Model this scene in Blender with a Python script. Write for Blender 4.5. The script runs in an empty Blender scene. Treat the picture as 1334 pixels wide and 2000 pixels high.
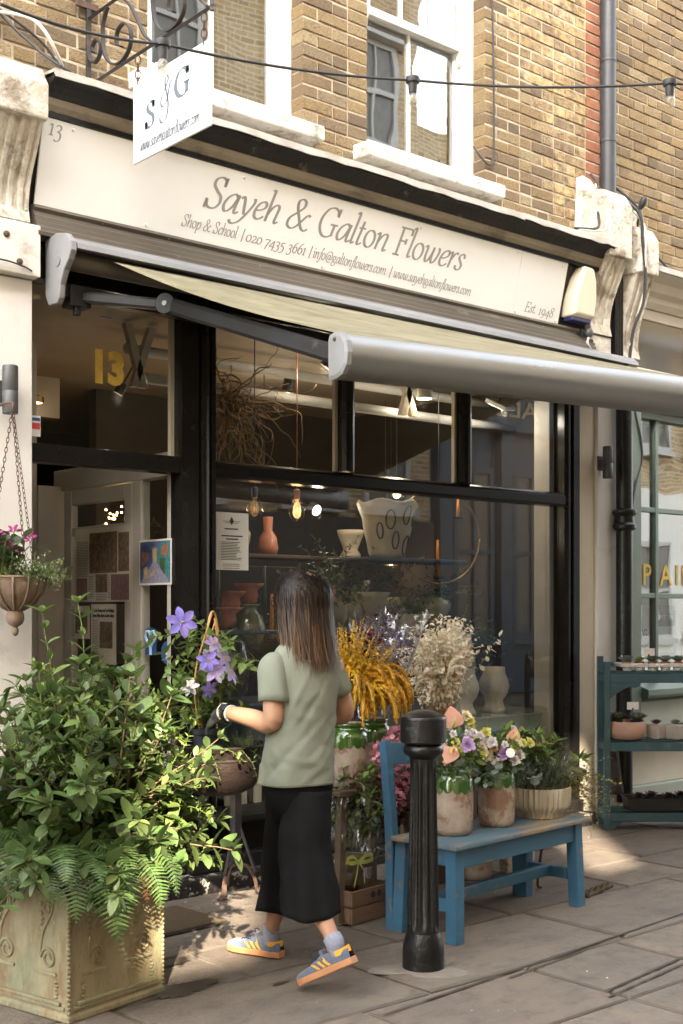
import bpy, math, random
import numpy as np
from mathutils import Vector, Matrix, Euler
from mathutils import noise as mnoise
random.seed(7); RNG = np.random.default_rng(7)
SC = bpy.context.scene
COL = SC.collection
R = math.radians
# ------------------------------------------------------------------ camera, sky, sun, exposure
cam_d = bpy.data.cameras.new('camera'); cam = bpy.data.objects.new('camera', cam_d); COL.objects.link(cam)
cam.location = (0, -5.5, 1.47)
cam.rotation_euler = (R(90), 0, -math.atan2(.6519, .7583))
cam_d.sensor_fit = 'VERTICAL'; cam_d.sensor_height = 36; cam_d.sensor_width = 24
cam_d.lens = 44.01; cam_d.shift_y = .095; cam_d.clip_end = 400; cam_d.clip_start = .05
cam_d.dof.use_dof = True; cam_d.dof.focus_distance = 5.3; cam_d.dof.aperture_fstop = 8
SC.camera = cam
SUN_DIR = Vector((.63, .777, -.577)).normalized()       # direction the sunlight travels
sun_el = math.asin(-SUN_DIR.z); sun_az = math.atan2(-SUN_DIR.x, -SUN_DIR.y)
w = bpy.data.worlds.new('World'); SC.world = w; w.use_nodes = True
nt = w.node_tree; nt.nodes.clear()
sky = nt.nodes.new('ShaderNodeTexSky'); sky.sky_type = 'NISHITA'; sky.sun_disc = False
sky.sun_elevation = sun_el; sky.sun_rotation = sun_az; sky.dust_density = 4; sky.air_density = 1.0
hsv = nt.nodes.new('ShaderNodeHueSaturation'); hsv.inputs['Saturation'].default_value = .32
tint = nt.nodes.new('ShaderNodeMix'); tint.data_type = 'RGBA'; tint.blend_type = 'MULTIPLY'
tint.inputs[0].default_value = 1; tint.inputs[7].default_value = (1, .98, .935, 1)
bg = nt.nodes.new('ShaderNodeBackground'); bg.inputs[1].default_value = .15
wo = nt.nodes.new('ShaderNodeOutputWorld')
nt.links.new(sky.outputs[0], hsv.inputs['Color']); nt.links.new(hsv.outputs[0], tint.inputs[6])
nt.links.new(tint.outputs[2], bg.inputs[0]); nt.links.new(bg.outputs[0], wo.inputs[0])
sl = bpy.data.lights.new('sun', 'SUN'); sl.energy = 2.8; sl.angle = R(.8); sl.color = (1, .87, .68)
so = bpy.data.objects.new('sun', sl); COL.objects.link(so); so.location = (-10, -14, 12)
so.rotation_euler = SUN_DIR.to_track_quat('-Z', 'Y').to_euler()
vs = SC.view_settings; vs.view_transform = 'Standard'; vs.look = 'None'; vs.gamma = 1; vs.use_curve_mapping = False
vs.exposure = 3.52
SC.render.engine = 'CYCLES'
cy = SC.cycles; cy.use_denoising = True; cy.max_bounces = 8; cy.diffuse_bounces = 4; cy.glossy_bounces = 4
cy.transparent_max_bounces = 24; cy.transmission_bounces = 6; cy.caustics_reflective = False; cy.caustics_refractive = False
cy.sample_clamp_indirect = 6
# ------------------------------------------------------------------ materials
MATS = {}
def leaf_nodes(nt_, bsdf, colsock, f):
    tr = nt_.nodes.new('ShaderNodeBsdfTranslucent'); mx = nt_.nodes.new('ShaderNodeMixShader')
    mx.inputs[0].default_value = f
    nt_.links.new(colsock, tr.inputs[0]); nt_.links.new(bsdf.outputs[0], mx.inputs[1]); nt_.links.new(tr.outputs[0], mx.inputs[2])
    return mx.outputs[0]
def pm(name, c, c2=None, sc=6, rough=.6, metal=0, bump=0, bsc=60, rnd=0, dirt=None, coat=0, contrast=(.35, .65),
       stretch=(1, 1, 1), leaf=0, spec=.5, emit=None, rr=0, alpha=None, sheen=0, hue=0, trans=0, spots=None):
    """noise-mottled principled material; rnd = brightness spread from object / face random"""
    m = bpy.data.materials.new(name); m.use_nodes = True; n = m.node_tree; L = n.links
    b = n.nodes['Principled BSDF']; out = n.nodes['Material Output']
    b.inputs['Roughness'].default_value = rough; b.inputs['Metallic'].default_value = metal
    b.inputs['Specular IOR Level'].default_value = spec
    if coat: b.inputs['Coat Weight'].default_value = coat; b.inputs['Coat Roughness'].default_value = .08
    if sheen: b.inputs['Sheen Weight'].default_value = sheen
    if trans: b.inputs['Transmission Weight'].default_value = trans
    tc = n.nodes.new('ShaderNodeTexCoord'); mp = n.nodes.new('ShaderNodeMapping'); mp.inputs['Scale'].default_value = stretch
    oi = n.nodes.new('ShaderNodeObjectInfo'); at = n.nodes.new('ShaderNodeAttribute'); at.attribute_name = 'rnd'
    sm = n.nodes.new('ShaderNodeMath'); sm.operation = 'ADD'; fr = n.nodes.new('ShaderNodeMath'); fr.operation = 'FRACT'
    L.new(oi.outputs['Random'], sm.inputs[0]); L.new(at.outputs['Fac'], sm.inputs[1]); L.new(sm.outputs[0], fr.inputs[0])
    ofs = n.nodes.new('ShaderNodeVectorMath'); ofs.operation = 'SCALE'; ofs.inputs[0].default_value = (17, 31, 23)
    L.new(fr.outputs[0], ofs.inputs['Scale']); L.new(ofs.outputs[0], mp.inputs['Location'])
    L.new(tc.outputs['Object'], mp.inputs[0])
    def nz(scale, det=6, rg=.6):
        t = n.nodes.new('ShaderNodeTexNoise'); t.inputs['Scale'].default_value = scale; t.inputs['Detail'].default_value = det
        t.inputs['Roughness'].default_value = rg; L.new(mp.outputs[0], t.inputs['Vector']); return t
    def ramp(sock, a, bb):
        r = n.nodes.new('ShaderNodeMapRange'); r.inputs[1].default_value = a; r.inputs[2].default_value = bb; L.new(sock, r.inputs[0]); return r.outputs[0]
    def mix(f, a, bb):
        x = n.nodes.new('ShaderNodeMix'); x.data_type = 'RGBA'
        for s, v in ((0, f), (6, a), (7, bb)):
            if hasattr(v, 'is_linked'): L.new(v, x.inputs[s])
            else: x.inputs[s].default_value = v if s == 0 else (*v[:3], 1)
        return x.outputs[2]
    base = None
    if isinstance(c, list):                                   # palette picked by random
        cr = n.nodes.new('ShaderNodeValToRGB'); cr.color_ramp.interpolation = 'LINEAR'
        e = cr.color_ramp.elements
        while len(e) < len(c): e.new(.5)
        for i, q in enumerate(c): e[i].position = i / (len(c) - 1); e[i].color = (*q, 1)
        L.new(fr.outputs[0], cr.inputs[0]); base = cr.outputs[0]
    else: base = c
    if c2 is not None: base = mix(ramp(nz(sc).outputs[0], *contrast), base, c2)
    if dirt:                                                  # (colour, scale, lo, hi, amount)
        dn = ramp(nz(dirt[1], 8, .7).outputs[0], dirt[2], dirt[3]); mu = n.nodes.new('ShaderNodeMath'); mu.operation = 'MULTIPLY'
        L.new(dn, mu.inputs[0]); mu.inputs[1].default_value = dirt[4]; base = mix(mu.outputs[0], base, dirt[0])
    if spots:                                                 # (colour, scale, radius) small chips and flecks
        vo = n.nodes.new('ShaderNodeTexVoronoi'); vo.inputs['Scale'].default_value = spots[1]; L.new(mp.outputs[0], vo.inputs['Vector'])
        base = mix(ramp(vo.outputs['Distance'], spots[2], spots[2] * .8), base, spots[0])
    if not hasattr(base, 'is_linked'):
        rg = n.nodes.new('ShaderNodeRGB'); rg.outputs[0].default_value = (*base[:3], 1); base = rg.outputs[0]
    if rnd or hue:
        hv = n.nodes.new('ShaderNodeHueSaturation'); mr = n.nodes.new('ShaderNodeMapRange')
        mr.inputs[3].default_value = 1 - rnd; mr.inputs[4].default_value = 1 + rnd; L.new(fr.outputs[0], mr.inputs[0])
        L.new(mr.outputs[0], hv.inputs['Value']); L.new(base, hv.inputs['Color'])
        if hue:
            m2 = n.nodes.new('ShaderNodeMapRange'); m2.inputs[3].default_value = .5 - hue; m2.inputs[4].default_value = .5 + hue
            f2 = n.nodes.new('ShaderNodeMath'); f2.operation = 'MULTIPLY'; f2.inputs[1].default_value = 7.31; f3 = n.nodes.new('ShaderNodeMath'); f3.operation = 'FRACT'
            L.new(fr.outputs[0], f2.inputs[0]); L.new(f2.outputs[0], f3.inputs[0]); L.new(f3.outputs[0], m2.inputs[0]); L.new(m2.outputs[0], hv.inputs['Hue'])
        base = hv.outputs[0]
    L.new(base, b.inputs['Base Color'])
    if rr:
        q = n.nodes.new('ShaderNodeMapRange'); q.inputs[1].default_value = .3; q.inputs[2].default_value = .7
        q.inputs[3].default_value = max(rough - rr, .02); q.inputs[4].default_value = min(rough + rr, 1); L.new(nz(sc * 2.3).outputs[0], q.inputs[0]); L.new(q.outputs[0], b.inputs['Roughness'])
    if bump:
        bp = n.nodes.new('ShaderNodeBump'); bp.inputs['Strength'].default_value = bump; bp.inputs['Distance'].default_value = .02
        L.new(nz(bsc, 5).outputs[0], bp.inputs['Height']); L.new(bp.outputs[0], b.inputs['Normal'])
    if emit: b.inputs['Emission Color'].default_value = (*emit[0], 1); b.inputs['Emission Strength'].default_value = emit[1]
    sh = b.outputs[0]
    if leaf: sh = leaf_nodes(n, b, base, leaf)
    if alpha is not None:
        tp = n.nodes.new('ShaderNodeBsdfTransparent'); mx = n.nodes.new('ShaderNodeMixShader'); mx.inputs[0].default_value = alpha
        L.new(tp.outputs[0], mx.inputs[1]); L.new(sh, mx.inputs[2]); sh = mx.outputs[0]
    L.new(sh, out.inputs[0]); MATS[name] = m
    return m
def glass_mat(name, tint_=(1, 1, 1), gloss=1.0, rough=.0, wav=0, wsc=3, film=0):
    m = bpy.data.materials.new(name); m.use_nodes = True; n = m.node_tree; n.nodes.remove(n.nodes['Principled BSDF']); L = n.links
    out = n.nodes['Material Output']; tp = n.nodes.new('ShaderNodeBsdfTransparent'); tp.inputs[0].default_value = (*tint_, 1)
    gl = n.nodes.new('ShaderNodeBsdfGlossy'); gl.inputs['Roughness'].default_value = rough
    lw = n.nodes.new('ShaderNodeLayerWeight'); lw.inputs[0].default_value = .5; pw = n.nodes.new('ShaderNodeMath'); pw.operation = 'POWER'; pw.inputs[1].default_value = 5; L.new(lw.outputs['Facing'], pw.inputs[0])
    fn = n.nodes.new('ShaderNodeMath'); fn.operation = 'MULTIPLY_ADD'; fn.inputs[1].default_value = .96; fn.inputs[2].default_value = .04; L.new(pw.outputs[0], fn.inputs[0])
    mu = n.nodes.new('ShaderNodeMath'); mu.operation = 'MULTIPLY'; mu.inputs[1].default_value = gloss; mu.use_clamp = True
    mx = n.nodes.new('ShaderNodeMixShader'); L.new(fn.outputs[0], mu.inputs[0]); L.new(mu.outputs[0], mx.inputs[0])
    L.new(tp.outputs[0], mx.inputs[1]); L.new(gl.outputs[0], mx.inputs[2])
    if wav:
        tc = n.nodes.new('ShaderNodeTexCoord'); t = n.nodes.new('ShaderNodeTexNoise'); t.inputs['Scale'].default_value = wsc; t.inputs['Detail'].default_value = 1
        L.new(tc.outputs['Object'], t.inputs[0]); bp = n.nodes.new('ShaderNodeBump'); bp.inputs['Strength'].default_value = wav; bp.inputs['Distance'].default_value = .05
        L.new(t.outputs[0], bp.inputs['Height']); L.new(bp.outputs[0], gl.inputs['Normal'])
    sh = mx.outputs[0]
    if film:                                                   # dust and smears on the pane
        tc = n.nodes.new('ShaderNodeTexCoord'); t = n.nodes.new('ShaderNodeTexNoise'); t.inputs['Scale'].default_value = 5; t.inputs['Detail'].default_value = 8
        L.new(tc.outputs['Object'], t.inputs[0]); r = n.nodes.new('ShaderNodeMapRange'); r.inputs[1].default_value = .4; r.inputs[2].default_value = .8; r.inputs[4].default_value = film
        L.new(t.outputs[0], r.inputs[0]); df = n.nodes.new('ShaderNodeBsdfDiffuse'); df.inputs[0].default_value = (.5, .47, .42, 1)
        m2 = n.nodes.new('ShaderNodeMixShader'); L.new(r.outputs[0], m2.inputs[0]); L.new(sh, m2.inputs[1]); L.new(df.outputs[0], m2.inputs[2]); sh = m2.outputs[0]
    L.new(sh, out.inputs[0]); MATS[name] = m
    return m
# ------------------------------------------------------------------ mesh builder
MW = {}
class MB:
    def __init__(s): s.v = []; s.f = []; s.r = []
    def add(s, vs_, fs, rnd=None, M=None):
        o = len(s.v)
        s.v += [tuple(M @ Vector(q)) for q in vs_] if M is not None else [tuple(q) for q in vs_]
        s.f += [tuple(i + o for i in q) for q in fs]; s.r += [rnd if rnd is not None else 0.0] * len(fs); return s
    def box(s, x0, x1, y0, y1, z0, z1, M=None, rnd=None):
        v = [(x0, y0, z0), (x1, y0, z0), (x1, y1, z0), (x0, y1, z0), (x0, y0, z1), (x1, y0, z1), (x1, y1, z1), (x0, y1, z1)]
        return s.add(v, [(0, 3, 2, 1), (4, 5, 6, 7), (0, 1, 5, 4), (1, 2, 6, 5), (2, 3, 7, 6), (3, 0, 4, 7)], rnd, M)
    def loft(s, rings, cap=True, closed=True, rnd=None, M=None):
        n = len(rings[0]); v = [p for r in rings for p in r]; f = []
        for i in range(len(rings) - 1):
            for j in range(n if closed else n - 1):
                k = (j + 1) % n; f.append((i * n + j, i * n + k, (i + 1) * n + k, (i + 1) * n + j))
        if cap and closed:
            f.append(tuple(range(n - 1, -1, -1))); f.append(tuple((len(rings) - 1) * n + j for j in range(n)))
        return s.add(v, f, rnd, M)
    def lathe(s, prof, n=24, c=(0, 0, 0), fn=None, cap=True, M=None, rnd=None):
        rings = []
        for r, z in prof:
            ring = []
            for j in range(n):
                a = 2 * math.pi * j / n; rr, zz = (fn(r, z, a) if fn else (r, z))
                ring.append((c[0] + rr * math.cos(a), c[1] + rr * math.sin(a), c[2] + zz))
            rings.append(ring)
        return s.loft(rings, cap, True, rnd, M)
    def tube(s, pts, r, n=8, cap=True, rnd=None, flat=1.0, M=None):
        pts = [Vector(p) for p in pts]; rings = []; up = None
        for i, p in enumerate(pts):
            t = (pts[min(i + 1, len(pts) - 1)] - pts[max(i - 1, 0)])
            t = t.normalized() if t.length > 1e-9 else Vector((0, 0, 1))
            if up is None: up = Vector((0, 0, 1)) if abs(t.z) < .9 else Vector((0, 1, 0))
            a = t.cross(up); a = a.normalized() if a.length > 1e-6 else t.orthogonal().normalized(); b = a.cross(t); up = b
            rr = r[i] if isinstance(r, (list, tuple)) else r
            rings.append([tuple(p + a * (rr * math.cos(2 * math.pi * j / n)) + b * (rr * flat * math.sin(2 * math.pi * j / n))) for j in range(n)])
        return s.loft(rings, cap, True, rnd, M)
    def prism(s, poly, axis, d0, d1, rnd=None, M=None):
        """polygon in the two other axes extruded along axis (x: (y,z), y: (x,z), z: (x,y))"""
        def p3(q, d): return {'x': (d, q[0], q[1]), 'y': (q[0], d, q[1]), 'z': (q[0], q[1], d)}[axis]
        return s.loft([[p3(q, d0) for q in poly], [p3(q, d1) for q in poly]], True, True, rnd, M)
    def sphere(s, c, r, n=10, m=7, sq=(1, 1, 1), M=None, rnd=None):
        prof = [(max(r * math.sin(math.pi * i / m), r * .02), -r * math.cos(math.pi * i / m)) for i in range(m + 1)]
        rings = [[(c[0] + q * math.cos(2 * math.pi * j / n) * sq[0], c[1] + q * math.sin(2 * math.pi * j / n) * sq[1], c[2] + z * sq[2]) for j in range(n)] for q, z in prof]
        return s.loft(rings, True, True, rnd, M)
    def mesh(s, name, smooth=False, T=None):
        me = bpy.data.meshes.new(name)
        vv = [tuple(T @ Vector(q)) for q in s.v] if T is not None else s.v
        me.from_pydata(vv, [], s.f); me.update()
        if any(s.r):
            a = me.attributes.new('rnd', 'FLOAT', 'FACE'); a.data.foreach_set('value', s.r)
        if smooth: me.polygons.foreach_set('use_smooth', [True] * len(me.polygons))
        return me
    def build(s, name, mat, parent=None, smooth=False, world=True, bevel=0, seg=2, auto=None, kind=None, label=None, fixn=False):
        T = MW[parent].inverted() if (parent is not None and world) else None
        me = s.mesh(name, smooth, T)
        if fixn or True: fixnormals(me)
        me.materials.append(MATS[mat] if isinstance(mat, str) else mat)
        o = bpy.data.objects.new(name, me); COL.objects.link(o)
        MW[o] = MW[parent].copy() if parent is not None else Matrix()
        if parent is not None: o.parent = parent
        if auto: me.set_sharp_from_angle(angle=R(auto))
        if bevel:
            bv = o.modifiers.new('bevel', 'BEVEL'); bv.width = bevel; bv.segments = seg; bv.limit_method = 'ANGLE'; bv.angle_limit = R(40)
        if kind: o['kind'] = kind
        if label: o['label'] = label
        return o
def fixnormals(me):
    import bmesh
    if len(me.polygons) > 60000: return
    bm = bmesh.new(); bm.from_mesh(me); bmesh.ops.recalc_face_normals(bm, faces=bm.faces[:]); bm.to_mesh(me); bm.free()
def tag(o, label, cat, group=None, kind=None):
    if label: o['label'] = label
    if cat: o['category'] = cat
    if group: o['group'] = group
    if kind: o['kind'] = kind
    return o
def thing(name, label, cat, loc=(0, 0, 0), rz=0, group=None):
    o = bpy.data.objects.new(name, None); COL.objects.link(o); o.empty_display_size = .1
    o.location = loc; o.rotation_euler = (0, 0, rz); MW[o] = Matrix.Translation(loc) @ Matrix.Rotation(rz, 4, 'Z')
    return tag(o, label, cat, group)
def struct(o): o['kind'] = 'structure'; return o
def copy_tree(o, parent=None, loc=None, rz=None, label=None):
    c = o.copy(); COL.objects.link(c)
    if parent is not None: c.parent = parent
    if loc is not None: c.location = loc
    if rz is not None: c.rotation_euler = (0, 0, rz)
    if label: c['label'] = label
    for ch in o.children: copy_tree(ch, c)
    return c
def inst(me, name, parent, M):
    """object sharing mesh data, M in the parent's local frame"""
    o = bpy.data.objects.new(name, me); COL.objects.link(o); o.parent = parent; o.matrix_local = M; return o
def crv(pts, n=6, closed=False):
    """Catmull-Rom through points of any dimension"""
    P_ = [np.array(p, float) for p in pts]; out = []
    N = len(P_)
    for i in range(N - 1):
        p0 = P_[i - 1] if i else 2 * P_[0] - P_[1]; p1, p2 = P_[i], P_[i + 1]; p3 = P_[i + 2] if i + 2 < N else 2 * P_[-1] - P_[-2]
        for k in range(n):
            t = k / n; out.append(.5 * ((2 * p1) + (-p0 + p2) * t + (2 * p0 - 5 * p1 + 4 * p2 - p3) * t * t + (-p0 + 3 * p1 - 3 * p2 + p3) * t ** 3))
    out.append(P_[-1]); return [tuple(q) for q in out]
def rot_to(d, roll=0):
    return Vector(d).to_track_quat('Y', 'Z').to_matrix().to_4x4() @ Matrix.Rotation(roll, 4, 'Y')
def U(a, b): return random.uniform(a, b)
# ------------------------------------------------------------------ a small serif letter set drawn as pen strokes
def _el(cx, cy, rx, ry, a0=0, n=12): return [(cx + rx * math.cos(a0 + 2 * math.pi * i / n), cy + ry * math.sin(a0 + 2 * math.pi * i / n)) for i in range(n + 1)]
_stem = [(-.02, .49), (.06, .57), (.09, .5), (.08, .25), (.06, 0)]
_arch = [(.075, .22), (.18, .46), (.31, .575), (.4, .52), (.39, .3), (.37, .08), (.41, .01), (.5, .07)]
GL = {
 'a': (.55, [[(.42, .5), (.3, .575), (.12, .44), (.03, .2), (.09, .02), (.2, .03), (.33, .2), (.43, .5)], [(.455, .58), (.42, .25), (.42, .05), (.48, .01), (.56, .08)]]),
 'y': (.5, [[(-.02, .5), (.06, .57), (.12, .48), (.17, .22), (.21, .04)], [(.4, .54), (.45, .57), (.45, .42), (.32, .12), (.14, -.18), (-.04, -.3), (-.16, -.28), (-.18, -.2)]]),
 'e': (.43, [[(.06, .27), (.22, .3), (.36, .4), (.37, .53), (.27, .575), (.13, .47), (.05, .26), (.07, .09), (.16, .01), (.27, .03), (.39, .13)]]),
 'h': (.53, [[(.0, .98), (.1, 1.02)], [(.1, 1.02), (.08, .5), (.06, 0)], _arch]),
 'n': (.53, [_stem, _arch]),
 'm': (.86, [_stem, [(.075, .22), (.18, .46), (.29, .575), (.38, .52), (.37, .25), (.35, 0)], [(.36, .22), (.47, .46), (.6, .575), (.7, .52), (.69, .3), (.67, .08), (.71, .01), (.8, .07)]]),
 'l': (.23, [[(.0, .98), (.1, 1.02), (.09, .5), (.07, .1), (.11, .01), (.2, .07)]]),
 't': (.3, [[(.13, .8), (.1, .4), (.08, .1), (.13, .01), (.25, .09)], [(0, .555), (.26, .575)]]),
 'o': (.49, [_el(.22, .29, .19, .29, math.pi / 2)]),
 'F': (.56, [[(.14, .94), (.14, 0)], [(.02, .95), (.54, .95)], [(.53, .96), (.545, .74)], [(.14, .5), (.38, .5)], [(.385, .6), (.385, .4)], [(.0, .0), (.28, .0)]]),
 'E': (.6, [[(.14, .94), (.14, 0)], [(.02, .95), (.52, .95)], [(.51, .96), (.525, .74)], [(.14, .5), (.38, .5)], [(.385, .6), (.385, .4)], [(.0, .0), (.54, .0)], [(.54, -.01), (.58, .22)]]),
 'w': (.7, [[(-.02, .5), (.06, .57), (.1, .48), (.09, .2), (.15, .02), (.25, .08), (.34, .34), (.37, .57)], [(.37, .5), (.35, .2), (.41, .02), (.53, .1), (.62, .38), (.61, .53), (.55, .57)]]),
 'r': (.36, [_stem, [(.075, .25), (.18, .48), (.28, .58), (.35, .53)]]),
 's': (.35, [[(.31, .44), (.27, .56), (.16, .575), (.07, .46), (.14, .34), (.25, .2), (.23, .05), (.12, .0), (.02, .05), (.0, .15)]]),
 'S': (.56, [[(.44, .76), (.42, .9), (.28, .965), (.12, .88), (.1, .7), (.24, .54), (.4, .4), (.44, .2), (.34, .03), (.18, -.01), (.05, .06), (.0, .24)], [(.45, .98), (.44, .7)], [(-.01, -.03), (.0, .26)]]),
 'G': (.76, [[(.62, .74), (.56, .9), (.4, .97), (.2, .88), (.06, .6), (.06, .3), (.2, .05), (.4, -.01), (.58, .08)], [(.59, .42), (.58, .06)], [(.44, .42), (.72, .43)], [(.64, .98), (.625, .7)]]),
 '&': (.86, [[(.76, .47), (.7, .52), (.62, .46), (.5, .28), (.36, .08), (.2, -.01), (.04, .08), (.05, .3), (.26, .52), (.44, .72), (.44, .9), (.32, .97), (.2, .88), (.22, .68), (.38, .36), (.54, .08), (.68, 0), (.8, .08)]]),
 'p': (.53, [[(-.02, .5), (.07, .57), (.1, .42), (.05, -.32)], [(.08, .26), (.2, .5), (.33, .575), (.43, .44), (.41, .2), (.3, .03), (.17, .01), (.07, .1)], [(-.04, -.32), (.14, -.32)]]),
 'c': (.4, [[(.36, .43), (.32, .55), (.22, .575), (.08, .42), (.03, .2), (.1, .02), (.22, .02), (.36, .13)]]),
 'i': (.23, [[(-.02, .49), (.07, .57), (.08, .3), (.06, .08), (.11, .01), (.2, .07)], ('dot', .1, .82)]),
 'f': (.33, [[(.42, .92), (.37, 1.01), (.29, .98), (.21, .6), (.14, .0), (.06, -.25), (-.03, -.3), (-.1, -.23)], [(.04, .56), (.34, .57)]]),
 'g': (.5, [_el(.2, .4, .16, .175, math.pi / 2), [(.12, .25), (.05, .15), (.18, .07), (.38, .02), (.41, -.15), (.24, -.3), (.03, -.25), (-.02, -.1), (.13, .05)], [(.33, .5), (.46, .57)]]),
 '.': (.22, [('dot', .07, .04)]), '|': (.3, [[(.1, -.15), (.1, .98)]]), ' ': (.28, []),
 '@': (.95, [_el(.45, .36, .15, .2, 0), [(.61, .55), (.6, .25), (.68, .16), (.82, .3), (.84, .55), (.68, .82), (.42, .86), (.14, .66), (.08, .3), (.24, .0), (.5, -.1), (.72, -.02)]]),
 '0': (.5, [_el(.22, .29, .2, .29, math.pi / 2)]), '1': (.34, [[(.02, .5), (.14, .58), (.14, 0)], [(.02, 0), (.26, 0)]]),
 '2': (.48, [[(.04, .44), (.1, .56), (.24, .58), (.34, .46), (.26, .26), (.02, .01)], [(.02, .02), (.4, .02), (.42, .12)]]),
 '3': (.46, [[(.04, .5), (.14, .58), (.28, .57), (.34, .44), (.26, .3), (.14, .25)], [(.14, .25), (.3, .18), (.36, .0), (.3, -.2), (.14, -.28), (.0, -.22)]]),
 '4': (.5, [[(.34, .58), (.34, -.28)], [(.33, .56), (.0, .06)], [(.0, .05), (.46, .05)]]),
 '5': (.45, [[(.1, .57), (.38, .59)], [(.11, .57), (.08, .27)], [(.08, .27), (.22, .31), (.35, .16), (.34, -.08), (.2, -.26), (.0, -.25)]]),
 '6': (.5, [[(.38, .92), (.2, .8), (.07, .5), (.05, .2), (.16, .0), (.3, .0), (.4, .2), (.36, .44), (.24, .53), (.1, .42), (.06, .3)]]),
 '7': (.46, [[(.0, .47), (.02, .57)], [(.02, .56), (.42, .57)], [(.42, .57), (.24, .2), (.12, -.28)]]),
 '8': (.48, [[(.22, .5), (.08, .64), (.1, .84), (.24, .92), (.36, .84), (.37, .66), (.22, .5), (.05, .32), (.06, .08), (.22, 0), (.38, .08), (.39, .3), (.22, .5)]]),
 '9': (.5, [[(.06, -.28), (.24, -.18), (.37, .1), (.4, .38), (.28, .57), (.14, .57), (.04, .38), (.09, .16), (.22, .07), (.34, .16), (.39, .3)]]),
}
def letter_strokes(mb, txt, size, thick=.085, thin=.035, slant=.2, wide=1.0, track=0.0, M=None, n=5):
    """adds flat letters in the local xz plane facing -y; returns the run's width"""
    x = 0.0
    for ch in txt:
        adv, st = GL[ch]
        for s in st:
            if s[0] == 'dot':
                pts = [(x + (s[1] + s[2] * slant + .062 * math.cos(a)) * size * wide, 0, (s[2] + .062 * math.sin(a)) * size) for a in [i * math.pi / 4 for i in range(8)]]
                mb.add(pts, [tuple(range(8))], None, M); continue
            c = crv(s, n) if len(s) > 2 else [tuple(s[0]), tuple(s[1])]
            L_, R_ = [], []
            for i, p in enumerate(c):
                a, b = c[max(i - 1, 0)], c[min(i + 1, len(c) - 1)]; dx, dy = b[0] - a[0], b[1] - a[1]; l = math.hypot(dx, dy) or 1; dx /= l; dy /= l
                wd = (thin + (thick - thin) * max(0.0, abs(dy * .93 + -dx * .37)) ** 1.3) / 2
                for arr, sg in ((L_, 1), (R_, -1)):
                    qx, qz = p[0] - dy * wd * sg, p[1] + dx * wd * sg
                    arr.append((x + (qx + qz * slant) * size * wide, 0, qz * size))
            k = len(L_); mb.add(L_ + R_, [(i, i + 1, k + i + 1, k + i) for i in range(k - 1)], None, M)
        x += (adv + track) * size * wide
    return x
def lettering(parent, txt, mat, origin, xdir, updir, width=None, size=.1, name='lettering', label=None, **k):
    """letters on a plane; xdir/updir unit vectors; scaled across to the wanted width"""
    X_ = Vector(xdir).normalized(); Z_ = Vector(updir).normalized(); Y_ = Z_.cross(X_)
    M = Matrix(((X_.x, Y_.x, Z_.x, origin[0]), (X_.y, Y_.y, Z_.y, origin[1]), (X_.z, Y_.z, Z_.z, origin[2]), (0, 0, 0, 1)))
    if width:
        t = letter_strokes(MB(), txt, size, **k); k = dict(k); k['wide'] = k.get('wide', 1) * width / t
    mb = MB(); letter_strokes(mb, txt, size, M=M, **k)
    return mb.build(name, mat, parent, label=label)
def plain_text(parent, txt, mat, origin, xdir, updir, size, name='lettering', width=None, extrude=.001, bold=0, label=None, align='LEFT'):
    """sans letters from the built-in font, turned into a mesh"""
    cu = bpy.data.curves.new(name, 'FONT'); cu.body = txt; cu.size = size; cu.extrude = extrude; cu.offset = bold; cu.resolution_u = 3; cu.align_x = align
    tmp = bpy.data.objects.new(name, cu); COL.objects.link(tmp); dg = bpy.context.evaluated_depsgraph_get(); dg.update()
    me = bpy.data.meshes.new_from_object(tmp.evaluated_get(dg)); bpy.data.objects.remove(tmp); bpy.data.curves.remove(cu)
    me.name = name; xs = [v.co.x for v in me.vertices]; k = 1.0
    if width and xs: k = width / (max(xs) - min(xs))
    X_ = Vector(xdir).normalized(); Z_ = Vector(updir).normalized(); Y_ = X_.cross(Z_)
    T = Matrix(((X_.x * k, Z_.x, Y_.x, origin[0]), (X_.y * k, Z_.y, Y_.y, origin[1]), (X_.z * k, Z_.z, Y_.z, origin[2]), (0, 0, 0, 1)))
    if parent is not None: T = MW[parent].inverted() @ T
    me.transform(T); me.materials.clear(); me.materials.append(MATS[mat])
    o = bpy.data.objects.new(name, me); COL.objects.link(o)
    if parent is not None: o.parent = parent
    if label: o['label'] = label
    return o
# ------------------------------------------------------------------ materials of the place
STONE = [(.172, .137, .106), (.155, .126, .1), (.2, .16, .124), (.11, .09, .073), (.168, .128, .097), (.145, .12, .098)]
pm('slab_stone', STONE, (.115, .096, .08), sc=2.4, rough=.8, bump=.6, bsc=38, dirt=((.06, .047, .037), 7, .5, .7, .62), contrast=(.42, .72), rr=.12, spots=((.4, .35, .29), 13, .035))
pm('joint_dirt', (.22, .18, .135), (.1, .078, .058), sc=9, rough=.95, bump=.5, bsc=90)
STOCK = [(.5, .345, .155), (.57, .425, .21), (.35, .235, .115), (.53, .375, .165), (.2, .145, .09), (.61, .485, .28), (.46, .31, .14), (.27, .195, .12), (.55, .41, .205), (.41, .29, .155), (.24, .17, .105)]
pm('stock_brick', STOCK, (.2, .135, .08), sc=16, rough=.9, bump=.8, bsc=70, dirt=((.06, .045, .034), 12, .5, .66, .75), contrast=(.4, .7), spots=((.05, .04, .03), 60, .16))
pm('red_brick', [(.4, .16, .075), (.33, .115, .055), (.43, .2, .1), (.34, .15, .09)], (.26, .11, .065), sc=14, rough=.9, bump=.5, bsc=80, dirt=((.1, .06, .04), 9, .58, .72, .6))
pm('mortar', (.58, .5, .385), (.42, .35, .255), sc=12, rough=.95, bump=.5, bsc=120)
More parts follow.
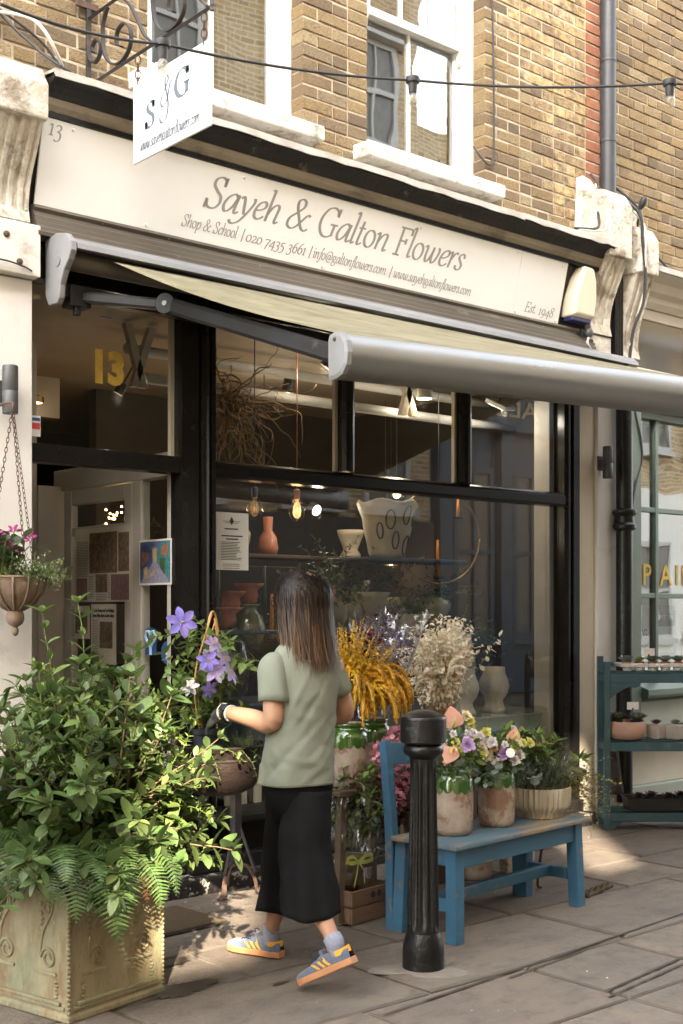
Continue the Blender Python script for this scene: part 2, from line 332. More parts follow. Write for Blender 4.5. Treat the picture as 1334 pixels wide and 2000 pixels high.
pm('white_paint', (.72, .7, .66), (.62, .59, .54), sc=4, rough=.5, bump=.3, bsc=30, dirt=((.26, .21, .15), 6, .56, .72, .7))
pm('sill_paint', (.8, .79, .76), (.7, .68, .62), sc=5, rough=.6, bump=.3, bsc=40, dirt=((.16, .14, .07), 9, .51, .66, .8))
pm('sash_paint', (.83, .82, .79), (.78, .77, .73), sc=4, rough=.4)
pm('flaking_plaster', (.66, .62, .55), (.5, .45, .37), sc=7, rough=.85, bump=.8, bsc=30, dirt=((.2, .15, .1), 6, .5, .62, .8), contrast=(.4, .62), spots=((.18, .25, .23), 9, .08))
pm('cream_plaster', (.64, .56, .43), (.58, .5, .39), sc=4, rough=.7, bump=.15, bsc=30, dirt=((.4, .33, .24), 6, .6, .75, .4))
pm('pillar_paint', (.72, .705, .68), (.64, .615, .575), sc=2, rough=.6, bump=.12, bsc=30, dirt=((.25, .2, .15), 3.5, .62, .8, .6))
pm('black_gloss', (.007, .006, .0055), (.012, .0105, .0095), sc=4, rough=.24, bump=.06, bsc=25, spec=.32, dirt=((.09, .075, .06), 6, .64, .8, .35), spots=((.3, .27, .2), 24, .03))
pm('black_worn', (.009, .008, .0075), (.018, .016, .014), sc=5, rough=.5, bump=.3, bsc=30, spec=.3, dirt=((.2, .17, .13), 8, .6, .7, .6))
pm('black_flaked', (.012, .011, .01), (.028, .024, .021), sc=6, rough=.6, bump=.5, bsc=40, spec=.3, dirt=((.4, .37, .31), 14, .56, .585, .85))
pm('moulding_grey', (.13, .11, .085), (.085, .07, .055), sc=3, rough=.55, stretch=(.3, 1, 1), dirt=((.3, .26, .2), 8, .62, .7, .5), spots=((.5, .45, .38), 22, .05))
pm('moulding_tan', (.27, .225, .165), (.19, .155, .11), sc=4, rough=.6, bump=.3, bsc=40, stretch=(.4, 1, 1), dirt=((.05, .04, .035), 4, .52, .66, .75))
pm('lead', (.42, .39, .35), (.3, .27, .23), sc=6, rough=.65, bump=.3, bsc=30, dirt=((.6, .57, .5), 8, .56, .7, .6))
pm('sign_board', (.8, .795, .78), (.77, .765, .75), sc=2, rough=.42, dirt=((.55, .48, .38), 4, .66, .85, .3), spots=((.35, .3, .22), 14, .022))
pm('sign_grey', (.28, .275, .26), rough=.5)
pm('enamel_white', (.8, .81, .82), (.76, .765, .77), sc=2, rough=.35, dirt=((.42, .3, .2), 5, .66, .8, .35))
pm('sign_slate', (.13, .16, .2), rough=.5)
pm('iron_black', (.03, .03, .033), (.06, .05, .045), sc=9, rough=.5, metal=.2, bump=.2, bsc=60, dirt=((.14, .07, .035), 9, .58, .7, .6))
pm('iron_rust', (.12, .065, .04), (.06, .04, .03), sc=30, rough=.8, bump=.3, bsc=90)
pm('pipe_blue', (.05, .053, .062), (.038, .04, .046), sc=4, rough=.42, bump=.1, bsc=30, dirt=((.3, .28, .25), 7, .62, .75, .4))
pm('cast_black', (.0055, .0053, .0053), (.01, .0095, .0092), sc=9, rough=.3, bump=.2, bsc=45, spec=.35, dirt=((.16, .15, .14), 9, .6, .75, .35))
pm('cable_dark', (.035, .035, .037), rough=.6)
pm('cable_white', (.6, .58, .53), rough=.6)
pm('lamp_zinc', (.10, .105, .11), (.075, .078, .08), sc=12, rough=.5, metal=.4)
pm('awning_alu', (.33, .33, .325), (.26, .26, .25), sc=3, rough=.36, metal=.8, stretch=(.25, 1, 1), dirt=((.3, .24, .16), 5, .6, .78, .5), rr=.1)
pm('awning_cover', (.23, .235, .245), (.17, .17, .17), sc=4, rough=.5, stretch=(.3, 1, 1), dirt=((.28, .25, .2), 7, .58, .75, .5))
pm('awning_fabric', (.33, .29, .185), (.235, .21, .13), sc=3, rough=.85, bump=.12, bsc=200, leaf=.25, dirt=((.12, .11, .05), 4, .5, .7, .7), spots=((.6, .56, .46), 22, .05))
pm('awning_arm', (.02, .02, .021), (.014, .014, .014), sc=4, rough=.5, spec=.2, dirt=((.2, .17, .13), 6, .62, .75, .4))
pm('dark_plastic', (.03, .03, .033), rough=.45)
pm('alarm_cream', (.72, .66, .53), (.68, .61, .48), sc=3, rough=.4)
pm('alarm_blue', (.05, .05, .16), rough=.3)
pm('door_grey', (.36, .33, .28), (.3, .27, .23), sc=4, rough=.6)
pm('green_paint', (.155, .2, .165), (.13, .175, .145), sc=4, rough=.45, bump=.08, bsc=40, dirt=((.35, .35, .3), 7, .65, .8, .3))
pm('sage_light', (.4, .44, .38), (.36, .4, .34), sc=4, rough=.5)
pm('cream_fascia', (.62, .57, .48), (.55, .5, .42), sc=4, rough=.5, dirt=((.3, .26, .2), 6, .62, .75, .4))
pm('gold_leaf', (.62, .42, .08), (.5, .33, .06), sc=20, rough=.4, metal=.4)
glass_mat('bulb_glass', (.93, .91, .85), 2.0)
glass_mat('bulb_frost', (.93, .91, .85), 2.0, film=.9)
glass_mat('bulb_clear', (.95, .87, .74), 1.6)
pm('paper', (.7, .69, .66), (.66, .65, .62), sc=8, rough=.7)
pm('ink', (.05, .05, .05), rough=.8)
pm('curtain_grey', (.22, .23, .21), (.18, .19, .17), sc=4, rough=.9)
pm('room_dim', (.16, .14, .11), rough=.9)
glass_mat('shop_glass', (.96, .97, .96), 1.25, film=.003)
glass_mat('sash_glass', (.9, .92, .92), 6.5, wav=.03, wsc=2.2)
glass_mat('old_glass', (.85, .88, .86), 5.0, wav=.03, wsc=3)
# ------------------------------------------------------------------ ground
g = MB(); g.add([(-60, -60, -.025), (80, -60, -.025), (80, 60, -.025), (-60, 60, -.025)], [(0, 1, 2, 3)])
ground = struct(g.build('ground', 'joint_dirt'))
unit_slab = MB(); b_ = .012
unit_slab.loft([[(-.5, -.5, -1), (.5, -.5, -1), (.5, .5, -1), (-.5, .5, -1)], [(-.5, -.5, -.25), (.5, -.5, -.25), (.5, .5, -.25), (-.5, .5, -.25)],
                [(-.5 + b_, -.5 + b_, 0), (.5 - b_, -.5 + b_, 0), (.5 - b_, .5 - b_, 0), (-.5 + b_, .5 - b_, 0)]])
slab_me = unit_slab.mesh('paving_slab'); fixnormals(slab_me); slab_me.materials.append(MATS['slab_stone'])
pave = MB(); pave.add([(.2, -4.6, -.012), (10.6, -4.6, -.012), (10.6, -.02, -.012), (.2, -.02, -.012)], [(0, 1, 2, 3)])
pavement = struct(pave.build('pavement', 'joint_dirt'))
rows = [-.02, -.5, -1.02, -1.46, -2.08, -2.62, -3.2, -3.85, -4.6]
for i in range(len(rows) - 1):
    y1, y0 = rows[i], rows[i + 1]; x = .2 + U(-.4, 0); a_ = U(-.006, .006)
    while x < 10.5:
        l = U(.62, 1.25) if i % 2 else U(.5, .95)
        M = Matrix.Translation((x + l / 2, (y0 + y1) / 2, U(-.002, .0025))) @ Euler((U(-.003, .003), U(-.003, .003), U(-.006, .006))).to_matrix().to_4x4() @ Matrix.Diagonal((l - .019, (y1 - y0) - .019, .03, 1))
        inst(slab_me, 'paving_slab', pavement, M); x += l
# ------------------------------------------------------------------ brickwork
def unit_brick(mat):
    m = MB(); c = .035
    m.loft([[(-.5, 1, -.5), (.5, 1, -.5), (.5, 1, .5), (-.5, 1, .5)], [(-.5, .06, -.5), (.5, .06, -.5), (.5, .06, .5), (-.5, .06, .5)],
            [(-.5 + c * .5, 0, -.5 + c * 2), (.5 - c * .5, 0, -.5 + c * 2), (.5 - c * .5, 0, .5 - c * 2), (-.5 + c * .5, 0, .5 - c * 2)]])
    me = m.mesh('brick'); fixnormals(me); me.materials.append(MATS[mat]); return me
BRICK = {k: unit_brick(k) for k in ('stock_brick', 'red_brick')}
CAMX, CAMY = 0, -5.5
def seen(x, z, y=0):
    d = x * .6519 + (y + 5.5) * .7583; r = x * .7583 - (y + 5.5) * .6519
    return -30 < 667 + 2445 * r / d < 1360 and -30 < 1190 + 2445 * (1.47 - z) / d < 900
def brickwork(parent, x0, x1, z0, z1, holes, red=None, limit=300, y=0.0):
    """Flemish bond; the nearest bricks in view are objects, the rest one stuff part"""
    br = []; nrow = int((z1 - z0) / .075)
    for r_ in range(nrow):
        z = z0 + .075 * (r_ + .5); spans = [(x0, x1)]
        for hx0, hx1, hz0, hz1 in holes:
            if hz0 < z < hz1: spans = [s for a, b in spans for s in ((a, min(b, hx0)), (max(a, hx1), b)) if s[1] - s[0] > .03]
        for a, b in spans:
            x = a; k = r_ % 2
            x_first = True
            while x < b - .02:
                l = (.2175 if k % 2 else .105); 
                if x_first and r_ % 2 == 0 and a == x0: l = .16
                x_first = False
                e = min(x + l, b)
                if b - e < .05: e = b
                br.append((x, e, z)); x = e + .0105; k += 1
    def kind(x): return 'red_brick' if red and red[0] < x < red[1] else 'stock_brick'
    vis = sorted([q for q in br if seen((q[0] + q[1]) / 2, q[2])], key=lambda q: (q[0] - CAMX) ** 2 + (q[2] - 1.47) ** 2)
    first = set(vis[:limit]); rest = {'stock_brick': MB(), 'red_brick': MB()}
    proto = BRICK['stock_brick']
    for q in br:
        cx = (q[0] + q[1]) / 2; k = kind(cx)
        M = Matrix.Translation((cx, y + U(-.004, .004), q[2] + U(-.0015, .0015))) @ Euler((U(-.02, .02), U(-.012, .012), U(-.02, .02))).to_matrix().to_4x4() @ Matrix.Diagonal((q[1] - q[0] + U(-.003, .002), .1, .0645 + U(-.002, .002), 1))
        if q in first: inst(BRICK[k], 'brick', parent, MW[parent].inverted() @ M)
        else: rest[k].add([v.co for v in proto.vertices], [tuple(p.vertices) for p in proto.polygons], random.random(), M)
    for k, m in rest.items():
        if m.v: m.build('brick_courses', k, parent, kind='stuff')
shop_b = thing('brick_building', 'yellow brick building with white sash windows above the flower shop', 'building', (4.9, 0, 0))
W1 = (3.42, 4.44, 4.19, 6.05); W2 = (4.93, 5.945, 4.19, 6.05)
brickwork(shop_b, 1.6, 7.13, 3.62, 6.4, [W1, W2], red=(6.955, 7.14))
m = MB()
for a, b, c, d in ((1.6, W1[0] - .005, 3.6, 6.4), (W1[1] + .005, W2[0] - .005, 3.6, 6.4), (W2[1] + .005, 7.13, 3.6, 6.4), (W1[0] - .005, W1[1] + .005, 3.6, W1[2] - .01), (W2[0] - .005, W2[1] + .005, 3.6, W1[2] - .01), (W1[0] - .005, W1[1] + .005, 6.05, 6.4), (W2[0] - .005, W2[1] + .005, 6.05, 6.4)):
    m.box(a, b, .006, .2, c, d)
m.build('mortar_bed', 'mortar', shop_b)
m = MB(); m.box(1.6, 2.4, .2, 5.2, 0, 6.5); m.box(1.6, 7.13, 5.0, 5.2, 0, 6.5); m.box(1.6, 7.13, .2, 5.2, 6.4, 6.5); m.build('house_walls', 'mortar', shop_b)
m = MB(); m.box(1.6, 7.1, .2, 5.0, 3.1, 3.2); m.box(7.0, 7.13, .2, 5.0, 0, 6.4); m.build('floor_slab', 'mortar', shop_b)
def sash_window(parent, W, bars_lo, bars_up):
    x0, x1, z0, z1 = W; zm = 5.06; y = .10
    m = MB(); m.box(x0, x0 + .075, y, y + .1, z0, z1); m.box(x1 - .075, x1, y, y + .1, z0, z1); m.box(x0 + .075, x1 - .075, y, y + .1, z1 - .08, z1); m.box(x0 + .075, x1 - .075, y + .03, y + .12, z0, z0 + .05)
    win = m.build('window', 'sash_paint', parent, bevel=.006)
    a, b = x0 + .075, x1 - .075
    def sash(name, zz0, zz1, yy, bars, rail0, rail1):
        m = MB(); m.box(a + .002, a + .05, yy, yy + .04, zz0, zz1); m.box(b - .05, b - .002, yy, yy + .04, zz0, zz1)
        m.box(a + .05, b - .05, yy + .001, yy + .039, zz0, zz0 + rail0); m.box(a + .05, b - .05, yy + .001, yy + .039, zz1 - rail1, zz1)
        for sx in (-1, 1):
            if name == 'upper_sash': m.prism([(yy - .001, zz0), (yy + .035, zz0), (yy + .035, zz0 - .09), (yy + .018, zz0 - .07), (yy + .014, zz0 - .03)], 'x', (a + .004 if sx < 0 else b - .042), (a + .042 if sx < 0 else b - .004))
        m.build(name, 'sash_paint', win, bevel=.004)
        for t in bars:
            xb = a + .05 + (b - a - .1) * t; q = MB(); q.box(xb - .011, xb + .011, yy + .004, yy + .036, zz0 + rail0, zz1 - rail1); q.build('glazing_bar', 'sash_paint', win)
        e = [a + .05] + [a + .05 + (b - a - .1) * t for t in bars] + [b - .05]
        for i in range(len(e) - 1):
            q = MB(); q.box(e[i], e[i + 1], yy + .018, yy + .021, zz0 + rail0, zz1 - rail1); q.build('pane', 'sash_glass', win)
    sash('upper_sash', zm, z1 - .08, y + .012, bars_up, .05, .05); sash('lower_sash', z0 + .05, zm + .045, y + .056, bars_lo, .085, .045)
    s = MB(); sx1 = x1 + .065; s.prism([(-.12, z0 - .095), (-.12, z0 - .012), (.17, z0 + .008), (.17, z0 - .095)], 'x', x0 - .11, sx1); s.build('sill', 'sill_paint', win, bevel=.01)
    c = MB(); n_ = 26
    for k in range(n_):
        t0, t1 = k / n_, (k + 1) / n_; xa, xb = x1 - .36 + .3 * t0, x1 - .36 + .3 * t1; ya = .32 + .03 * math.sin(k * 1.3); yb = .32 + .03 * math.sin((k + 1) * 1.3)
        c.add([(xa, ya, z0), (xb, yb, z0), (xb, yb, z1), (xa, ya, z1)], [(0, 1, 2, 3)])
    c.build('curtain', 'curtain_grey', win, smooth=True)
sash_window(shop_b, W1, [.5], [.33, .67]); sash_window(shop_b, W2, [.48], [.34, .68])
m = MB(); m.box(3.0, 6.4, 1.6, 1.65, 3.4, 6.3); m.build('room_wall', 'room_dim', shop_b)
# wall of the neighbouring house
nb = thing('brick_building', 'yellow brick house wall right of the blue grey drainpipe', 'building', (8.8, 0, 0))
brickwork(nb, 7.145, 10.6, 3.9, 6.6, [], limit=300, y=.012)
m = MB(); m.box(7.14, 10.6, .02, .2, 3.85, 6.6); m.build('mortar_bed', 'mortar', nb)
m = MB(); m.box(10.4, 10.6, .2, 5, 0, 6.6); m.box(7.14, 10.6, 5, 5.2, 0, 6.6); m.box(7.14, 10.6, .2, 5, 6.5, 6.6); m.build('house_walls', 'mortar', nb)
# ------------------------------------------------------------------ the black shopfront
sf = thing('shopfront', 'black timber shopfront with large panes under the cream fascia', 'shopfront', (4.8, 0, 0))
def sbox(parent, name, mat, *b, bevel=.006, label=None):
    m = MB(); m.box(*b); return m.build(name, mat, parent, bevel=bevel, label=label)
# post beside the door with moulded edge
m = MB(); m.prism([(3.6, -.02), (3.6, -.045), (3.705, -.045), (3.708, -.03), (3.72, -.03), (3.725, -.052), (3.745, -.058), (3.765, -.052), (3.77, -.035), (3.785, -.035), (3.79, -.048), (3.812, -.048), (3.815, -.02), (3.815, .06), (3.6, .06)], 'z', .14, 3.1)
m.build('post', 'black_gloss', sf)
sbox(sf, 'door_transom', 'black_gloss', 2.74, 3.598, -.035, .06, 2.175, 2.262)
m = MB(); m.prism([(.06, 2.17), (-.03, 2.17), (-.042, 2.185), (-.042, 2.235), (-.03, 2.25), (-.01, 2.262), (.06, 2.268)], 'x', 3.817, 6.70); m.build('transom_bar', 'black_gloss', sf)
for a in (4.722, 5.708):
    m = MB(); m.prism([(a, .05), (a, -.01), (a + .018, -.03), (a + .04, -.04), (a + .06, -.04), (a + .08, -.03), (a + .097, -.01), (a + .097, .05)], 'z', 2.27, 3.08); m.build('mullion', 'black_gloss', sf)
m = MB(); m.prism([(6.702, .06), (6.702, -.03), (6.73, -.045), (6.75, -.045), (6.755, -.025), (6.775, -.025), (6.78, -.05), (6.842, -.05), (6.842, .06)], 'z', .14, 3.1); m.build('end_post', 'black_gloss', sf)
sbox(sf, 'inner_jamb', 'door_grey', 6.655, 6.70, .062, .2, .4, 3.05)
for (a, b, c, d) in ((2.76, 3.6, 2.262, 3.06), (3.815, 4.722, 2.268, 3.06), (4.819, 5.708, 2.268, 3.06), (5.805, 6.702, 2.268, 3.06), (3.815, 6.702, .40, 2.17)):
    m = MB(); m.box(a, b, .018, .022, c, d); m.build('window_pane', 'shop_glass', sf)
for (a, b, z0, z1) in ((3.575, 3.598, 2.265, 3.06), (4.7, 4.72, 2.27, 3.06), (5.688, 5.706, 2.27, 3.06)):      # pale putty edges inside the panes
    sbox(sf, 'glazing_bead', 'cream_plaster', a, b, .024, .05, z0, z1, bevel=0)
sbox(sf, 'head_beam', 'black_gloss', 2.72, 6.84, .0, .12, 3.06, 3.24)
m = MB(); m.prism([(.1, .33), (-.1, .33), (-.115, .345), (-.115, .375), (.0, .398), (.1, .398)], 'x', 3.7, 6.84); m.build('window_sill', 'black_worn', sf, bevel=.004)
sbox(sf, 'stall_riser', 'black_gloss', 3.62, 6.84, -.02, .08, .12, .33)
sbox(sf, 'plinth', 'black_worn', 3.62, 6.86, -.075, .05, .085, .17, bevel=.01)
m = MB(); m.box(3.5, 6.9, -.155, .05, -.02, .085); m.build('step', 'black_flaked', sf, bevel=.012)
m = MB(); m.box(2.72, 3.62, -.15, .06, -.02, .10); m.build('doorstep', 'black_flaked', sf, bevel=.012)
m = MB(); m.box(2.72, 3.62, -.07, .08, .10, .17); m.build('threshold', 'black_worn', sf, bevel=.01)
# fascia: backing, ridged moulding, cornice
m = MB(); m.prism([(.0, 3.24), (-.06, 3.24), (-.07, 3.38), (-.165, 3.79), (.0, 3.79)], 'x', 2.73, 6.9); m.build('fascia_backing', 'black_worn', sf)
pr = [(-.06, 3.22), (-.155, 3.22), (-.16, 3.235), (-.145, 3.245), (-.145, 3.262), (-.135, 3.27), (-.135, 3.29), (-.12, 3.296), (-.12, 3.318), (-.105, 3.326), (-.1, 3.345), (-.115, 3.358), (-.105, 3.374), (-.08, 3.376), (-.06, 3.376)]
m = MB(); m.prism(pr, 'x', 2.735, 6.9); m.build('fascia_moulding', 'moulding_grey', sf)
m = MB(); m.prism([(-.16, 3.765), (-.195, 3.765), (-.2, 3.785), (-.19, 3.79), (-.16, 3.79)], 'x', 2.735, 6.9); m.build('cornice_bead', 'black_gloss', sf)
m = MB(); m.prism([(-.15, 3.788), (-.2, 3.788), (-.222, 3.81), (-.228, 3.842), (-.15, 3.842)], 'x', 2.735, 6.9); m.build('cornice_band', 'moulding_tan', sf)
m = MB(); m.prism([(-.15, 3.842), (-.235, 3.842), (-.245, 3.86), (-.27, 3.885), (-.305, 3.9), (-.31, 3.915), (-.1, 3.93), (-.0, 3.93)], 'x', 2.735, 6.9); cor = m.build('cornice', 'black_worn', sf)
m = MB(); x = 2.735                                            # lead flashing dressed over the cornice, in lengths
while x < 6.9:
    l = min(U(.9, 1.4), 6.9 - x); dz = U(-.003, .003); n_ = 10; rings = []
    for k in range(n_ + 1):
        xx = x + l * k / n_; w_ = U(-.004, .004)
        rings.append([(xx, .0, 4.0 + dz), (xx, -.13, 3.965 + dz), (xx, -.315 + w_, 3.945 + dz + w_), (xx, -.325 + w_, 3.905 + dz + w_ * 2), (xx, -.318 + w_, 3.905 + dz + w_ * 2), (xx, -.3, 3.932 + dz), (xx, .0, 3.975 + dz)])
    m.loft(rings); x += l - .012
    if x > 6.85: break
m.build('lead_flashing', 'lead', cor, smooth=False)
# ------------------------------------------------------------------ fascia sign
fs = thing('fascia_sign', 'long cream shop sign with grey serif lettering above the awning', 'sign', (4.7, -.12, 3.37))
fn_ = Vector((0, -(3.765 - 3.378), -.09)).normalized()          # the board leans out at the top
up_ = Vector((0, -.09, 3.765 - 3.378)).normalized()
def fpt(x, z, off=0):
    t = (z - 3.378) / (3.765 - 3.378); return Vector((x, -.084 - .09 * t, z)) + fn_ * off
m = MB()
for a, b in ((2.742, 6.098), (6.1, 6.552)):
    q = [fpt(a, 3.378), fpt(b, 3.378), fpt(b, 3.765), fpt(a, 3.765)]; m.loft([q, [p + fn_ * .012 for p in q]])
m.build('board', 'sign_board', fs)
o_ = .0135
lettering(fs, 'Sayeh & Galton Flowers', 'sign_grey', fpt(3.675, 3.555, o_), (1, 0, 0), up_, width=1.905, size=.168, thick=.1, thin=.048, slant=.24)
for t, x, w_ in (('Shop & School', 3.553, .343), ('|', 3.925, .02), ('020 7435 3661', 3.957, .41), ('|', 4.39, .02), ('info@galtonflowers.com', 4.421, .55), ('|', 4.998, .02), ('www.sayehgaltonflowers.com', 5.033, .66)):
    lettering(fs, t, 'sign_grey', fpt(x, 3.437 - (x - 3.55) * .006, o_), (1, 0, -.004), up_, width=w_, size=.062, thick=.1, thin=.06, slant=.24, n=3)
lettering(fs, 'Est. 1948', 'sign_grey', fpt(6.2, 3.411, o_), (1, 0, 0), up_, width=.285, size=.066, thick=.1, thin=.055, slant=.24, n=3)
lettering(fs, '13', 'sign_grey', fpt(2.775, 3.694, o_), (1, 0, 0), up_, width=.07, size=.085, thick=.11, thin=.05, slant=.1, n=3)
for x, z in ((3.9, 3.74), (5.2, 3.735), (6.05, 3.745), (6.5, 3.74), (3.35, 3.4), (4.5, 3.396), (6.12, 3.397), (6.52, 3.396), (2.9, 3.74)):
    m = MB(); p = fpt(x, z, .0125); m.sphere(p, .009, 8, 5); m.build('screw_cap', 'sign_board', fs, smooth=True)
# ------------------------------------------------------------------ pilasters and corbels
def corbel(parent, x0, x1, ztop, zblk, zbot, front, foot, mat, flutes=5):
    m = MB(); m.prism([(0, zblk), (-front, zblk), (-front - .004, ztop - .09), (-front * .82, ztop), (0, ztop + .06)], 'x', x0 - .012, x1 + .012); m.build('cap_block', mat, parent, bevel=.012)
    # fluted scroll: front profile swept, with grooves across
    n_ = 14; xs = []; N = flutes * 8
    for i in range(N + 1):
        xs.append((x0 + (x1 - x0) * i / N, -.012 if .06 < i / N < .94 and (i * flutes * 2 // N) % 2 == 1 else 0))
    rings = []
    for k in range(n_ + 1):
        t = k / n_; z = zblk + .001 - (zblk - zbot) * t; s = math.sin(t * math.pi / 2)
        yy = -(front - .03) + (front - .03 - foot) * (s ** .75) - .02 * math.sin(t * math.pi * 2) * (1 - t)
        if t > .86: yy -= (t - .86) * .12
        rings.append([(x1, 0, z), (x0, 0, z)] + [(a, yy - (-1) * (-dd) * (1 if t < .88 else .2), z) for a, dd in xs])
    m = MB(); m.loft(rings); m.build('fluted_scroll', mat, parent, bevel=0)
pl = thing('stone_pilaster', 'fluted stone corbel on white pillar left of the fascia', 'pilaster', (2.6, -.05, 0))
corbel(pl, 2.44, 2.70, 3.95, 3.70, 3.27, .30, .12, 'flaking_plaster')
sbox(pl, 'capital_block', 'white_paint', 2.47, 2.748, -.15, .0, 3.02, 3.262, bevel=.006)
sbox(pl, 'shaft', 'pillar_paint', 2.2, 2.735, -.09, .12, .0, 3.015, bevel=.006)
sbox(pl, 'base_block', 'black_worn', 2.19, 2.742, -.105, .1, -.02, .3)
for x, z in ((2.575, 3.19), (2.64, 3.075)):
    m = MB(); m.lathe([(.016, 0), (.014, .008), (.006, .012)], 10, M=Matrix.Translation((x, -.15, z)) @ Matrix.Rotation(R(90), 4, 'X')); m.build('bolt', 'iron_rust', pl)
m = MB(); m.tube(crv([(2.42, -.17, 3.045), (2.5, -.172, 3.06), (2.58, -.168, 3.062), (2.66, -.16, 3.052), (2.7, -.155, 3.04)], 4), .004, 6); m.tube([(2.37, -.17, 3.045), (2.46, -.172, 3.052)], .012, 8); m.build('wire_tie', 'cable_dark', pl)
pr_ = thing('stone_pilaster', 'flaking white corbel and pilaster between fascia end and black pipe', 'pilaster', (7.0, -.05, 0))
corbel(pr_, 6.865, 7.085, 4.31, 3.86, 3.36, .30, .12, 'flaking_plaster', 4)
m = MB(); m.prism([(6.84, 3.98), (7.08, 3.98), (7.1, 4.33), (6.95, 4.44), (6.862, 4.45)], 'y', -.06, .0); m.build('render_patch', 'white_paint', pr_, bevel=.004)
sbox(pr_, 'foot_block', 'flaking_plaster', 6.86, 7.1, -.12, 0, 3.2, 3.355)
sbox(pr_, 'shaft', 'pillar_paint', 7.03, 7.32, -.06, .1, .32, 3.19)
sbox(pr_, 'jamb_board', 'cream_plaster', 6.845, 7.028, -.03, .1, .0, 3.19)
sbox(pr_, 'base_block', 'flaking_plaster', 7.02, 7.33, -.1, .1, -.02, .315, bevel=.015)
pn = thing('stone_pilaster', 'peeling cream corbel right of the black pipe beside loose cables', 'pilaster', (7.32, -.05, 3.2))
corbel(pn, 7.205, 7.395, 4.13, 3.8, 3.24, .30, .13, 'flaking_plaster', 3)
m = MB(); m.box(7.29, 7.4, -.12, 0, 4.1, 4.3); m.build('upstand', 'flaking_plaster', pn, bevel=.012)
# ------------------------------------------------------------------ drainpipes
dp = thing('drainpipe', 'blue grey upper drainpipe on the brick wall', 'drainpipe', (7.1, -.1, 4.35))
m = MB(); m.lathe([(.054, 0), (.054, 2.3)], 20, (7.105, -.09, 4.3)); m.build('pipe', 'pipe_blue', dp, smooth=True, auto=40)
for z in (4.72, 5.28):
    m = MB(); m.lathe([(.054, 0), (.0575, .003), (.0575, .016), (.054, .02)], 20, (7.105, -.09, z)); m.build('seam_ring', 'pipe_blue', dp, smooth=True, auto=40)
dl = thing('drainpipe', 'black cast iron downpipe beside the white pilaster and green window', 'drainpipe', (7.24, -.14, 0))
m = MB(); m.lathe([(.058, .12), (.058, 3.05)], 20, (7.235, -.13, 0)); m.build('pipe', 'cast_black', dl, smooth=True, auto=40)
m = MB(); m.lathe([(.058, 0), (.07, .006), (.082, .02), (.082, .04), (.07, .055), (.068, .1), (.076, .112), (.086, .125), (.086, .14), (.07, .15), (.058, .155)], 20, (7.235, -.13, 2.02)); m.build('socket_collar', 'cast_black', dl, smooth=True, auto=35)
m = MB(); m.prism([(7.12, -.02), (7.12, -.14), (7.135, -.15), (7.15, -.14), (7.165, -.15), (7.18, -.14), (7.195, -.15), (7.21, -.14), (7.21, -.02)], 'z', 3.05, 3.9); m.build('fluted_trunk', 'cast_black', dl)
# ------------------------------------------------------------------ alarm box, sensor
ab = thing('alarm_box', 'cream alarm box beside the right end of the fascia sign', 'alarm box', (6.7, -.12, 3.4))
poly = [(-.115, 0), (.115, 0), (.118, .12), (.09, .25), (.045, .33), (-.045, .33), (-.09, .25), (-.118, .12)]
m = MB(); m.loft([[(6.715 + x, -.08 - z * .2, 3.43 + z) for x, z in poly], [(6.715 + x, -.17 - z * .16, 3.43 + z) for x, z in poly], [(6.715 + x * .82, -.2 - z * .14, 3.445 + z * .9) for x, z in poly]]); m.build('cover', 'alarm_cream', ab, bevel=.01)
m = MB(); m.loft([[(6.715 + x, -.09 + dy, z) for x, dy in ((-.1, 0), (.1, 0), (.1, -.08), (-.1, -.08))] for z in (3.405, 3.432)]); m.build('strobe_lens', 'alarm_blue', ab, bevel=.006)
js = thing('motion_sensor', 'small dark sensor with white wires below the cream alarm box', 'sensor', (6.81, -.13, 3.3))
m = MB(); m.sphere((6.815, -.15, 3.345), .035, 12, 8, (.9, .8, 1)); m.build('housing', 'lamp_zinc', js, smooth=True)
m = MB(); m.box(6.765, 6.79, -.13, -.08, 3.32, 3.37); m.build('bracket', 'dark_plastic', js)
m = MB()
for k in range(3): m.tube(crv([(6.79 + k * .01, -.16, 3.31), (6.775 - k * .008, -.175, 3.27), (6.80 + k * .006, -.17, 3.24), (6.83, -.14, 3.22)], 5), .004, 5)
m.build('wire', 'cable_white', js)
# ------------------------------------------------------------------ wall lamps
def wall_lamp(x, y, z, label):
    t = thing('wall_lamp', label, 'wall lamp', (x, y, z), 0, 'cylinder wall lamps by the shop')
    m = MB(); m.lathe([(.0, -.11), (.034, -.11), (.036, -.105), (.036, -.01), (.0345, -.008), (.0345, -.004), (.036, -.002), (.036, .105), (.034, .11), (.0, .11)], 20, (0, -.075, 0)); m.build('cylinder', 'lamp_zinc', t, smooth=True, world=False, auto=40)
    m = MB(); m.box(-.028, .028, -.012, 0, -.05, .05); m.box(-.014, .014, -.042, -.011, -.02, .02); m.build('bracket', 'lamp_zinc', t, world=False, bevel=.004)
wall_lamp(2.585, -.092, 2.475, 'grey cylinder wall lamp on white pillar above the hanging basket')
wall_lamp(7.04, -.062, 2.485, 'dark cylinder wall lamp on pilaster beside the black pipe')
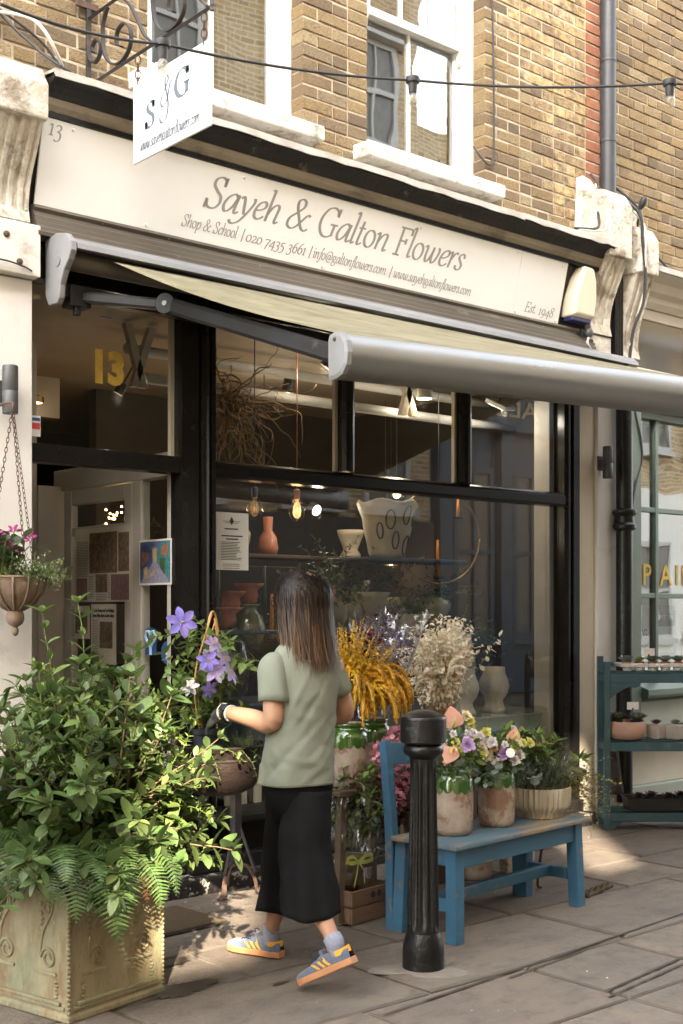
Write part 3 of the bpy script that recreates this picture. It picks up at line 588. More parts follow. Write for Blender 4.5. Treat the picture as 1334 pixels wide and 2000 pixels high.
# ------------------------------------------------------------------ awning
aw = thing('awning', 'half extended retractable awning with aluminium front bar and mossy canvas', 'awning', (4.9, -.2, 3.0))
m = MB(); m.prism([(-.12, 3.17), (-.12, 3.205), (-.2, 3.21), (-.31, 3.185), (-.345, 3.155), (-.352, 3.13), (-.335, 3.128), (-.3, 3.16), (-.2, 3.185)], 'x', 2.83, 7.1); m.build('cover_hood', 'awning_cover', aw)
m = MB(); m.prism([(-.1, 3.215), (-.21, 3.225), (-.3, 3.205), (-.345, 3.16), (-.35, 3.12), (-.325, 3.08), (-.28, 3.04), (-.245, 2.98), (-.235, 2.92), (-.215, 2.895), (-.13, 2.9), (-.1, 2.95)], 'x', 2.795, 2.828); ep = m.build('end_plate', 'awning_cover', aw, bevel=.006)
m = MB(); m.lathe([(.026, 0), (.026, .004), (.02, .005), (.0, .005)], 16, M=Matrix.Translation((2.795, -.225, 3.09)) @ Matrix.Rotation(R(-90), 4, 'Y')); m.build('boss', 'awning_cover', ep)
m = MB(); m.tube([(2.83, -.235, 3.10), (7.08, -.235, 3.10)], .046, 14); m.build('roller', 'moulding_grey', aw, smooth=True, auto=40)
sbox(aw, 'torsion_bar', 'awning_arm', 2.83, 7.05, -.19, -.13, 2.94, 3.0)
BAR0 = Vector((3.045, -1.955, 2.415)); bdir = Vector((.983, -.183, 0)); BAR1 = BAR0 + bdir * 4.15
bn = Vector((-.183, -.983, 0)); tri = []
def bar_ring(c): return [tuple(c + bn * u + Vector((0, 0, v))) for u, v in ((-.045, .08), (-.0, .085), (.042, .072), (.07, .042), (.08, .0), (.07, -.042), (.042, -.07), (.0, -.08), (-.045, -.08), (-.055, -.066), (-.055, .066))]
m = MB(); m.loft([bar_ring(BAR0), bar_ring(BAR1)]); fb = m.build('front_bar', 'awning_alu', aw, smooth=True, auto=50)
m = MB(); c_ = [(BAR0 - bdir * .012)]; m.loft([[tuple(Vector(q) * 1) for q in [tuple(BAR0 + (Vector(p) - BAR0) * 1.07) for p in bar_ring(BAR0)]], [tuple(BAR0 + (Vector(p) - BAR0) * 1.07 - bdir * .02) for p in bar_ring(BAR0)], [tuple(BAR0 + (Vector(p) - BAR0) * .9 - bdir * .026) for p in bar_ring(BAR0)]]); m.build('end_cap', 'awning_cover', fb)
m = MB(); m.sphere(BAR0 - bdir * .027 + Vector((0, 0, .06)), .008, 8, 5); m.build('cap_screw', 'iron_rust', fb)
NX, NY = 40, 14; vv = []; ff = []
for i in range(NX + 1):
    for j in range(NY + 1):
        a = i / NX; b = j / NY; p0 = Vector((3.03 + a * 4.03, -.27, 3.13)); p1 = BAR0 + bdir * (.05 + a * 4.05) + Vector((0, 0, .088)) - bn * .03
        p = p0.lerp(p1, b); p.z -= .035 * math.sin(math.pi * b) + .006 * math.sin(a * 30) * math.sin(math.pi * b); vv.append(tuple(p))
for i in range(NX):
    for j in range(NY): k = i * (NY + 1) + j; ff.append((k, k + NY + 1, k + NY + 2, k + 1))
m = MB(); m.add(vv, ff); fab = m.build('canvas', 'awning_fabric', aw, smooth=True)
sd = fab.modifiers.new('thick', 'SOLIDIFY'); sd.thickness = .003
E0 = Vector((3.19, -.56, 2.885)); S0 = Vector((2.93, -.17, 2.955)); T0 = Vector((3.10, -1.93, 2.42))
def arm(name, a, b, w_, h_, parent):
    d = (b - a).normalized(); s = d.cross(Vector((0, 0, 1))).normalized(); u = s.cross(d); m = MB()
    m.loft([[tuple(p + s * q * w_ + u * r_ * h_) for q, r_ in ((-1, -.6), (-.6, -1), (.6, -1), (1, -.6), (1, .6), (.6, 1), (-.6, 1), (-1, .6))] for p in (a, b)]); return m.build(name, 'awning_arm', parent)
arm('upper_arm', S0, E0, .02, .026, aw); arm('forearm', E0 + (T0 - E0) * .04, T0, .024, .036, aw)
m = MB(); ax = Matrix.Translation(E0 + Vector((-.01, 0, .0))) @ Matrix.Rotation(R(35), 4, 'Z') @ Matrix.Rotation(R(90), 4, 'Y'); m.lathe([(.0, -.035), (.046, -.035), (.05, -.03), (.05, -.008), (.046, -.006), (.046, .006), (.05, .008), (.05, .03), (.046, .035), (.0, .035)], 20, M=ax); el_ = m.build('elbow_joint', 'awning_arm', aw, smooth=True, auto=35)
m = MB(); m.lathe([(.0, -.04), (.012, -.04), (.012, -.034)], 12, M=ax); m.build('pivot_pin', 'awning_cover', el_)
m = MB(); m.box(2.87, 2.98, -.21, -.12, 2.9, 3.0); m.box(2.9, 2.93, -.2, -.17, 2.86, 2.93); m.build('shoulder_bracket', 'awning_arm', aw, bevel=.005)
m = MB(); m.tube([(3.06, -.2, 2.94), (3.06, -.2, 2.87)], .004, 6); m.box(3.03, 3.09, -.21, -.19, 2.865, 2.875); m.build('adjuster_bolt', 'lamp_zinc', aw)
# ------------------------------------------------------------------ hanging sign, bracket
sb = thing('sign_bracket', 'black wrought iron scroll bracket carrying the hanging sign', 'bracket', (3.07, 0, 4.1))
XB = 3.07
def flatbar(m, pts, w_=.012, t_=.006): 
    rings = []
    for i, p in enumerate(pts):
        a = pts[max(i - 1, 0)]; b = pts[min(i + 1, len(pts) - 1)]; d = Vector((b[0] - a[0], b[1] - a[1])); d = d.normalized() if d.length else Vector((1, 0)); n = Vector((-d.y, d.x)) * t_ / 2
        rings.append([(XB - w_ / 2, p[0] + n.x, p[1] + n.y), (XB + w_ / 2, p[0] + n.x, p[1] + n.y), (XB + w_ / 2, p[0] - n.x, p[1] - n.y), (XB - w_ / 2, p[0] - n.x, p[1] - n.y)])
    m.loft(rings)
m = MB(); flatbar(m, [(-.02, 4.5), (-.02, 4.0)], .024, .012); m.build('wall_bar', 'iron_black', sb)
m = MB(); m.box(XB - .07, XB + .05, -.028, -.012, 4.42, 4.45); m.build('fixing_plate', 'iron_rust', sb)
m = MB(); m.tube([(XB, -.03, 4.042), (XB, -1.09, 4.05)], .0105, 4); m.build('lower_rail', 'iron_black', sb)
m = MB(); m.tube([(XB, -.03, 4.372), (XB, -1.09, 4.38)], .0105, 4); m.build('upper_rail', 'iron_black', sb)
m = MB(); m.tube([(XB, -1.08, 4.03), (XB, -1.08, 4.5)], .012, 4); m.build('end_post', 'iron_black', sb)
SC2 = [(-.205, .32), (-.165, .26), (-.16, .19), (-.18, .1), (-.24, .035), (-.32, .014), (-.387, .037), (-.42, .085), (-.41, .147), (-.355, .188), (-.3, .172), (-.29, .115), (-.335, .085)]
for pts in ([(-.03, .315), (-.025, .26), (-.022, .2), (-.03, .13), (-.08, .092), (-.13, .115), (-.135, .165), (-.095, .2), (-.06, .18), (-.065, .15)], SC2, [(-.3, .325), (-.37, .29), (-.43, .23), (-.49, .142), (-.54, .068), (-.605, .012)],
            [(y - .45, z) for y, z in SC2], [(-.75, .325), (-.82, .29), (-.88, .23), (-.94, .142), (-.99, .068), (-1.05, .012)], [(-.63, .325), (-.66, .25), (-.7, .2), (-.74, .22), (-.73, .27), (-.69, .275)]):
    m = MB(); flatbar(m, crv([(y, 4.045 + z) for y, z in pts], 5), .02, .007); m.build('scroll', 'iron_black', sb)
hs = thing('hanging_sign', 'white hanging sign with grey monogram letters on the scroll bracket', 'sign', (XB, -.76, 3.54))
m = MB(); m.box(XB - .006, XB + .006, -1.075, -.447, 3.541, 3.914); m.build('panel', 'enamel_white', hs, bevel=.003)
m = MB(); m.prism([(-.51, 3.91), (-.51, 3.945), (-.545, 3.957), (-.59, 3.951), (-.61, 3.963), (-.63, 3.947), (-.64, 3.955), (-.655, 3.91)], 'x', XB - .004, XB + .004); m.build('torn_corner', 'enamel_white', hs)
ox = XB - .0075
def sgn_l(t, yy, z, w_, size, **k): return lettering(hs, t, 'sign_slate', (ox, yy, z), (0, -1, 0), (0, 0, 1), width=w_, size=size, **k)
sgn_l('S', -.562, 3.674, .08, .116, thick=.17, thin=.045, slant=0); sgn_l('G', -.8, 3.735, .125, .122, thick=.17, thin=.045, slant=0)
sgn_l('www.sayehgaltonflowers.com', -.51, 3.582, .485, .056, thick=.15, thin=.085, slant=.2, n=3)
am = MB(); GL['~'] = (.9, [[(.86, .98), (.8, 1.02), (.72, .9), (.58, .4), (.42, .14), (.24, .1), (.14, .3), (.24, .6), (.46, .86), (.62, 1.16), (.58, 1.34), (.46, 1.3), (.42, 1.08), (.52, .6), (.62, .1), (.52, -.4), (.3, -.6), (.12, -.5), (.1, -.3), (.28, -.2)]])
sgn_l('~', -.668, 3.722, .115, .104, thick=.1, thin=.04, slant=0)
def chain(parent, a, b, n_, r=.013, t=.003):
    a, b = Vector(a), Vector(b); d = (b - a) / n_
    me = None
    for k in range(n_):
        m = MB(); c = a + d * (k + .5); L_ = d.length * .66; dn = d.normalized(); s = dn.orthogonal().normalized(); s = s if k % 2 else dn.cross(s)
        m.tube([tuple(c + dn * L_ * math.cos(q) + s * r * math.sin(q)) for q in [i * math.pi / 5 for i in range(10)] + [0]], t, 5); m.build('chain_link', 'iron_rust', parent)
chain(hs, (XB, -.48, 4.035), (XB, -.48, 3.9), 4); chain(hs, (XB, -1.02, 4.04), (XB, -1.02, 3.9), 4)
# ------------------------------------------------------------------ festoon lights
fl = thing('festoon_lights', 'string of festoon bulbs on black cable across the front', 'string lights', (3.8, -1.53, 3.7))
FP = [(1.87, -1.57, 3.5), (2.582, -1.456, 3.615), (3.823, -1.533, 3.795), (4.764, -2.211, 3.824), (5.4, -2.6, 3.9)]
m = MB(); pts = []
for i in range(len(FP) - 1):
    a, b = Vector(FP[i]), Vector(FP[i + 1])
    for k in range(10): t = k / 10; p = a.lerp(b, t); p.z -= .025 * 4 * t * (1 - t); pts.append(p)
pts.append(Vector(FP[-1])); m.tube(pts, .0058, 6); m.build('cable', 'cable_dark', fl)
for p in FP[1:4]:
    m = MB(); m.lathe([(.0, .012), (.03, .012), (.032, .0), (.03, -.012), (.021, -.014), (.019, -.045), (.017, -.06), (.0, -.06)], 14, p); s = m.build('socket', 'dark_plastic', fl, smooth=True, auto=40)
    m = MB(); m.lathe([(.004, -.052), (.013, -.056), (.019, -.07), (.0225, -.085), (.02, -.1), (.012, -.109), (.002, -.112)], 14, p); m.build('bulb', 'bulb_frost', fl, smooth=True)
# ------------------------------------------------------------------ loose cables
def cable(pts, r, label, mat='cable_dark', name='cable'):
    m = MB(); m.tube(crv(pts, 6), r, 6); o = m.build(name, mat); tag(o, label, 'cable', 'loose cables on the fronts'); return o
cable([(6.0, -.008, 5.6), (6.015, -.008, 5.0), (6.02, -.008, 4.5), (6.005, -.01, 4.36), (5.96, -.012, 4.33), (5.88, -.01, 4.37), (5.86, .02, 4.43)], .006, 'thin brown cable hanging down the brick right of the window')
cable([(2.3, -.31, 4.3), (2.5, -.03, 4.26), (2.62, -.33, 4.12), (2.74, -.34, 3.98), (2.9, -.1, 4.02), (3.0, -.03, 4.03), (3.15, -.03, 3.98), (3.3, -.2, 3.96)], .008, 'white cable looping over the left stone corbel', 'cable_white')
cable([(2.3, -.2, 4.36), (2.58, -.05, 4.25), (2.7, -.2, 4.06), (2.78, -.3, 3.96), (2.82, -.3, 3.95)], .007, 'dark cable dropping behind the left stone corbel')
cable([(2.1, -.05, 4.42), (2.75, -.02, 4.22), (2.95, -.02, 4.08), (3.25, -.02, 4.0)], .006, 'dark cable running along brick behind the scroll bracket')
cable([(6.5, -.28, 3.965), (6.7, -.31, 4.0), (6.85, -.2, 4.15), (6.94, -.12, 4.36), (6.99, -.07, 4.44), (7.0, -.02, 4.5)], .009, 'grey cable rising from cornice end over white render patch')
cable([(6.52, -.3, 3.955), (6.75, -.32, 3.99), (6.86, -.26, 4.1), (6.9, -.2, 4.22), (6.95, -.1, 4.4)], .006, 'white cable rising beside grey cable at the cornice end', 'cable_white')
cable([(7.1, -.14, 4.36), (7.17, -.3, 4.2), (7.2, -.31, 4.0), (7.23, -.31, 3.8), (7.235, -.29, 3.6), (7.19, -.24, 3.4), (7.19, -.2, 3.15)], .012, 'thick black cable between the two flaking corbels')
cable([(7.14, -.14, 4.33), (7.2, -.32, 4.12), (7.215, -.32, 3.9), (7.24, -.3, 3.7), (7.2, -.25, 3.45), (7.18, -.22, 3.3)], .007, 'thin grey cable tied along the corbel gap', 'cable_white')
cable([(7.12, -.08, 4.46), (7.3, -.2, 4.28), (7.5, -.06, 4.18), (7.9, -.03, 4.0), (8.6, -.03, 3.7)], .009, 'black cable sloping down right over brick from the corbels')
cable([(7.4, -.1, 4.1), (7.6, -.04, 3.98), (8.2, -.03, 3.86), (8.8, -.03, 3.9)], .006, 'second thin cable running right below the brick wall cable')
m = MB(); m.lathe([(.006, 0), (.02, .015), (.026, .05), (.02, .08), (.008, .09)], 12, M=Matrix.Translation((7.17, -.31, 4.22)) @ Matrix.Rotation(.5, 4, 'X')); tag(m.build('junction_box', 'dark_plastic', smooth=True), 'small black cable joint on top of the corbel gap', 'junction box')
cable([(7.42, -.06, 3.2), (7.44, -.07, 2.9), (7.5, -.075, 2.7), (7.52, -.07, 2.55), (7.46, -.07, 2.4), (7.34, -.12, 2.2)], .009, 'black cable hanging in a bow down the green window frame')
# ------------------------------------------------------------------ neighbouring green shopfront
ns = thing('shopfront', 'sage green neighbouring shopfront with small panes right of the pipe', 'shopfront', (8.6, 0, 0))
sbox(ns, 'frame_post', 'green_paint', 7.335, 7.52, -.07, .1, .62, 3.2)
m = MB(); m.prism([(.1, 2.86), (-.04, 2.86), (-.05, 2.9), (-.075, 2.91), (-.075, 2.95), (-.1, 2.965), (-.1, 3.06), (.1, 3.06)], 'x', 7.522, 10.4); m.build('window_head', 'green_paint', ns)
m = MB(); m.prism([(.1, .86), (-.12, .83), (-.13, .85), (-.13, .89), (.0, .93), (.1, .93)], 'x', 7.522, 10.4); m.build('window_sill', 'green_paint', ns)
xs_ = [7.522, 7.78, 8.33, 8.9, 9.5, 10.1]; zs_ = [.93, 1.57, 2.2, 2.86]
for x in xs_[1:]: sbox(ns, 'glazing_bar', 'green_paint', x - .018, x + .018, -.02, .04, .93, 2.86, bevel=.004)
for z in zs_[1:3]: sbox(ns, 'glazing_bar', 'green_paint', 7.522, 10.4, -.016, .036, z - .018, z + .018, bevel=.004)
for i in range(len(xs_) - 1):
    for j in range(3):
        m = MB(); m.box(xs_[i], xs_[i + 1], .008, .012, zs_[j], zs_[j + 1]); m.build('pane', 'old_glass', ns)
m = MB(); m.prism([(.2, .62), (-.05, .62), (-.05, .8), (-.02, .83), (.2, .83)], 'x', 7.335, 10.4); m.build('stall_riser', 'sage_light', ns)
m = MB(); m.prism([(.1, .55), (-.14, .5), (-.15, .53), (-.15, .57), (.0, .618), (.1, .618)], 'x', 7.335, 10.4); m.build('riser_moulding', 'green_paint', ns)
sbox(ns, 'lower_riser', 'cream_fascia', 7.335, 10.4, -.04, .1, .2, .5)
sbox(ns, 'plinth', 'sage_light', 7.335, 10.4, -.09, .1, -.02, .2)
m = MB(); m.prism([(.1, 3.06), (-.14, 3.06), (-.15, 3.1), (-.14, 3.16), (-.1, 3.2), (.1, 3.2)], 'x', 7.42, 10.4); m.build('fascia_sill', 'cream_fascia', ns)
pm('mirror_fascia', (.05, .035, .02), rough=.06, spec=1.0, coat=1)
m = MB(); m.box(7.42, 10.4, -.02, .06, 3.2, 3.66); m.build('fascia_glass', 'mirror_fascia', ns)
m = MB(); m.prism([(.1, 3.66), (-.05, 3.66), (-.08, 3.7), (-.08, 3.74), (-.13, 3.76), (-.15, 3.82), (-.24, 3.86), (-.25, 3.9), (.0, 3.95), (.1, 3.95)], 'x', 7.42, 10.4); m.build('cornice', 'cream_fascia', ns)
m = MB(); m.prism([(.0, 3.95), (-.25, 3.905), (-.262, 3.86), (-.255, 3.86), (-.24, 3.91), (.0, 3.99)], 'x', 7.42, 10.4); m.build('lead_flashing', 'lead', ns)
sbox(ns, 'frieze', 'cream_fascia', 7.42, 10.4, -.035, .05, 3.58, 3.658)
# room behind
pm('room_pale', (.5, .46, .38), (.35, .3, .24), sc=2, rough=.9)
m = MB(); m.box(7.35, 10.4, 1.2, 1.25, 0, 3.1); m.build('room_back', 'room_pale', ns)
m = MB(); m.box(7.34, 10.4, .12, 1.2, .6, .86); m.build('display_floor', 'room_pale', ns)
for t_, x_ in (('P', 7.63), ('A', 7.85), ('I', 8.04), ('R', 8.12)): plain_text(ns, t_, 'gold_leaf', (x_, .004, 1.65), (1, 0, 0), (0, 0, 1), .22, bold=.002)
po = thing('poster', 'white poster with bold capitals inside the green shop window', 'poster', (7.64, .03, .94))
sbox(po, 'sheet', 'paper', 7.53, 7.755, .03, .034, .98, 1.5, bevel=0)
for t, z in (('RY', 1.37), ('NING', 1.25), ('VICE', 1.13)): plain_text(po, t, 'ink', (7.535, .028, z), (1, 0, 0), (0, 0, 1), .11, width={'RY': .075, 'NING': .185, 'VICE': .2}[t], bold=.002)
pp = thing('poster', 'dark framed poster with small white heading in the green shop window', 'poster', (7.95, .05, .94))
pm('poster_dark', (.06, .065, .08), (.1, .1, .13), sc=9, rough=.4)
sbox(pp, 'sheet', 'poster_dark', 7.83, 8.12, .05, .054, .95, 1.5, bevel=0)
sbox(pp, 'picture', 'paper', 7.86, 8.09, .044, .049, 1.15, 1.34, bevel=0)
for t, z in (('HAMPSTEAD', 1.44), ('VILLAGE VIEWS', 1.395)): plain_text(pp, t, 'paper', (7.85, .047, z), (1, 0, 0), (0, 0, 1), .045, width=.24)
for (x, z, w_, h_, c) in ((7.8, 1.62, .07, .3, (.5, .06, .05)), (8.2, 1.6, .12, .4, (.55, .5, .42)), (8.0, 1.62, .06, .34, (.6, .56, .5))):
    nm = 'garment_%d' % int(x * 100); pm(nm, c, tuple(q * .7 for q in c), sc=6, rough=.9)
    m = MB(); m.lathe([(w_ * .5, 0), (w_ * .55, h_ * .5), (w_ * .4, h_ * .85), (w_ * .1, h_)], 12, (x, .45, z - .3)); tag(m.build('hanging_garment', nm, smooth=True), {7.8: 'red garment hanging inside the green shop window', 8.2: 'beige garment hanging inside green window at the frame edge', 8.0: 'pale garment hanging behind the dark poster'}[x], 'garment')
# ------------------------------------------------------------------ the other side of the street (behind the camera; seen in the panes)
fbm = bpy.data.materials.new('far_brick'); fbm.use_nodes = True; n_ = fbm.node_tree; bt_ = n_.nodes.new('ShaderNodeTexBrick'); tc_ = n_.nodes.new('ShaderNodeTexCoord'); mp_ = n_.nodes.new('ShaderNodeMapping'); mp_.inputs['Rotation'].default_value = (R(90), 0, 0)
bt_.inputs['Color1'].default_value = (.52, .37, .17, 1); bt_.inputs['Color2'].default_value = (.34, .22, .1, 1); bt_.inputs['Mortar'].default_value = (.6, .52, .4, 1); bt_.inputs['Scale'].default_value = 1; bt_.inputs['Brick Width'].default_value = .23; bt_.inputs['Row Height'].default_value = .08; bt_.inputs['Mortar Size'].default_value = .012
n_.links.new(tc_.outputs['Object'], mp_.inputs[0]); n_.links.new(mp_.outputs[0], bt_.inputs[0]); n_.links.new(bt_.outputs[0], n_.nodes['Principled BSDF'].inputs['Base Color']); n_.nodes['Principled BSDF'].inputs['Roughness'].default_value = .9; MATS['far_brick'] = fbm
pm('far_white', (.48, .47, .44), rough=.5); pm('far_cream', (.66, .6, .48), (.58, .52, .42), sc=2, rough=.6)
pm('far_dark', (.03, .028, .026), rough=.5); pm('pub_blue', (.03, .075, .125), (.024, .06, .1), sc=3, rough=.35); pm('far_glass', (.16, .15, .13), rough=.35); pm('far_bright', (.8, .78, .72), rough=.6)
pm('slate', (.09, .09, .1), rough=.7); pm('gilt', (.75, .6, .3), rough=.5)
YO = -9.2
def far_window(parent, x0, x1, z0, z1, head=True, frame='far_white'):
    m = MB(); y = YO + .03
    for a, b, c, d in ((x0, x0 + .1, z0, z1), (x1 - .1, x1, z0, z1), (x0, x1, z1 - .1, z1), (x0, x1, z0, z0 + .08), (x0, x1, (z0 + z1) / 2 - .03, (z0 + z1) / 2 + .04), ((x0 + x1) / 2 - .02, (x0 + x1) / 2 + .02, z0, z1)): m.box(a, b, y - .06, y + U(.0, .004) + .03, c, d)
    m.box(x0 - .12, x1 + .12, y - .02, y + .12, z0 - .14, z0 - .001)
    if head: m.box(x0 - .2, x1 + .2, y - .02, y + .2, z1 + .002, z1 + .2)
    wn = m.build('window', frame, parent); m = MB(); m.box(x0 + .09, x1 - .09, y - .03, y - .01, z0 + .07, z1 - .09); m.build('pane', 'far_glass', wn)
fa = thing('brick_building', 'tall yellow brick terrace across the street with open stair gallery', 'building', (-3, YO - 2, 0))
H1 = (-1.34, -.55, 6.0, 7.7); H2 = (-4.2, -3.3, 5.9, 7.25)  # unseen openings added in the wall to shape the sun patches opposite
m = MB(); Y0, Y1 = YO - .5, YO
m.box(-22, 14.6, Y0, Y1, 0, 5.9); m.box(-22, H2[0], Y0, Y1, 5.9, 7.7); m.box(H2[1], H1[0], Y0, Y1, 5.9, 7.7); m.box(H1[1], 14.6, Y0, Y1, 5.9, 7.7)
m.box(H2[0], H2[1], Y0, Y1, 7.25, 7.7); m.box(H1[0], H1[1], Y0, Y1, 5.9, 6.0); m.box(-22, 14.6, Y0, Y1, 7.7, 12.9)
m.build('wall', 'far_brick', fa)
m = MB(); m.box(-22, 14.6, YO - .62, YO + .25, 12.9, 13.2); m.box(-22, 14.6, YO - .02, YO + .16, 7.9, 8.1); m.build('cornice', 'far_white', fa)
for x in (7.6, 9.8, 12.0, 13.6):
    for z in (4.0 - .9, 5.6 + .6, 9.0): far_window(fa, x - .5, x + .5, z, z + 1.7)
m = MB(); m.box(2, 14.6, YO, YO + .1, 0, 2.9); m.build('shop_level', 'far_dark', fa)
fp = thing('pub_building', 'brick pub with blue ground floor front across the street', 'building', (17, YO - 2, 0))
m = MB(); m.box(14.6, 19.6, YO - .5, YO - .05, 5.5, 9.6); m.build('wall', 'far_brick', fp)
m = MB(); m.box(14.6, 19.6, YO - .5, YO, 0, 5.5); m.box(14.6, 19.6, YO, YO + .25, 4.55, 4.7); m.box(14.6, 19.6, YO, YO + .3, 5.4, 5.6)
for x in (14.7, 16.2, 17.7, 19.2): m.box(x, x + .3, YO, YO + .14, 0, 4.55)
m.build('timber_front', 'pub_blue', fp)
for x in (15.1, 16.6, 18.1): far_window(fp, x, x + 1.0, 1.0, 3.9, False, 'pub_blue')
for x in (15.6, 17.4): far_window(fp, x, x + 1.0, 6.2, 8.0)
plain_text(fp, 'ALES', 'gilt', (17.3, YO + .02, 4.85), (-1, 0, 0), (0, 0, 1), .42, width=1.4, bold=.004)
fc = thing('cream_building', 'sunny cream fronted house across the street beyond the pub', 'building', (24, YO - 2, 0))
m = MB(); m.box(19.6, 36, YO - .5, YO, 0, 3.8); m.build('shop_level', 'far_bright', fc)
m = MB(); m.box(19.6, 36, YO - .5, YO - .03, 3.8, 8.6); m.build('wall', 'far_brick', fc)
for x in (20.2, 21.9, 23.6, 25.4, 27.2): far_window(fc, x, x + 1.05, 4.6, 6.6); far_window(fc, x, x + 1.1, .9, 2.8, False)
# end of the street on this side, so the row does not stop at the frame
# ------------------------------------------------------------------ inside the shop
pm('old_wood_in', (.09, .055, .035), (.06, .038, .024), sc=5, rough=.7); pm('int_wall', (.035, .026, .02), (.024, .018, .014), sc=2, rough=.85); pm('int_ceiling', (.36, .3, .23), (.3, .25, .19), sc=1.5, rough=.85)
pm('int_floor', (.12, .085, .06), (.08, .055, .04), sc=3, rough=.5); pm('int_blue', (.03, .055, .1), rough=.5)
pm('door_paint', (.46, .43, .385), (.4, .37, .33), sc=3, rough=.5, dirt=((.35, .3, .24), 6, .64, .8, .4))
pm('terracotta', (.42, .16, .1), (.34, .12, .075), sc=10, rough=.45, coat=.3, dirt=((.5, .36, .3), 12, .6, .7, .5))
pm('glaze_olive', (.17, .19, .1), (.1, .11, .055), sc=14, rough=.2, coat=.6, stretch=(3, 3, .5))
pm('stoneware', (.5, .46, .37), (.42, .38, .3), sc=8, rough=.5, bump=.05, bsc=60); pm('stoneware_grey', (.36, .33, .27), (.28, .25, .2), sc=8, rough=.55)
pm('glaze_sage', (.34, .33, .22), (.26, .25, .16), sc=9, rough=.25, coat=.5); pm('line_brown', (.06, .045, .03), rough=.7)
pm('candle_green', (.06, .1, .055), rough=.5, spec=.3); pm('candle_orange', (.75, .3, .03), rough=.5); pm('root_wood', (.26, .17, .09), (.17, .11, .06), sc=20, rough=.85)
pm('brass', (.4, .27, .12), rough=.3, metal=.9); pm('pale_slat', (.62, .56, .43), (.52, .46, .35), sc=9, rough=.7, stretch=(4, 4, .6)); pm('shelf_green', (.22, .28, .24), rough=.15)
pm('filament', (1, .6, .2), emit=((1, .5, .14), 9)); pm('lamp_face', (1, .9, .75), emit=((1, .9, .74), 3)); pm('lamp_face_warm', (1, .75, .45), emit=((1, .7, .35), 1.2))
pm('photo_dark', (.1, .07, .05), (.3, .2, .13), sc=40, rough=.6, contrast=(.4, .75)); pm('photo_warm', (.3, .12, .06), (.08, .1, .16), sc=45, rough=.6)
pm('clip_paper', (.6, .56, .48), (.54, .5, .42), sc=6, rough=.8); pm('clip_ink', (.2, .18, .16), rough=.9)
pm('picture_blue', (.12, .13, .3), (.4, .3, .22), sc=28, rough=.4, contrast=(.42, .62), dirt=((.05, .1, .08), 34, .55, .6, .8)); pm('sticker_blue', (.03, .09, .24), rough=.4); pm('sticker_pale', (.45, .62, .75), rough=.4)
shell = thing('shop_interior', 'dim brown flower shop room behind the large panes', 'room', (4.9, 2.5, 0))
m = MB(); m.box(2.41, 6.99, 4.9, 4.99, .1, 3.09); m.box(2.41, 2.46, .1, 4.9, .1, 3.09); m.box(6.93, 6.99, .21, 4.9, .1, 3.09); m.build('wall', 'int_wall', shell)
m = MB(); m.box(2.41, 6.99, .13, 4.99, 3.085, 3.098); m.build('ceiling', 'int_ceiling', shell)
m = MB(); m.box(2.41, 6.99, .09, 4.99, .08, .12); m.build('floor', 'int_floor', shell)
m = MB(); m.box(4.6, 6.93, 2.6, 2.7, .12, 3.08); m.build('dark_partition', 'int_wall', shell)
for i, (a, z, y) in enumerate(((3.8, 2.99, .85), (3.8, 2.785, .62))):
    m = MB(); m.tube([(a, y, z), (6.9, y, z)], .032, 12); m.build('ceiling_pipe', 'far_white', shell, smooth=True)
m = MB(); m.box(2.46, 4.2, 2.4, 2.5, 2.8, 3.08); m.build('ceiling_beam', 'int_ceiling', shell)
m = MB(); m.box(2.46, 3.2, 2.75, 3.15, 1.0, 1.04); m.box(2.46, 3.2, 2.75, 3.15, 1.5, 1.54); m.box(2.46, 3.2, 2.75, 3.15, 2.0, 2.04); m.build('back_shelf', 'int_floor', shell)
# lobby side glazing and open door along the doorway
lob = thing('lobby_screen', 'cream glazed side screen of the shop doorway with picture taped on', 'screen', (3.64, .2, .17))
sbox(lob, 'edge_post', 'door_paint', 3.6, 3.66, .062, .1, .17, 2.17); sbox(lob, 'rear_post', 'door_paint', 3.6, 3.66, .357, .45, .17, 2.17)
sbox(lob, 'base_panel', 'door_paint', 3.605, 3.65, .1, .357, .17, .72); sbox(lob, 'rail', 'door_paint', 3.6, 3.655, .1, .357, .722, .8); sbox(lob, 'header', 'door_paint', 3.6, 3.68, .062, 1.35, 2.172, 2.3)
m = MB(); m.box(3.62, 3.624, .1, .357, .8, 2.17); m.build('pane', 'shop_glass', lob)
dr = thing('door', 'cream shop door standing open inward with newspaper clippings on its glass', 'door', (3.62, .8, .17))
for nm, b in (('hinge_stile', (.455, .53)), ('lock_stile', (1.13, 1.22))): sbox(dr, nm, 'door_paint', 3.6, 3.645, b[0], b[1], .18, 2.165)
sbox(dr, 'top_rail', 'door_paint', 3.602, 3.643, .53, 1.13, 2.08, 2.165); sbox(dr, 'bottom_panel', 'door_paint', 3.602, 3.643, .53, 1.13, .18, .85); sbox(dr, 'middle_rail', 'door_paint', 3.602, 3.643, .53, 1.13, 1.9, 1.95)
m = MB(); m.box(3.62, 3.624, .53, 1.13, .85, 2.08); m.build('pane', 'shop_glass', dr)
m = MB(); m.box(3.45, 3.62, 1.25, 1.36, .13, 2.2); m.box(3.3, 3.45, 1.27, 1.34, .13, 3.05); m.build('inner_jamb', 'door_paint', dr)
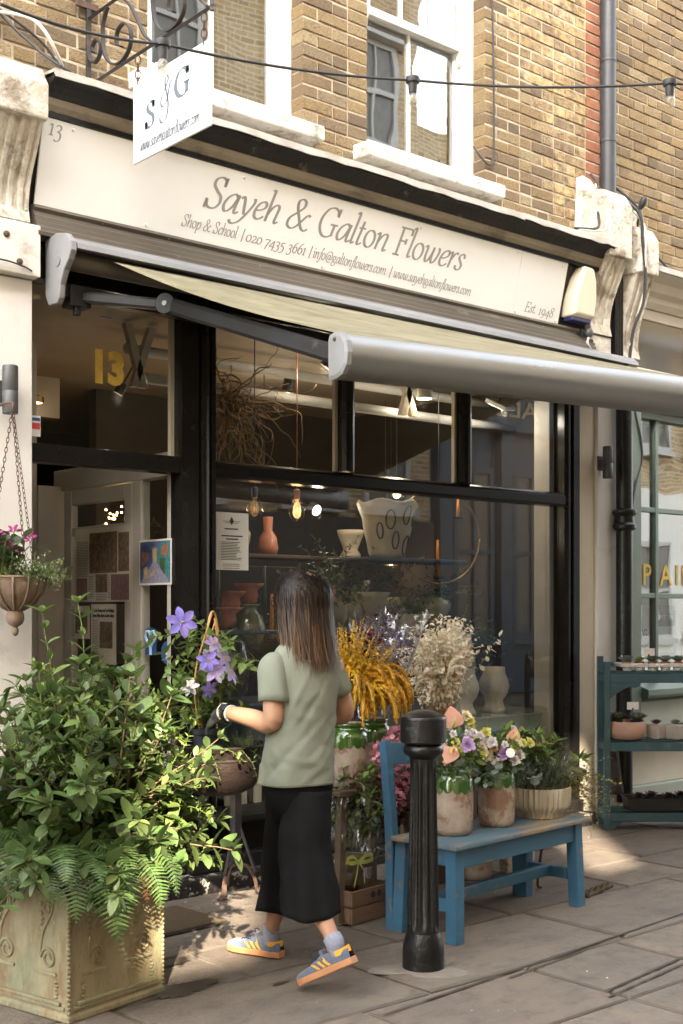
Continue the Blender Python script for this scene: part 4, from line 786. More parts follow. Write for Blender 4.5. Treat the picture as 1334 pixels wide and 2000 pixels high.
def clipping(label, y0, y1, z0, z1, photos, heading=None, lines=None):
    t = thing('newspaper_clipping', label, 'clipping', (3.59, (y0 + y1) / 2, z0)); m = MB(); m.box(3.5895, 3.591, y0, y1, z0, z1); m.build('sheet', 'clip_paper', t)
    for (a, b, c, d, mt) in photos: q = MB(); q.box(3.5882, 3.589, a, b, c, d); q.build('photo', mt, t)
    q = MB()
    for (a, b, c, d) in (lines or []):
        z = d
        while z > c: q.box(3.5885, 3.589, a + U(0, .01), b, z - .0035, z); z -= .0095
    if q.v: q.build('text_lines', 'clip_ink', t)
    if heading:
        for k, (h, z, s) in enumerate(heading): plain_text(t, h, 'ink', (3.588, y1 - .02, z), (0, -1, 0), (0, 0, 1), s, width=(y1 - y0) * .86, bold=.0006)
clipping('large newspaper page of shop photos on the open door', .45, 1.06, 1.512, 1.935, [(.585, .895, 1.675, 1.905, 'photo_dark'), (.46, .575, 1.68, 1.896, 'photo_dark'), (.694, .825, 1.565, 1.668, 'photo_dark'), (.46, .654, 1.522, 1.665, 'photo_warm'), (.92, 1.045, 1.523, 1.649, 'photo_warm')], lines=[(.91, 1.04, 1.66, 1.86), (.84, .905, 1.53, 1.66), (.66, .69, 1.53, 1.66), (.7, .82, 1.525, 1.555)])
clipping('small clipping with dark photo below the large newspaper page', .895, 1.125, 1.3, 1.49, [(.92, 1.06, 1.33, 1.45, 'photo_dark')], lines=[(1.065, 1.11, 1.31, 1.47)])
clipping('clipping headed Florist honoured on the door glass', .6, .878, 1.16, 1.499, [(.637, .779, 1.25, 1.4, 'photo_dark')], [("Florist 'honoured' as Bridget", 1.455, .026), ('Jones film shot at her shop', 1.427, .026)], [(.79, .86, 1.18, 1.41)])
pc = thing('street_picture', 'small colourful street picture taped to the doorway side glass', 'picture', (3.6, .2, 1.6))
m = MB(); m.box(3.59, 3.594, .04, .356, 1.6, 1.842); m.build('card', 'paper', pc)
def flat_x(name, pts, mat, x=3.5885, parent=pc): q = MB(); q.add([(x, a, b) for a, b in pts], [tuple(range(len(pts)))]); return q.build(name, mat, parent)
for nm, c in (('pic_sky', (.12, .16, .34)), ('pic_street', (.3, .27, .36)), ('pic_teal', (.06, .22, .24)), ('pic_brick', (.34, .17, .1)), ('pic_blue', (.06, .1, .26)), ('pic_green', (.05, .1, .04)), ('pic_gold', (.55, .4, .2))): pm(nm, c, tuple(q * .6 for q in c), sc=50, rough=.5)
flat_x('print', [(.05, 1.61), (.346, 1.61), (.346, 1.832), (.05, 1.832)], 'pic_sky', 3.5896)
for nm, p, mt in (('print', [(.05, 1.61), (.346, 1.61), (.22, 1.72), (.18, 1.72)], 'pic_street'), ('print', [(.05, 1.61), (.18, 1.72), (.18, 1.79), (.12, 1.832), (.05, 1.832)], 'pic_teal'), ('print', [(.346, 1.61), (.22, 1.72), (.22, 1.78), (.3, 1.82), (.346, 1.8)], 'pic_blue'), ('print', [(.18, 1.72), (.22, 1.72), (.225, 1.79), (.2, 1.8), (.175, 1.79)], 'pic_gold')): flat_x(nm, p, mt, 3.5892)
for p, mt in (([(.07, 1.75), (.14, 1.76), (.14, 1.8), (.07, 1.82)], 'pic_brick'), ([(.26, 1.73), (.33, 1.7), (.33, 1.78), (.26, 1.77)], 'pic_brick'), ([(.1, 1.65), (.15, 1.69), (.15, 1.74), (.1, 1.74)], 'pic_green'), ([(.2, 1.66), (.24, 1.64), (.24, 1.66), (.2, 1.675)], 'pic_gold'), ([(.27, 1.64), (.31, 1.63), (.31, 1.69), (.27, 1.7)], 'pic_gold')): flat_x('print', p, mt, 3.5888)
st = thing('window_sticker', 'blue oval footprint sticker low on the doorway side glass', 'sticker', (3.61, .1, 1.17))
flat_x('disc', [(.1 + .075 * math.cos(a), 1.24 + .066 * math.sin(a)) for a in [i * math.pi / 8 for i in range(16)]], 'sticker_blue', 3.612, st)
for c in (.085, .118): flat_x('footprint', [(c + .012 * math.cos(a), 1.25 + .024 * math.sin(a)) for a in [i * math.pi / 5 for i in range(10)]], 'paper', 3.611, st); flat_x('heel', [(c + .009 * math.cos(a), 1.213 + .009 * math.sin(a)) for a in [i * math.pi / 4 for i in range(8)]], 'paper', 3.611, st)
ht = thing('window_sticker', 'pale blue heart loop sticker beside the oval sticker', 'sticker', (3.61, .28, 1.22))
hp = [(.275 + .05 * (16 * math.sin(a) ** 3) / 16, 1.315 + .003 * (13 * math.cos(a) - 5 * math.cos(2 * a) - 2 * math.cos(3 * a) - math.cos(4 * a))) for a in [i * 2 * math.pi / 24 for i in range(25)]]
m = MB(); m.tube([(3.611, a, b) for a, b in hp], .009, 6); m.tube([(3.611, .275, 1.27), (3.611, .275, 1.225)], .009, 6); m.build('heart', 'sticker_pale', ht); flat_x('backing', [(.33, 1.225), (.22, 1.225), (.22, 1.36), (.275, 1.375), (.33, 1.36)], 'sticker_blue', 3.6135, ht)
sl_ = thing('window_sticker', 'red and white service sticker at the corner of the door transom pane', 'sticker', (2.79, .016, 2.33))
sbox(sl_, 'label', 'paper', 2.762, 2.83, .0145, .0165, 2.30, 2.40, bevel=0)
pm('sticker_red', (.5, .05, .04), rough=.5); sbox(sl_, 'red_band', 'sticker_red', 2.765, 2.827, .013, .0142, 2.335, 2.365, bevel=0); sbox(sl_, 'blue_band', 'sticker_blue', 2.765, 2.827, .013, .0142, 2.375, 2.39, bevel=0)
plain_text(sf, '13', 'gold_leaf', (3.098, .014, 2.607), (1, 0, 0), (0, 0, 1), .215, width=.165, bold=.012, label='gold house number on the door transom glass')
nt_ = thing('notice', 'white printed services notice on the main window glass', 'notice', (3.96, .013, 1.68))
sbox(nt_, 'sheet', 'paper', 3.845, 4.07, .0135, .0165, 1.682, 1.992, bevel=0)
m = MB()
for z, a, b in ((1.9, 3.91, 4.0), (1.862, 3.89, 4.03), (1.845, 3.92, 4.0)): m.box(a, b, .012, .013, z, z + .007)
z = 1.83
while z > 1.735: m.box(3.885, 3.885 + U(.1, .15), .012, .013, z, z + .0035); m.box(3.873, 3.877, .012, .013, z, z + .0035); z -= .0085
for z in (1.712, 1.702, 1.69): m.box(3.9, 4.01, .012, .013, z, z + .003)
m.prism([(3.957, 1.925), (3.972, 1.945), (3.957, 1.97), (3.942, 1.945)], 'y', .012, .013); m.box(3.9, 4.015, .012, .013, 1.943, 1.9455); m.box(3.915, 4.0, .012, .013, 1.934, 1.9365)
m.build('print', 'ink', nt_)
# ---------------- things in the display
def vase(name, label, mat, loc, prof, cat='vase', fn=None, n=28, group=None, rim=True):
    t = thing(name, label, cat, loc, 0, group); m = MB(); k = .88
    inner = [(max(r - .006, .003), z) for r, z in reversed(prof[len(prof) // 2:])]
    m.lathe(list(prof) + inner, n, (0, 0, 0), fn); m.build('body', mat, t, smooth=True, world=False); return t
def wavy(k, a, z0): return lambda r, z, an: (r * (1 + (a * math.cos(k * an) if z > z0 else 0)), z)
def fluted(k, a, tw=0): return lambda r, z, an: (r * (1 + a * math.cos(k * (an + tw * z))), z)
pts_ = [(.03, 0), (.045, .01), (.055, .06), (.05, .1), (.075, .13), (.085, .15)]
for nm, lo in (('upper', (4.247, .25, 1.5)), ('middle', (4.1, .22, 1.455)), ('lower', (4.07, .24, 1.365))):
    vase('terracotta_pot', {'upper': 'frilled terracotta pot on top of the striped green vase', 'middle': 'frilled terracotta pot standing in another terracotta pot', 'lower': 'wide frilled terracotta pot at the bottom of the stack'}[nm], 'terracotta', lo, [(r * (1.25 if nm == 'lower' else 1), z * .78) for r, z in pts_], 'pot', wavy(8, .07, .08), group='terracotta pots in the window')
vase('striped_vase', 'round striped olive green vase below a frilled pot', 'glaze_olive', (4.25, .26, 1.24), [(.05, 0), (.09, .05), (.105, .12), (.085, .19), (.05, .225), (.06, .245), (.075, .26)], fn=fluted(12, .03))
vase('glass_vase', 'large clear bulbous glass vase behind the clematis', 'bulb_glass', (4.1, .3, .95), [(.09, 0), (.14, .06), (.17, .2), (.15, .33), (.1, .39), (.11, .42)])
for lo, lb, h in (((4.0, .2, 1.39), 'tall green taper candle left of the terracotta pots', .31), ((4.357, .25, 1.39), 'tall green taper candle right of the striped vase', .33)):
    t = thing('taper_candle', lb, 'candle', lo, 0, 'taper candles'); m = MB(); m.lathe([(.015, 0), (.009, h)], 12); m.build('wax', 'candle_green', t, smooth=True, world=False); m = MB(); m.tube([(0, 0, h), (.002, 0, h + .012)], .0012, 5); m.build('wick', 'ink', t, world=False)
for lo, lb, h in (((4.451, .3, 1.3), 'orange taper candle half hidden behind the hair', .26), ((5.967, .45, 1.685), 'orange taper candle on a black dish inside the hoop', .25), ((6.214, .5, 2.1), 'orange taper candle near the top of the hoop', .13)):
    t = thing('taper_candle', lb, 'candle', lo, 0, 'taper candles'); m = MB(); m.lathe([(.0135, 0), (.008, h)], 12); m.build('wax', 'candle_orange', t, smooth=True, world=False)
    m = MB(); m.tube([(0, 0, h), (.002, 0, h + .012)], .0012, 5); m.build('wick', 'ink', t, world=False); m = MB(); m.lathe([(.0, -.012), (.03, -.01), (.045, 0), (.03, -.002)], 16); m.build('holder', 'dark_plastic', t, world=False)
hp_ = thing('brass_hoop', 'large slim brass hoop hanging in the window', 'hoop', (5.95, .42, 1.64)); m = MB()
m.tube([(5.945 + .4 * math.cos(a), .42, 1.955 + .312 * math.sin(a)) for a in [i * math.pi / 24 for i in range(49)]], .006, 6); m.build('ring', 'brass', hp_, smooth=True); m = MB(); m.tube([(5.945, .42, 2.27), (5.945, .42, 3.08)], .002, 5); m.build('cord', 'cable_dark', hp_)
m = MB(); m.lathe([(.0, -.02), (.008, -.012), (.008, .0), (.002, .012)], 8, (5.68, .41, 1.69)); m.build('crystal_drop', 'bulb_clear', hp_)
bv = vase('lattice_vase', 'large cream vase with raised oval outlines standing high in the window', 'stoneware', (5.505, .45, 1.8), [(.11, 0), (.12, .03), (.135, .1), (.155, .18), (.165, .26), (.185, .31), (.2, .35), (.19, .365)], fn=lambda r, z, a: (r * (1 + .03 * math.cos(9 * a) * (z / .36)), z + (.012 * math.cos(5 * a) if z > .33 else 0)))
for (a, z, w_, h_) in ((-125, .24, .03, .06), (-85, .27, .028, .06), (-45, .26, .028, .055), (-110, .11, .022, .055), (-70, .08, .032, .06), (-30, .14, .028, .055), (-150, .17, .02, .05), (-15, .27, .02, .05)):
    m = MB(); ring = []
    for i in range(17):
        q = i * math.pi / 8; zz = z + h_ * math.sin(q); rr = np.interp(zz, [0, .1, .18, .26, .31, .35], [.112, .135, .155, .165, .185, .2]) + .003; an = R(a) + w_ * math.cos(q) / rr; ring.append((rr * math.cos(an), rr * math.sin(an), zz))
    m.tube(ring, .005, 6); m.build('oval_outline', 'line_brown', bv, world=False)
vase('lotus_bowl', 'pale petal edged bowl with a small fern', 'stoneware', (5.357, .45, 1.44), [(.05, 0), (.06, .03), (.1, .1), (.12, .14)], 'bowl', fn=fluted(9, .1))
vase('carved_pot', 'dim carved stone pot left of the petal bowl', 'stoneware_grey', (5.08, .5, 1.36), [(.07, 0), (.1, .05), (.105, .12), (.08, .17)], 'pot', fn=fluted(5, .05))
vase('carved_pot', 'second dim carved pot beside the petal bowl', 'stoneware_grey', (5.25, .52, 1.36), [(.06, 0), (.085, .05), (.09, .1), (.07, .15)], 'pot', fn=fluted(4, .05))
vase('shell_bowl', 'crumpled pale shell bowl with white flowered plant', 'stoneware', (5.66, .4, 1.3), [(.06, 0), (.08, .03), (.11, .09), (.14, .14)], 'bowl', fn=fluted(5, .12))
vase('urn', 'glossy sage green urn vase with narrow foot and trailing plant', 'glaze_sage', (5.87, .4, 1.29), [(.07, 0), (.066, .04), (.065, .08), (.09, .13), (.12, .18), (.126, .215), (.105, .25), (.06, .268), (.05, .275)])
vase('urn', 'larger pale urn vase below the glossy sage urn', 'stoneware', (5.99, .36, .98), [(.06, 0), (.07, .06), (.13, .16), (.155, .24), (.14, .31), (.09, .35), (.08, .365)])
tw = [(.075, 0), (.077, .02), (.06, .05), (.055, .08), (.085, .13), (.098, .17), (.09, .22), (.07, .27), (.066, .31)]
for nm, lo, lb, s in (('vase', (6.058, .3, .765), 'cream twisted ceramic vase beside the bleached flowers', 1.0), ('vase', (6.414, .35, .765), 'cream twisted ceramic vase with price sticker, rightmost on the glass shelf', 1.0), ('vase', (6.3, .56, .9), 'twisted grey ceramic vase behind the two cream ones', 1.02)):
    v = vase('twisted_vase', lb, 'stoneware' if 'grey' not in lb else 'stoneware_grey', lo, [(r * s * 1.08, z * s) for r, z in tw], fn=lambda r, z, a: (r * (1 + .045 * math.cos(9 * (a + 3.4 * math.sin(z * 8) * (1 if z < .24 else .8)))), z), n=60, group='twisted vases on the glass shelf')
m = MB(); m.box(6.385, 6.405, .262, .266, .80, .815); m.build('price_sticker', 'paper', v, world=True) if False else None
gs = thing('display_shelf', 'greenish glass topped shelf under the twisted vases', 'shelf', (6.4, .4, .5))
sbox(gs, 'top', 'shelf_green', 5.85, 6.9, .12, .72, .748, .763, bevel=.002); sbox(gs, 'front_panel', 'shelf_green', 5.86, 6.89, .14, .155, .42, .747, bevel=0)
dst = thing('display_stand', 'dark tiered display stand holding pots in the window', 'stand', (5.0, .6, .4))
for a, b, c, d, z in ((3.83, 4.55, .12, .6, .94), (5.0, 5.52, .3, .8, 1.35), (5.53, 6.0, .26, .8, 1.28), (3.9, 4.5, .14, .5, 1.35)):
    sbox(dst, 'board', 'int_blue', a, b, c, d, z - .02, z)
sbox(dst, 'high_board', 'int_blue', 5.2, 6.1, .3, .7, 1.775, 1.797); sbox(dst, 'plinth', 'int_blue', 3.83, 6.1, .5, .9, .42, .92); sbox(dst, 'back_panel', 'int_wall', 3.83, 5.2, 1.0, 1.03, .42, 1.75)
sg = thing('slatted_crate', 'row of pale vertical slats low behind the glass near the post', 'crate', (4.1, .07, .4))
for k in range(9): sbox(sg, 'slat', 'pale_slat', 3.85 + k * .1, 3.895 + k * .1, .06, .075, .4, .64, bevel=0)
sbox(sg, 'back', 'int_wall', 3.83, 4.75, .09, .1, .4, .64, bevel=0)
# twisted root hanging from the ceiling
rt = thing('hanging_root', 'tangled twisted willow root hanging behind the transom panes', 'root', (4.35, .55, 2.4)); rr_ = random.Random(4); 
m = MB(); m.tube(crv([(4.28, .55, 2.83), (4.3, .54, 2.76), (4.29, .55, 2.68), (4.31, .55, 2.62)], 4), [.012] * 4 + [.02] * 4 + [.03] * 4 + [.035], 8); m.build('crown', 'root_wood', rt)
m = MB()
for k in range(85):
    p = Vector((4.3 + rr_.uniform(-.03, .03), .55 + rr_.uniform(-.03, .03), 2.72 + rr_.uniform(-.1, .06))); a = rr_.uniform(0, 6.28); d = Vector((math.cos(a) * 1.0 + .3, math.sin(a) * .7, rr_.uniform(-.9, .35))); L_ = []; seg = rr_.randint(7, 14); w_ = rr_.uniform(.0045, .0085)
    for s in range(seg):
        L_.append(p.copy()); d = (d.normalized() + Vector((rr_.gauss(.03, .42), rr_.gauss(0, .35), rr_.gauss(-.1, .4)))).normalized(); p = p + d * .055
        if p.y < .08: p.y = .08
    c = crv(L_, 3); m.tube(c, [w_ * (1 - .75 * i / len(c)) for i in range(len(c))], 5)
m.build('tendrils', 'root_wood', rt, smooth=True, kind='stuff')
# wooden Y shape and pipe ends by the transom
wy = thing('wooden_letter', 'grey wooden letter shape hanging behind the door transom', 'ornament', (3.73, .6, 2.7))
for a, b in (((3.66, .6, 3.07), (3.76, .6, 2.72)), ((3.82, .6, 3.07), (3.7, .6, 2.72))):
    a, b = Vector(a), Vector(b); s = Vector((.022, 0, 0)); m = MB(); m.loft([[tuple(p + s * q + Vector((0, r_ * .02, 0))) for q, r_ in ((-1, -1), (1, -1), (1, 1), (-1, 1))] for p in (a, b)]); m.build('limb', 'stoneware_grey', wy)
w2 = thing('wooden_letter', 'cream wooden shape hanging behind the middle transom pane', 'ornament', (5.7, .45, 2.75))
for a, b in (((5.62, .45, 3.05), (5.74, .45, 2.74)), ((5.74, .45, 3.05), (5.64, .45, 2.74))):
    a, b = Vector(a), Vector(b); s = Vector((.028, 0, 0)); m = MB(); m.loft([[tuple(p + s * q + Vector((0, r_ * .02, 0))) for q, r_ in ((-1, -1), (1, -1), (1, 1), (-1, 1))] for p in (a, b)]); m.build('limb', 'cream_plaster', w2)
# lamps that are lit
def point(loc, e, c=(1, .72, .42), r=.03):
    l = bpy.data.lights.new('lamp_light', 'POINT'); l.energy = e * .3; l.color = c; l.shadow_soft_size = r; o = bpy.data.objects.new('lamp_light', l); COL.objects.link(o); o.location = loc; return o
for lo, lb, sk, e in (((4.678, .35, 2.06), 'lit filament bulb with red holder on a red flex', 'terracotta', .5), ((4.40, .4, 2.06), 'dimmer filament bulb with blue holder left of the lit one', 'int_blue', .05)):
    t = thing('pendant_bulb', lb, 'pendant lamp', lo, 0, 'pendant filament bulbs'); m = MB(); m.lathe([(.004, -.065), (.03, -.055), (.046, -.03), (.05, 0), (.04, .03), (.022, .055), (.018, .07)], 18); m.build('bulb', 'bulb_clear', t, smooth=True, world=False)
    m = MB(); m.lathe([(.016, .066), (.018, .07), (.02, .12), (.012, .13)], 14); m.build('holder', sk, t, smooth=True, world=False, auto=40); m = MB(); m.tube([(0, 0, .128), (0, 0, 1.03)], .0035, 6); m.build('flex', sk, t, world=False)
    m = MB()
    for k in range(6): a = k * math.pi / 3; m.tube([(.009 * math.cos(a), .009 * math.sin(a), .03), (.011 * math.cos(a), .011 * math.sin(a), -.028)], .0016, 4)
    m.build('filament', 'filament' if e > .5 else 'brass', t, world=False); point((lo[0], lo[1], lo[2]), e, (1, .62, .28))
def spot(lo, lb, mat, face, e, tilt=(0, 0, 0), r=.045, h=.11, c=(1, .86, .66)):
    t = thing('ceiling_spot', lb, 'spotlight', lo, 0, 'ceiling spotlights in the shop'); t.rotation_euler = tilt; MW[t] = Matrix.Translation(lo) @ Euler(tilt).to_matrix().to_4x4()
    m = MB(); m.lathe([(r * .9, 0), (r, .004), (r, h * .8), (r * .7, h), (.004, h)], 18, cap=False); m.build('can', mat, t, smooth=True, world=False, auto=40); m = MB(); m.lathe([(r * .86, .006), (r * .86, .008)], 18); m.build('lamp_face', face, t, world=False)
    m = MB(); m.tube([(0, 0, h), (0, 0, h + .12)], .006, 6); m.build('stem', 'dark_plastic', t, world=False); point((lo[0], lo[1], lo[2] - .03), e, c)
spot((5.81, .42, 2.86), 'white can spotlight behind the middle transom pane', 'far_white', 'lamp_face_warm', 2.2, (0, 0, 0), .055)
spot((4.8, .24, 2.92), 'steel can spotlight tucked under the awning bar', 'lamp_zinc', 'lamp_face_warm', 2, (.5, .5, 0), .035, .12)
spot((5.27, 1.2, 2.95), 'small lit spotlight under the white ceiling pipes', 'dark_plastic', 'lamp_face_warm', 1.6, (.4, 0, 0), .04)
spot((3.75, .85, 2.72), 'small twin spotlight below the wooden letter shape', 'dark_plastic', 'lamp_face_warm', .5, (.3, .4, 0), .03, .07)
spot((3.9, 2.2, 2.85), 'warm glowing ceiling spotlight deep behind the door transom', 'brass', 'lamp_face_warm', .5, (0, 0, 0), .07, .05)
spot((5.33, .95, 2.13), 'bright white lamp glowing behind the main pane', 'dark_plastic', 'lamp_face', 1.6, (-1.2, 0, 0), .04, .08)
fd = thing('floodlight', 'lit square floodlight at the top of the right transom pane', 'floodlight', (6.42, .3, 2.85)); T = Matrix.Translation((6.42, .3, 2.86)) @ Euler((R(28), R(-8), R(20))).to_matrix().to_4x4()
m = MB(); m.box(-.1, .1, -.08, .08, 0, .03, M=T); m.build('housing', 'far_white', fd, bevel=.004); m = MB(); m.box(-.08, .08, -.06, .06, -.003, .0, M=T); m.build('lens', 'lamp_face', fd); m = MB(); m.tube([(6.42, .3, 2.88), (6.42, .3, 3.08)], .01, 6); m.build('stem', 'dark_plastic', fd); point((6.42, .27, 2.8), 1.8, (1, .9, .75))
for lo, lb in (((6.55, 1.6, 1.88), 'small lit bell pendant seen in the right of the main pane'), ((6.75, 1.75, 1.82), 'second lit bell pendant right of the first'),):
    t = thing('bell_pendant', lb, 'pendant lamp', lo, 0, 'small bell pendants'); m = MB(); m.lathe([(.055, 0), (.05, .03), (.03, .06), (.012, .075), (.012, .1)], 16, cap=False); m.build('shade', 'brass', t, smooth=True, world=False); m = MB(); m.sphere((0, 0, .02), .022); m.build('bulb', 'lamp_face_warm', t, world=False); m = MB(); m.tube([(0, 0, .1), (0, 0, 1.2)], .003, 5); m.build('flex', 'cable_dark', t, world=False); point((lo[0], lo[1], lo[2] - .02), .4)
# bell jar and bottles with warm glow on the side shelves
bsh = thing('back_shelves', 'dim shelves of pots along the wall behind the window display', 'shelf', (5.3, 1.3, .9))
for z in (1.02, 1.42, 1.84): sbox(bsh, 'shelf_board', 'old_wood_in', 4.45, 6.5, 1.2, 1.45, z - .025, z)
VP = [[(.05, 0), (.08, .08), (.085, .14), (.05, .2), (.055, .22)], [(.07, 0), (.075, .02), (.05, .06), (.09, .16), (.1, .2)], [(.06, 0), (.07, .05), (.06, .12), (.03, .17), (.035, .26)], [(.08, 0), (.1, .06), (.11, .13), (.105, .14)]]
for k, (x, z, mt, pi, lb) in enumerate(((4.6, 1.42, 'terracotta', 3, 'terracotta bowl at the left of the middle back shelf'), (4.85, 1.42, 'stoneware', 0, 'round cream vase second on the middle back shelf'), (5.15, 1.42, 'glaze_olive', 2, 'slim green bottle vase on the middle back shelf'), (4.62, 1.84, 'stoneware_grey', 1, 'grey flared vase at the left of the top back shelf'), (4.95, 1.84, 'glaze_sage', 0, 'sage vase second on the top back shelf'), (5.2, 1.84, 'terracotta', 2, 'tall terracotta bottle on the top back shelf'), (5.95, 1.84, 'stoneware', 1, 'cream flared vase on the top back shelf near the hoop'), (6.25, 1.84, 'stoneware_grey', 3, 'grey bowl at the right of the top back shelf'), (5.75, 1.42, 'terracotta', 0, 'round terracotta vase on the right of the middle back shelf'), (6.1, 1.42, 'stoneware', 2, 'tall cream bottle at the right of the middle back shelf'), (6.35, 1.42, 'glaze_sage', 3, 'sage bowl at the far right of the middle back shelf'), (6.3, 1.02, 'stoneware', 0, 'round cream vase at the right of the low back shelf'))): vase('vase', lb, mt, (x, 1.32, z + .001), VP[pi])
for x, z, lb in ((5.0, 2.35, 'warm bare bulb glowing over the back shelves at left'), (5.7, 2.42, 'warm bare bulb glowing over the back shelves at centre'), (6.2, 2.3, 'warm bare bulb glowing over the back shelves at right')):
    t = thing('pendant_bulb', lb, 'pendant lamp', (x, 1.1, z), 0, 'pendant filament bulbs'); m = MB(); m.sphere((0, 0, 0), .028, 12, 8); m.build('bulb', 'lamp_face_warm', t, smooth=True, world=False); m = MB(); m.tube([(0, 0, .025), (0, 0, .74)], .003, 5); m.build('flex', 'cable_dark', t, world=False); point((x, 1.06, z - .02), .9)
bj = thing('bell_jar', 'amber glass bell jar on shelf seen through the doorway side glass', 'bell jar', (4.05, .65, 2.0)); m = MB(); m.lathe([(.07, 0), (.07, .12), (.06, .16), (.03, .185), (.008, .19), (.012, .21)], 18, (4.05, .65, 1.98)); m.build('dome', 'bulb_clear', bj, smooth=True)
fg = thing('fairy_lights', 'cluster of warm fairy lights in bottles behind the open door', 'fairy lights', (4.2, 1.6, 1.95))
for k in range(40):
    m_ = MB(); m_.sphere((4.15 + (k % 2) * .14 + random.gauss(0, .025), 1.55 + random.gauss(0, .03), 1.93 + U(0, .2)), .006, 6, 4); m_.build('light', 'filament', fg)
point((4.2, 1.5, 2.05), .6, (1, .6, .25));
m = MB(); m.lathe([(.08, 0), (.08, .14), (.07, .15)], 18, (2.95, 2.95, 2.05)); tag(m.build('glass_jar', 'bulb_clear', smooth=True), 'clear glass jar on the shelf inside the doorway', 'jar')
# ------------------------------------------------------------------ street furniture and pots
pm('mossy_stone', (.27, .225, .13), (.17, .17, .1), sc=5, rough=.8, bump=.35, bsc=55, stretch=(1, 1, .45), dirt=((.15, .085, .03), 7, .48, .66, .85), contrast=(.4, .62), spots=((.2, .2, .12), 45, .2))
pm('blue_paint', (.035, .125, .215), (.028, .095, .165), sc=5, rough=.55, bump=.12, bsc=50, stretch=(.5, 1, 1), dirt=((.17, .14, .1), 10, .56, .64, .8))
pm('bench_top', (.075, .13, .165), (.24, .17, .1), sc=6, rough=.65, bump=.2, bsc=60, stretch=(.35, 1.6, 1), contrast=(.5, .6), dirt=((.1, .07, .04), 9, .6, .7, .6))
pm('teal_paint', (.035, .092, .11), (.025, .062, .075), sc=6, rough=.6, bump=.15, bsc=50, dirt=((.16, .17, .14), 9, .58, .7, .6))
pm('green_glaze', (.04, .1, .012), (.028, .07, .01), sc=6, rough=.12, coat=.8, dirt=((.1, .13, .03), 9, .6, .75, .5))
pm('chalky_clay', (.36, .3, .24), (.27, .21, .165), sc=12, rough=.85, bump=.2, bsc=60, dirt=((.19, .1, .06), 9, .5, .58, .85))
pm('fluted_glaze', (.42, .385, .3), (.3, .25, .17), sc=8, rough=.4, coat=.25, stretch=(2, 2, .5), dirt=((.25, .15, .06), 10, .56, .66, .7))
pm('rusty_bowl', (.024, .014, .01), (.014, .01, .008), sc=8, rough=.55, metal=.3, bump=.3, bsc=40, dirt=((.05, .026, .015), 7, .55, .7, .6))
pm('basket_clay', (.2, .14, .095), (.13, .09, .06), sc=9, rough=.75, bump=.2, bsc=50)
pm('soil', (.035, .025, .018), (.06, .04, .03), sc=30, rough=.95, bump=.8, bsc=80)
pm('crate_wood', (.17, .1, .055), (.11, .065, .035), sc=6, rough=.75, bump=.2, bsc=50, stretch=(.3, 1, 2)); pm('old_wood', (.1, .065, .04), (.06, .04, .025), sc=6, rough=.7, stretch=(1, 1, .3))
pm('coir', (.11, .085, .04), (.09, .05, .025), sc=60, rough=.95, bump=.9, bsc=220); pm('rubber', (.02, .02, .02), rough=.8)
pm('plastic_pot', (.02, .024, .034), rough=.4); pm('tray_white', (.6, .6, .58), rough=.4); pm('tray_black', (.018, .018, .02), rough=.35); pm('clay_pot', (.4, .15, .08), (.34, .12, .06), sc=12, rough=.8)
pm('pink_clay', (.5, .32, .25), (.42, .26, .2), sc=6, rough=.8, dirt=((.6, .45, .38), 7, .58, .7, .5)); pm('stone_pot', (.4, .36, .32), (.33, .3, .27), sc=12, rough=.85)
pm('concrete_wash', (.24, .21, .175), (.16, .135, .11), sc=6, rough=.9, bump=.3, bsc=60, dirt=((.2, .16, .12), 5, .52, .66, .8))
pm('wet_stone', (.055, .043, .035), (.08, .065, .05), sc=4, rough=.3)
# --- planter
plr = thing('stone_planter', 'large square mossy stone planter with scroll relief at lower left', 'planter', (2.337, -1.225, 0), R(12.7))
h_ = .247; m = MB()
def sq(s, z): return [(-s, -s, z), (s, -s, z), (s, s, z), (-s, s, z)]
m.loft([sq(h_ - .004, 0), sq(h_ - .004, .02), sq(h_ - .012, .03), sq(h_ - .01, .58), sq(h_ + .004, .6), sq(h_ + .004, .63), sq(h_ - .03, .632), sq(h_ - .035, .55)]); m.build('body', 'mossy_stone', plr, world=False, bevel=.006)
m = MB(); m.box(-h_ + .04, h_ - .04, -h_ + .04, h_ - .04, .5, .56); m.build('earth', 'soil', plr, world=False)
def spiral2(cx, cz, r0, r1, a0, turns, n_=22): return [(cx + (r0 + (r1 - r0) * i / n_) * math.cos(a0 + turns * 2 * math.pi * i / n_), cz + (r0 + (r1 - r0) * i / n_) * math.sin(a0 + turns * 2 * math.pi * i / n_)) for i in range(n_ + 1)]
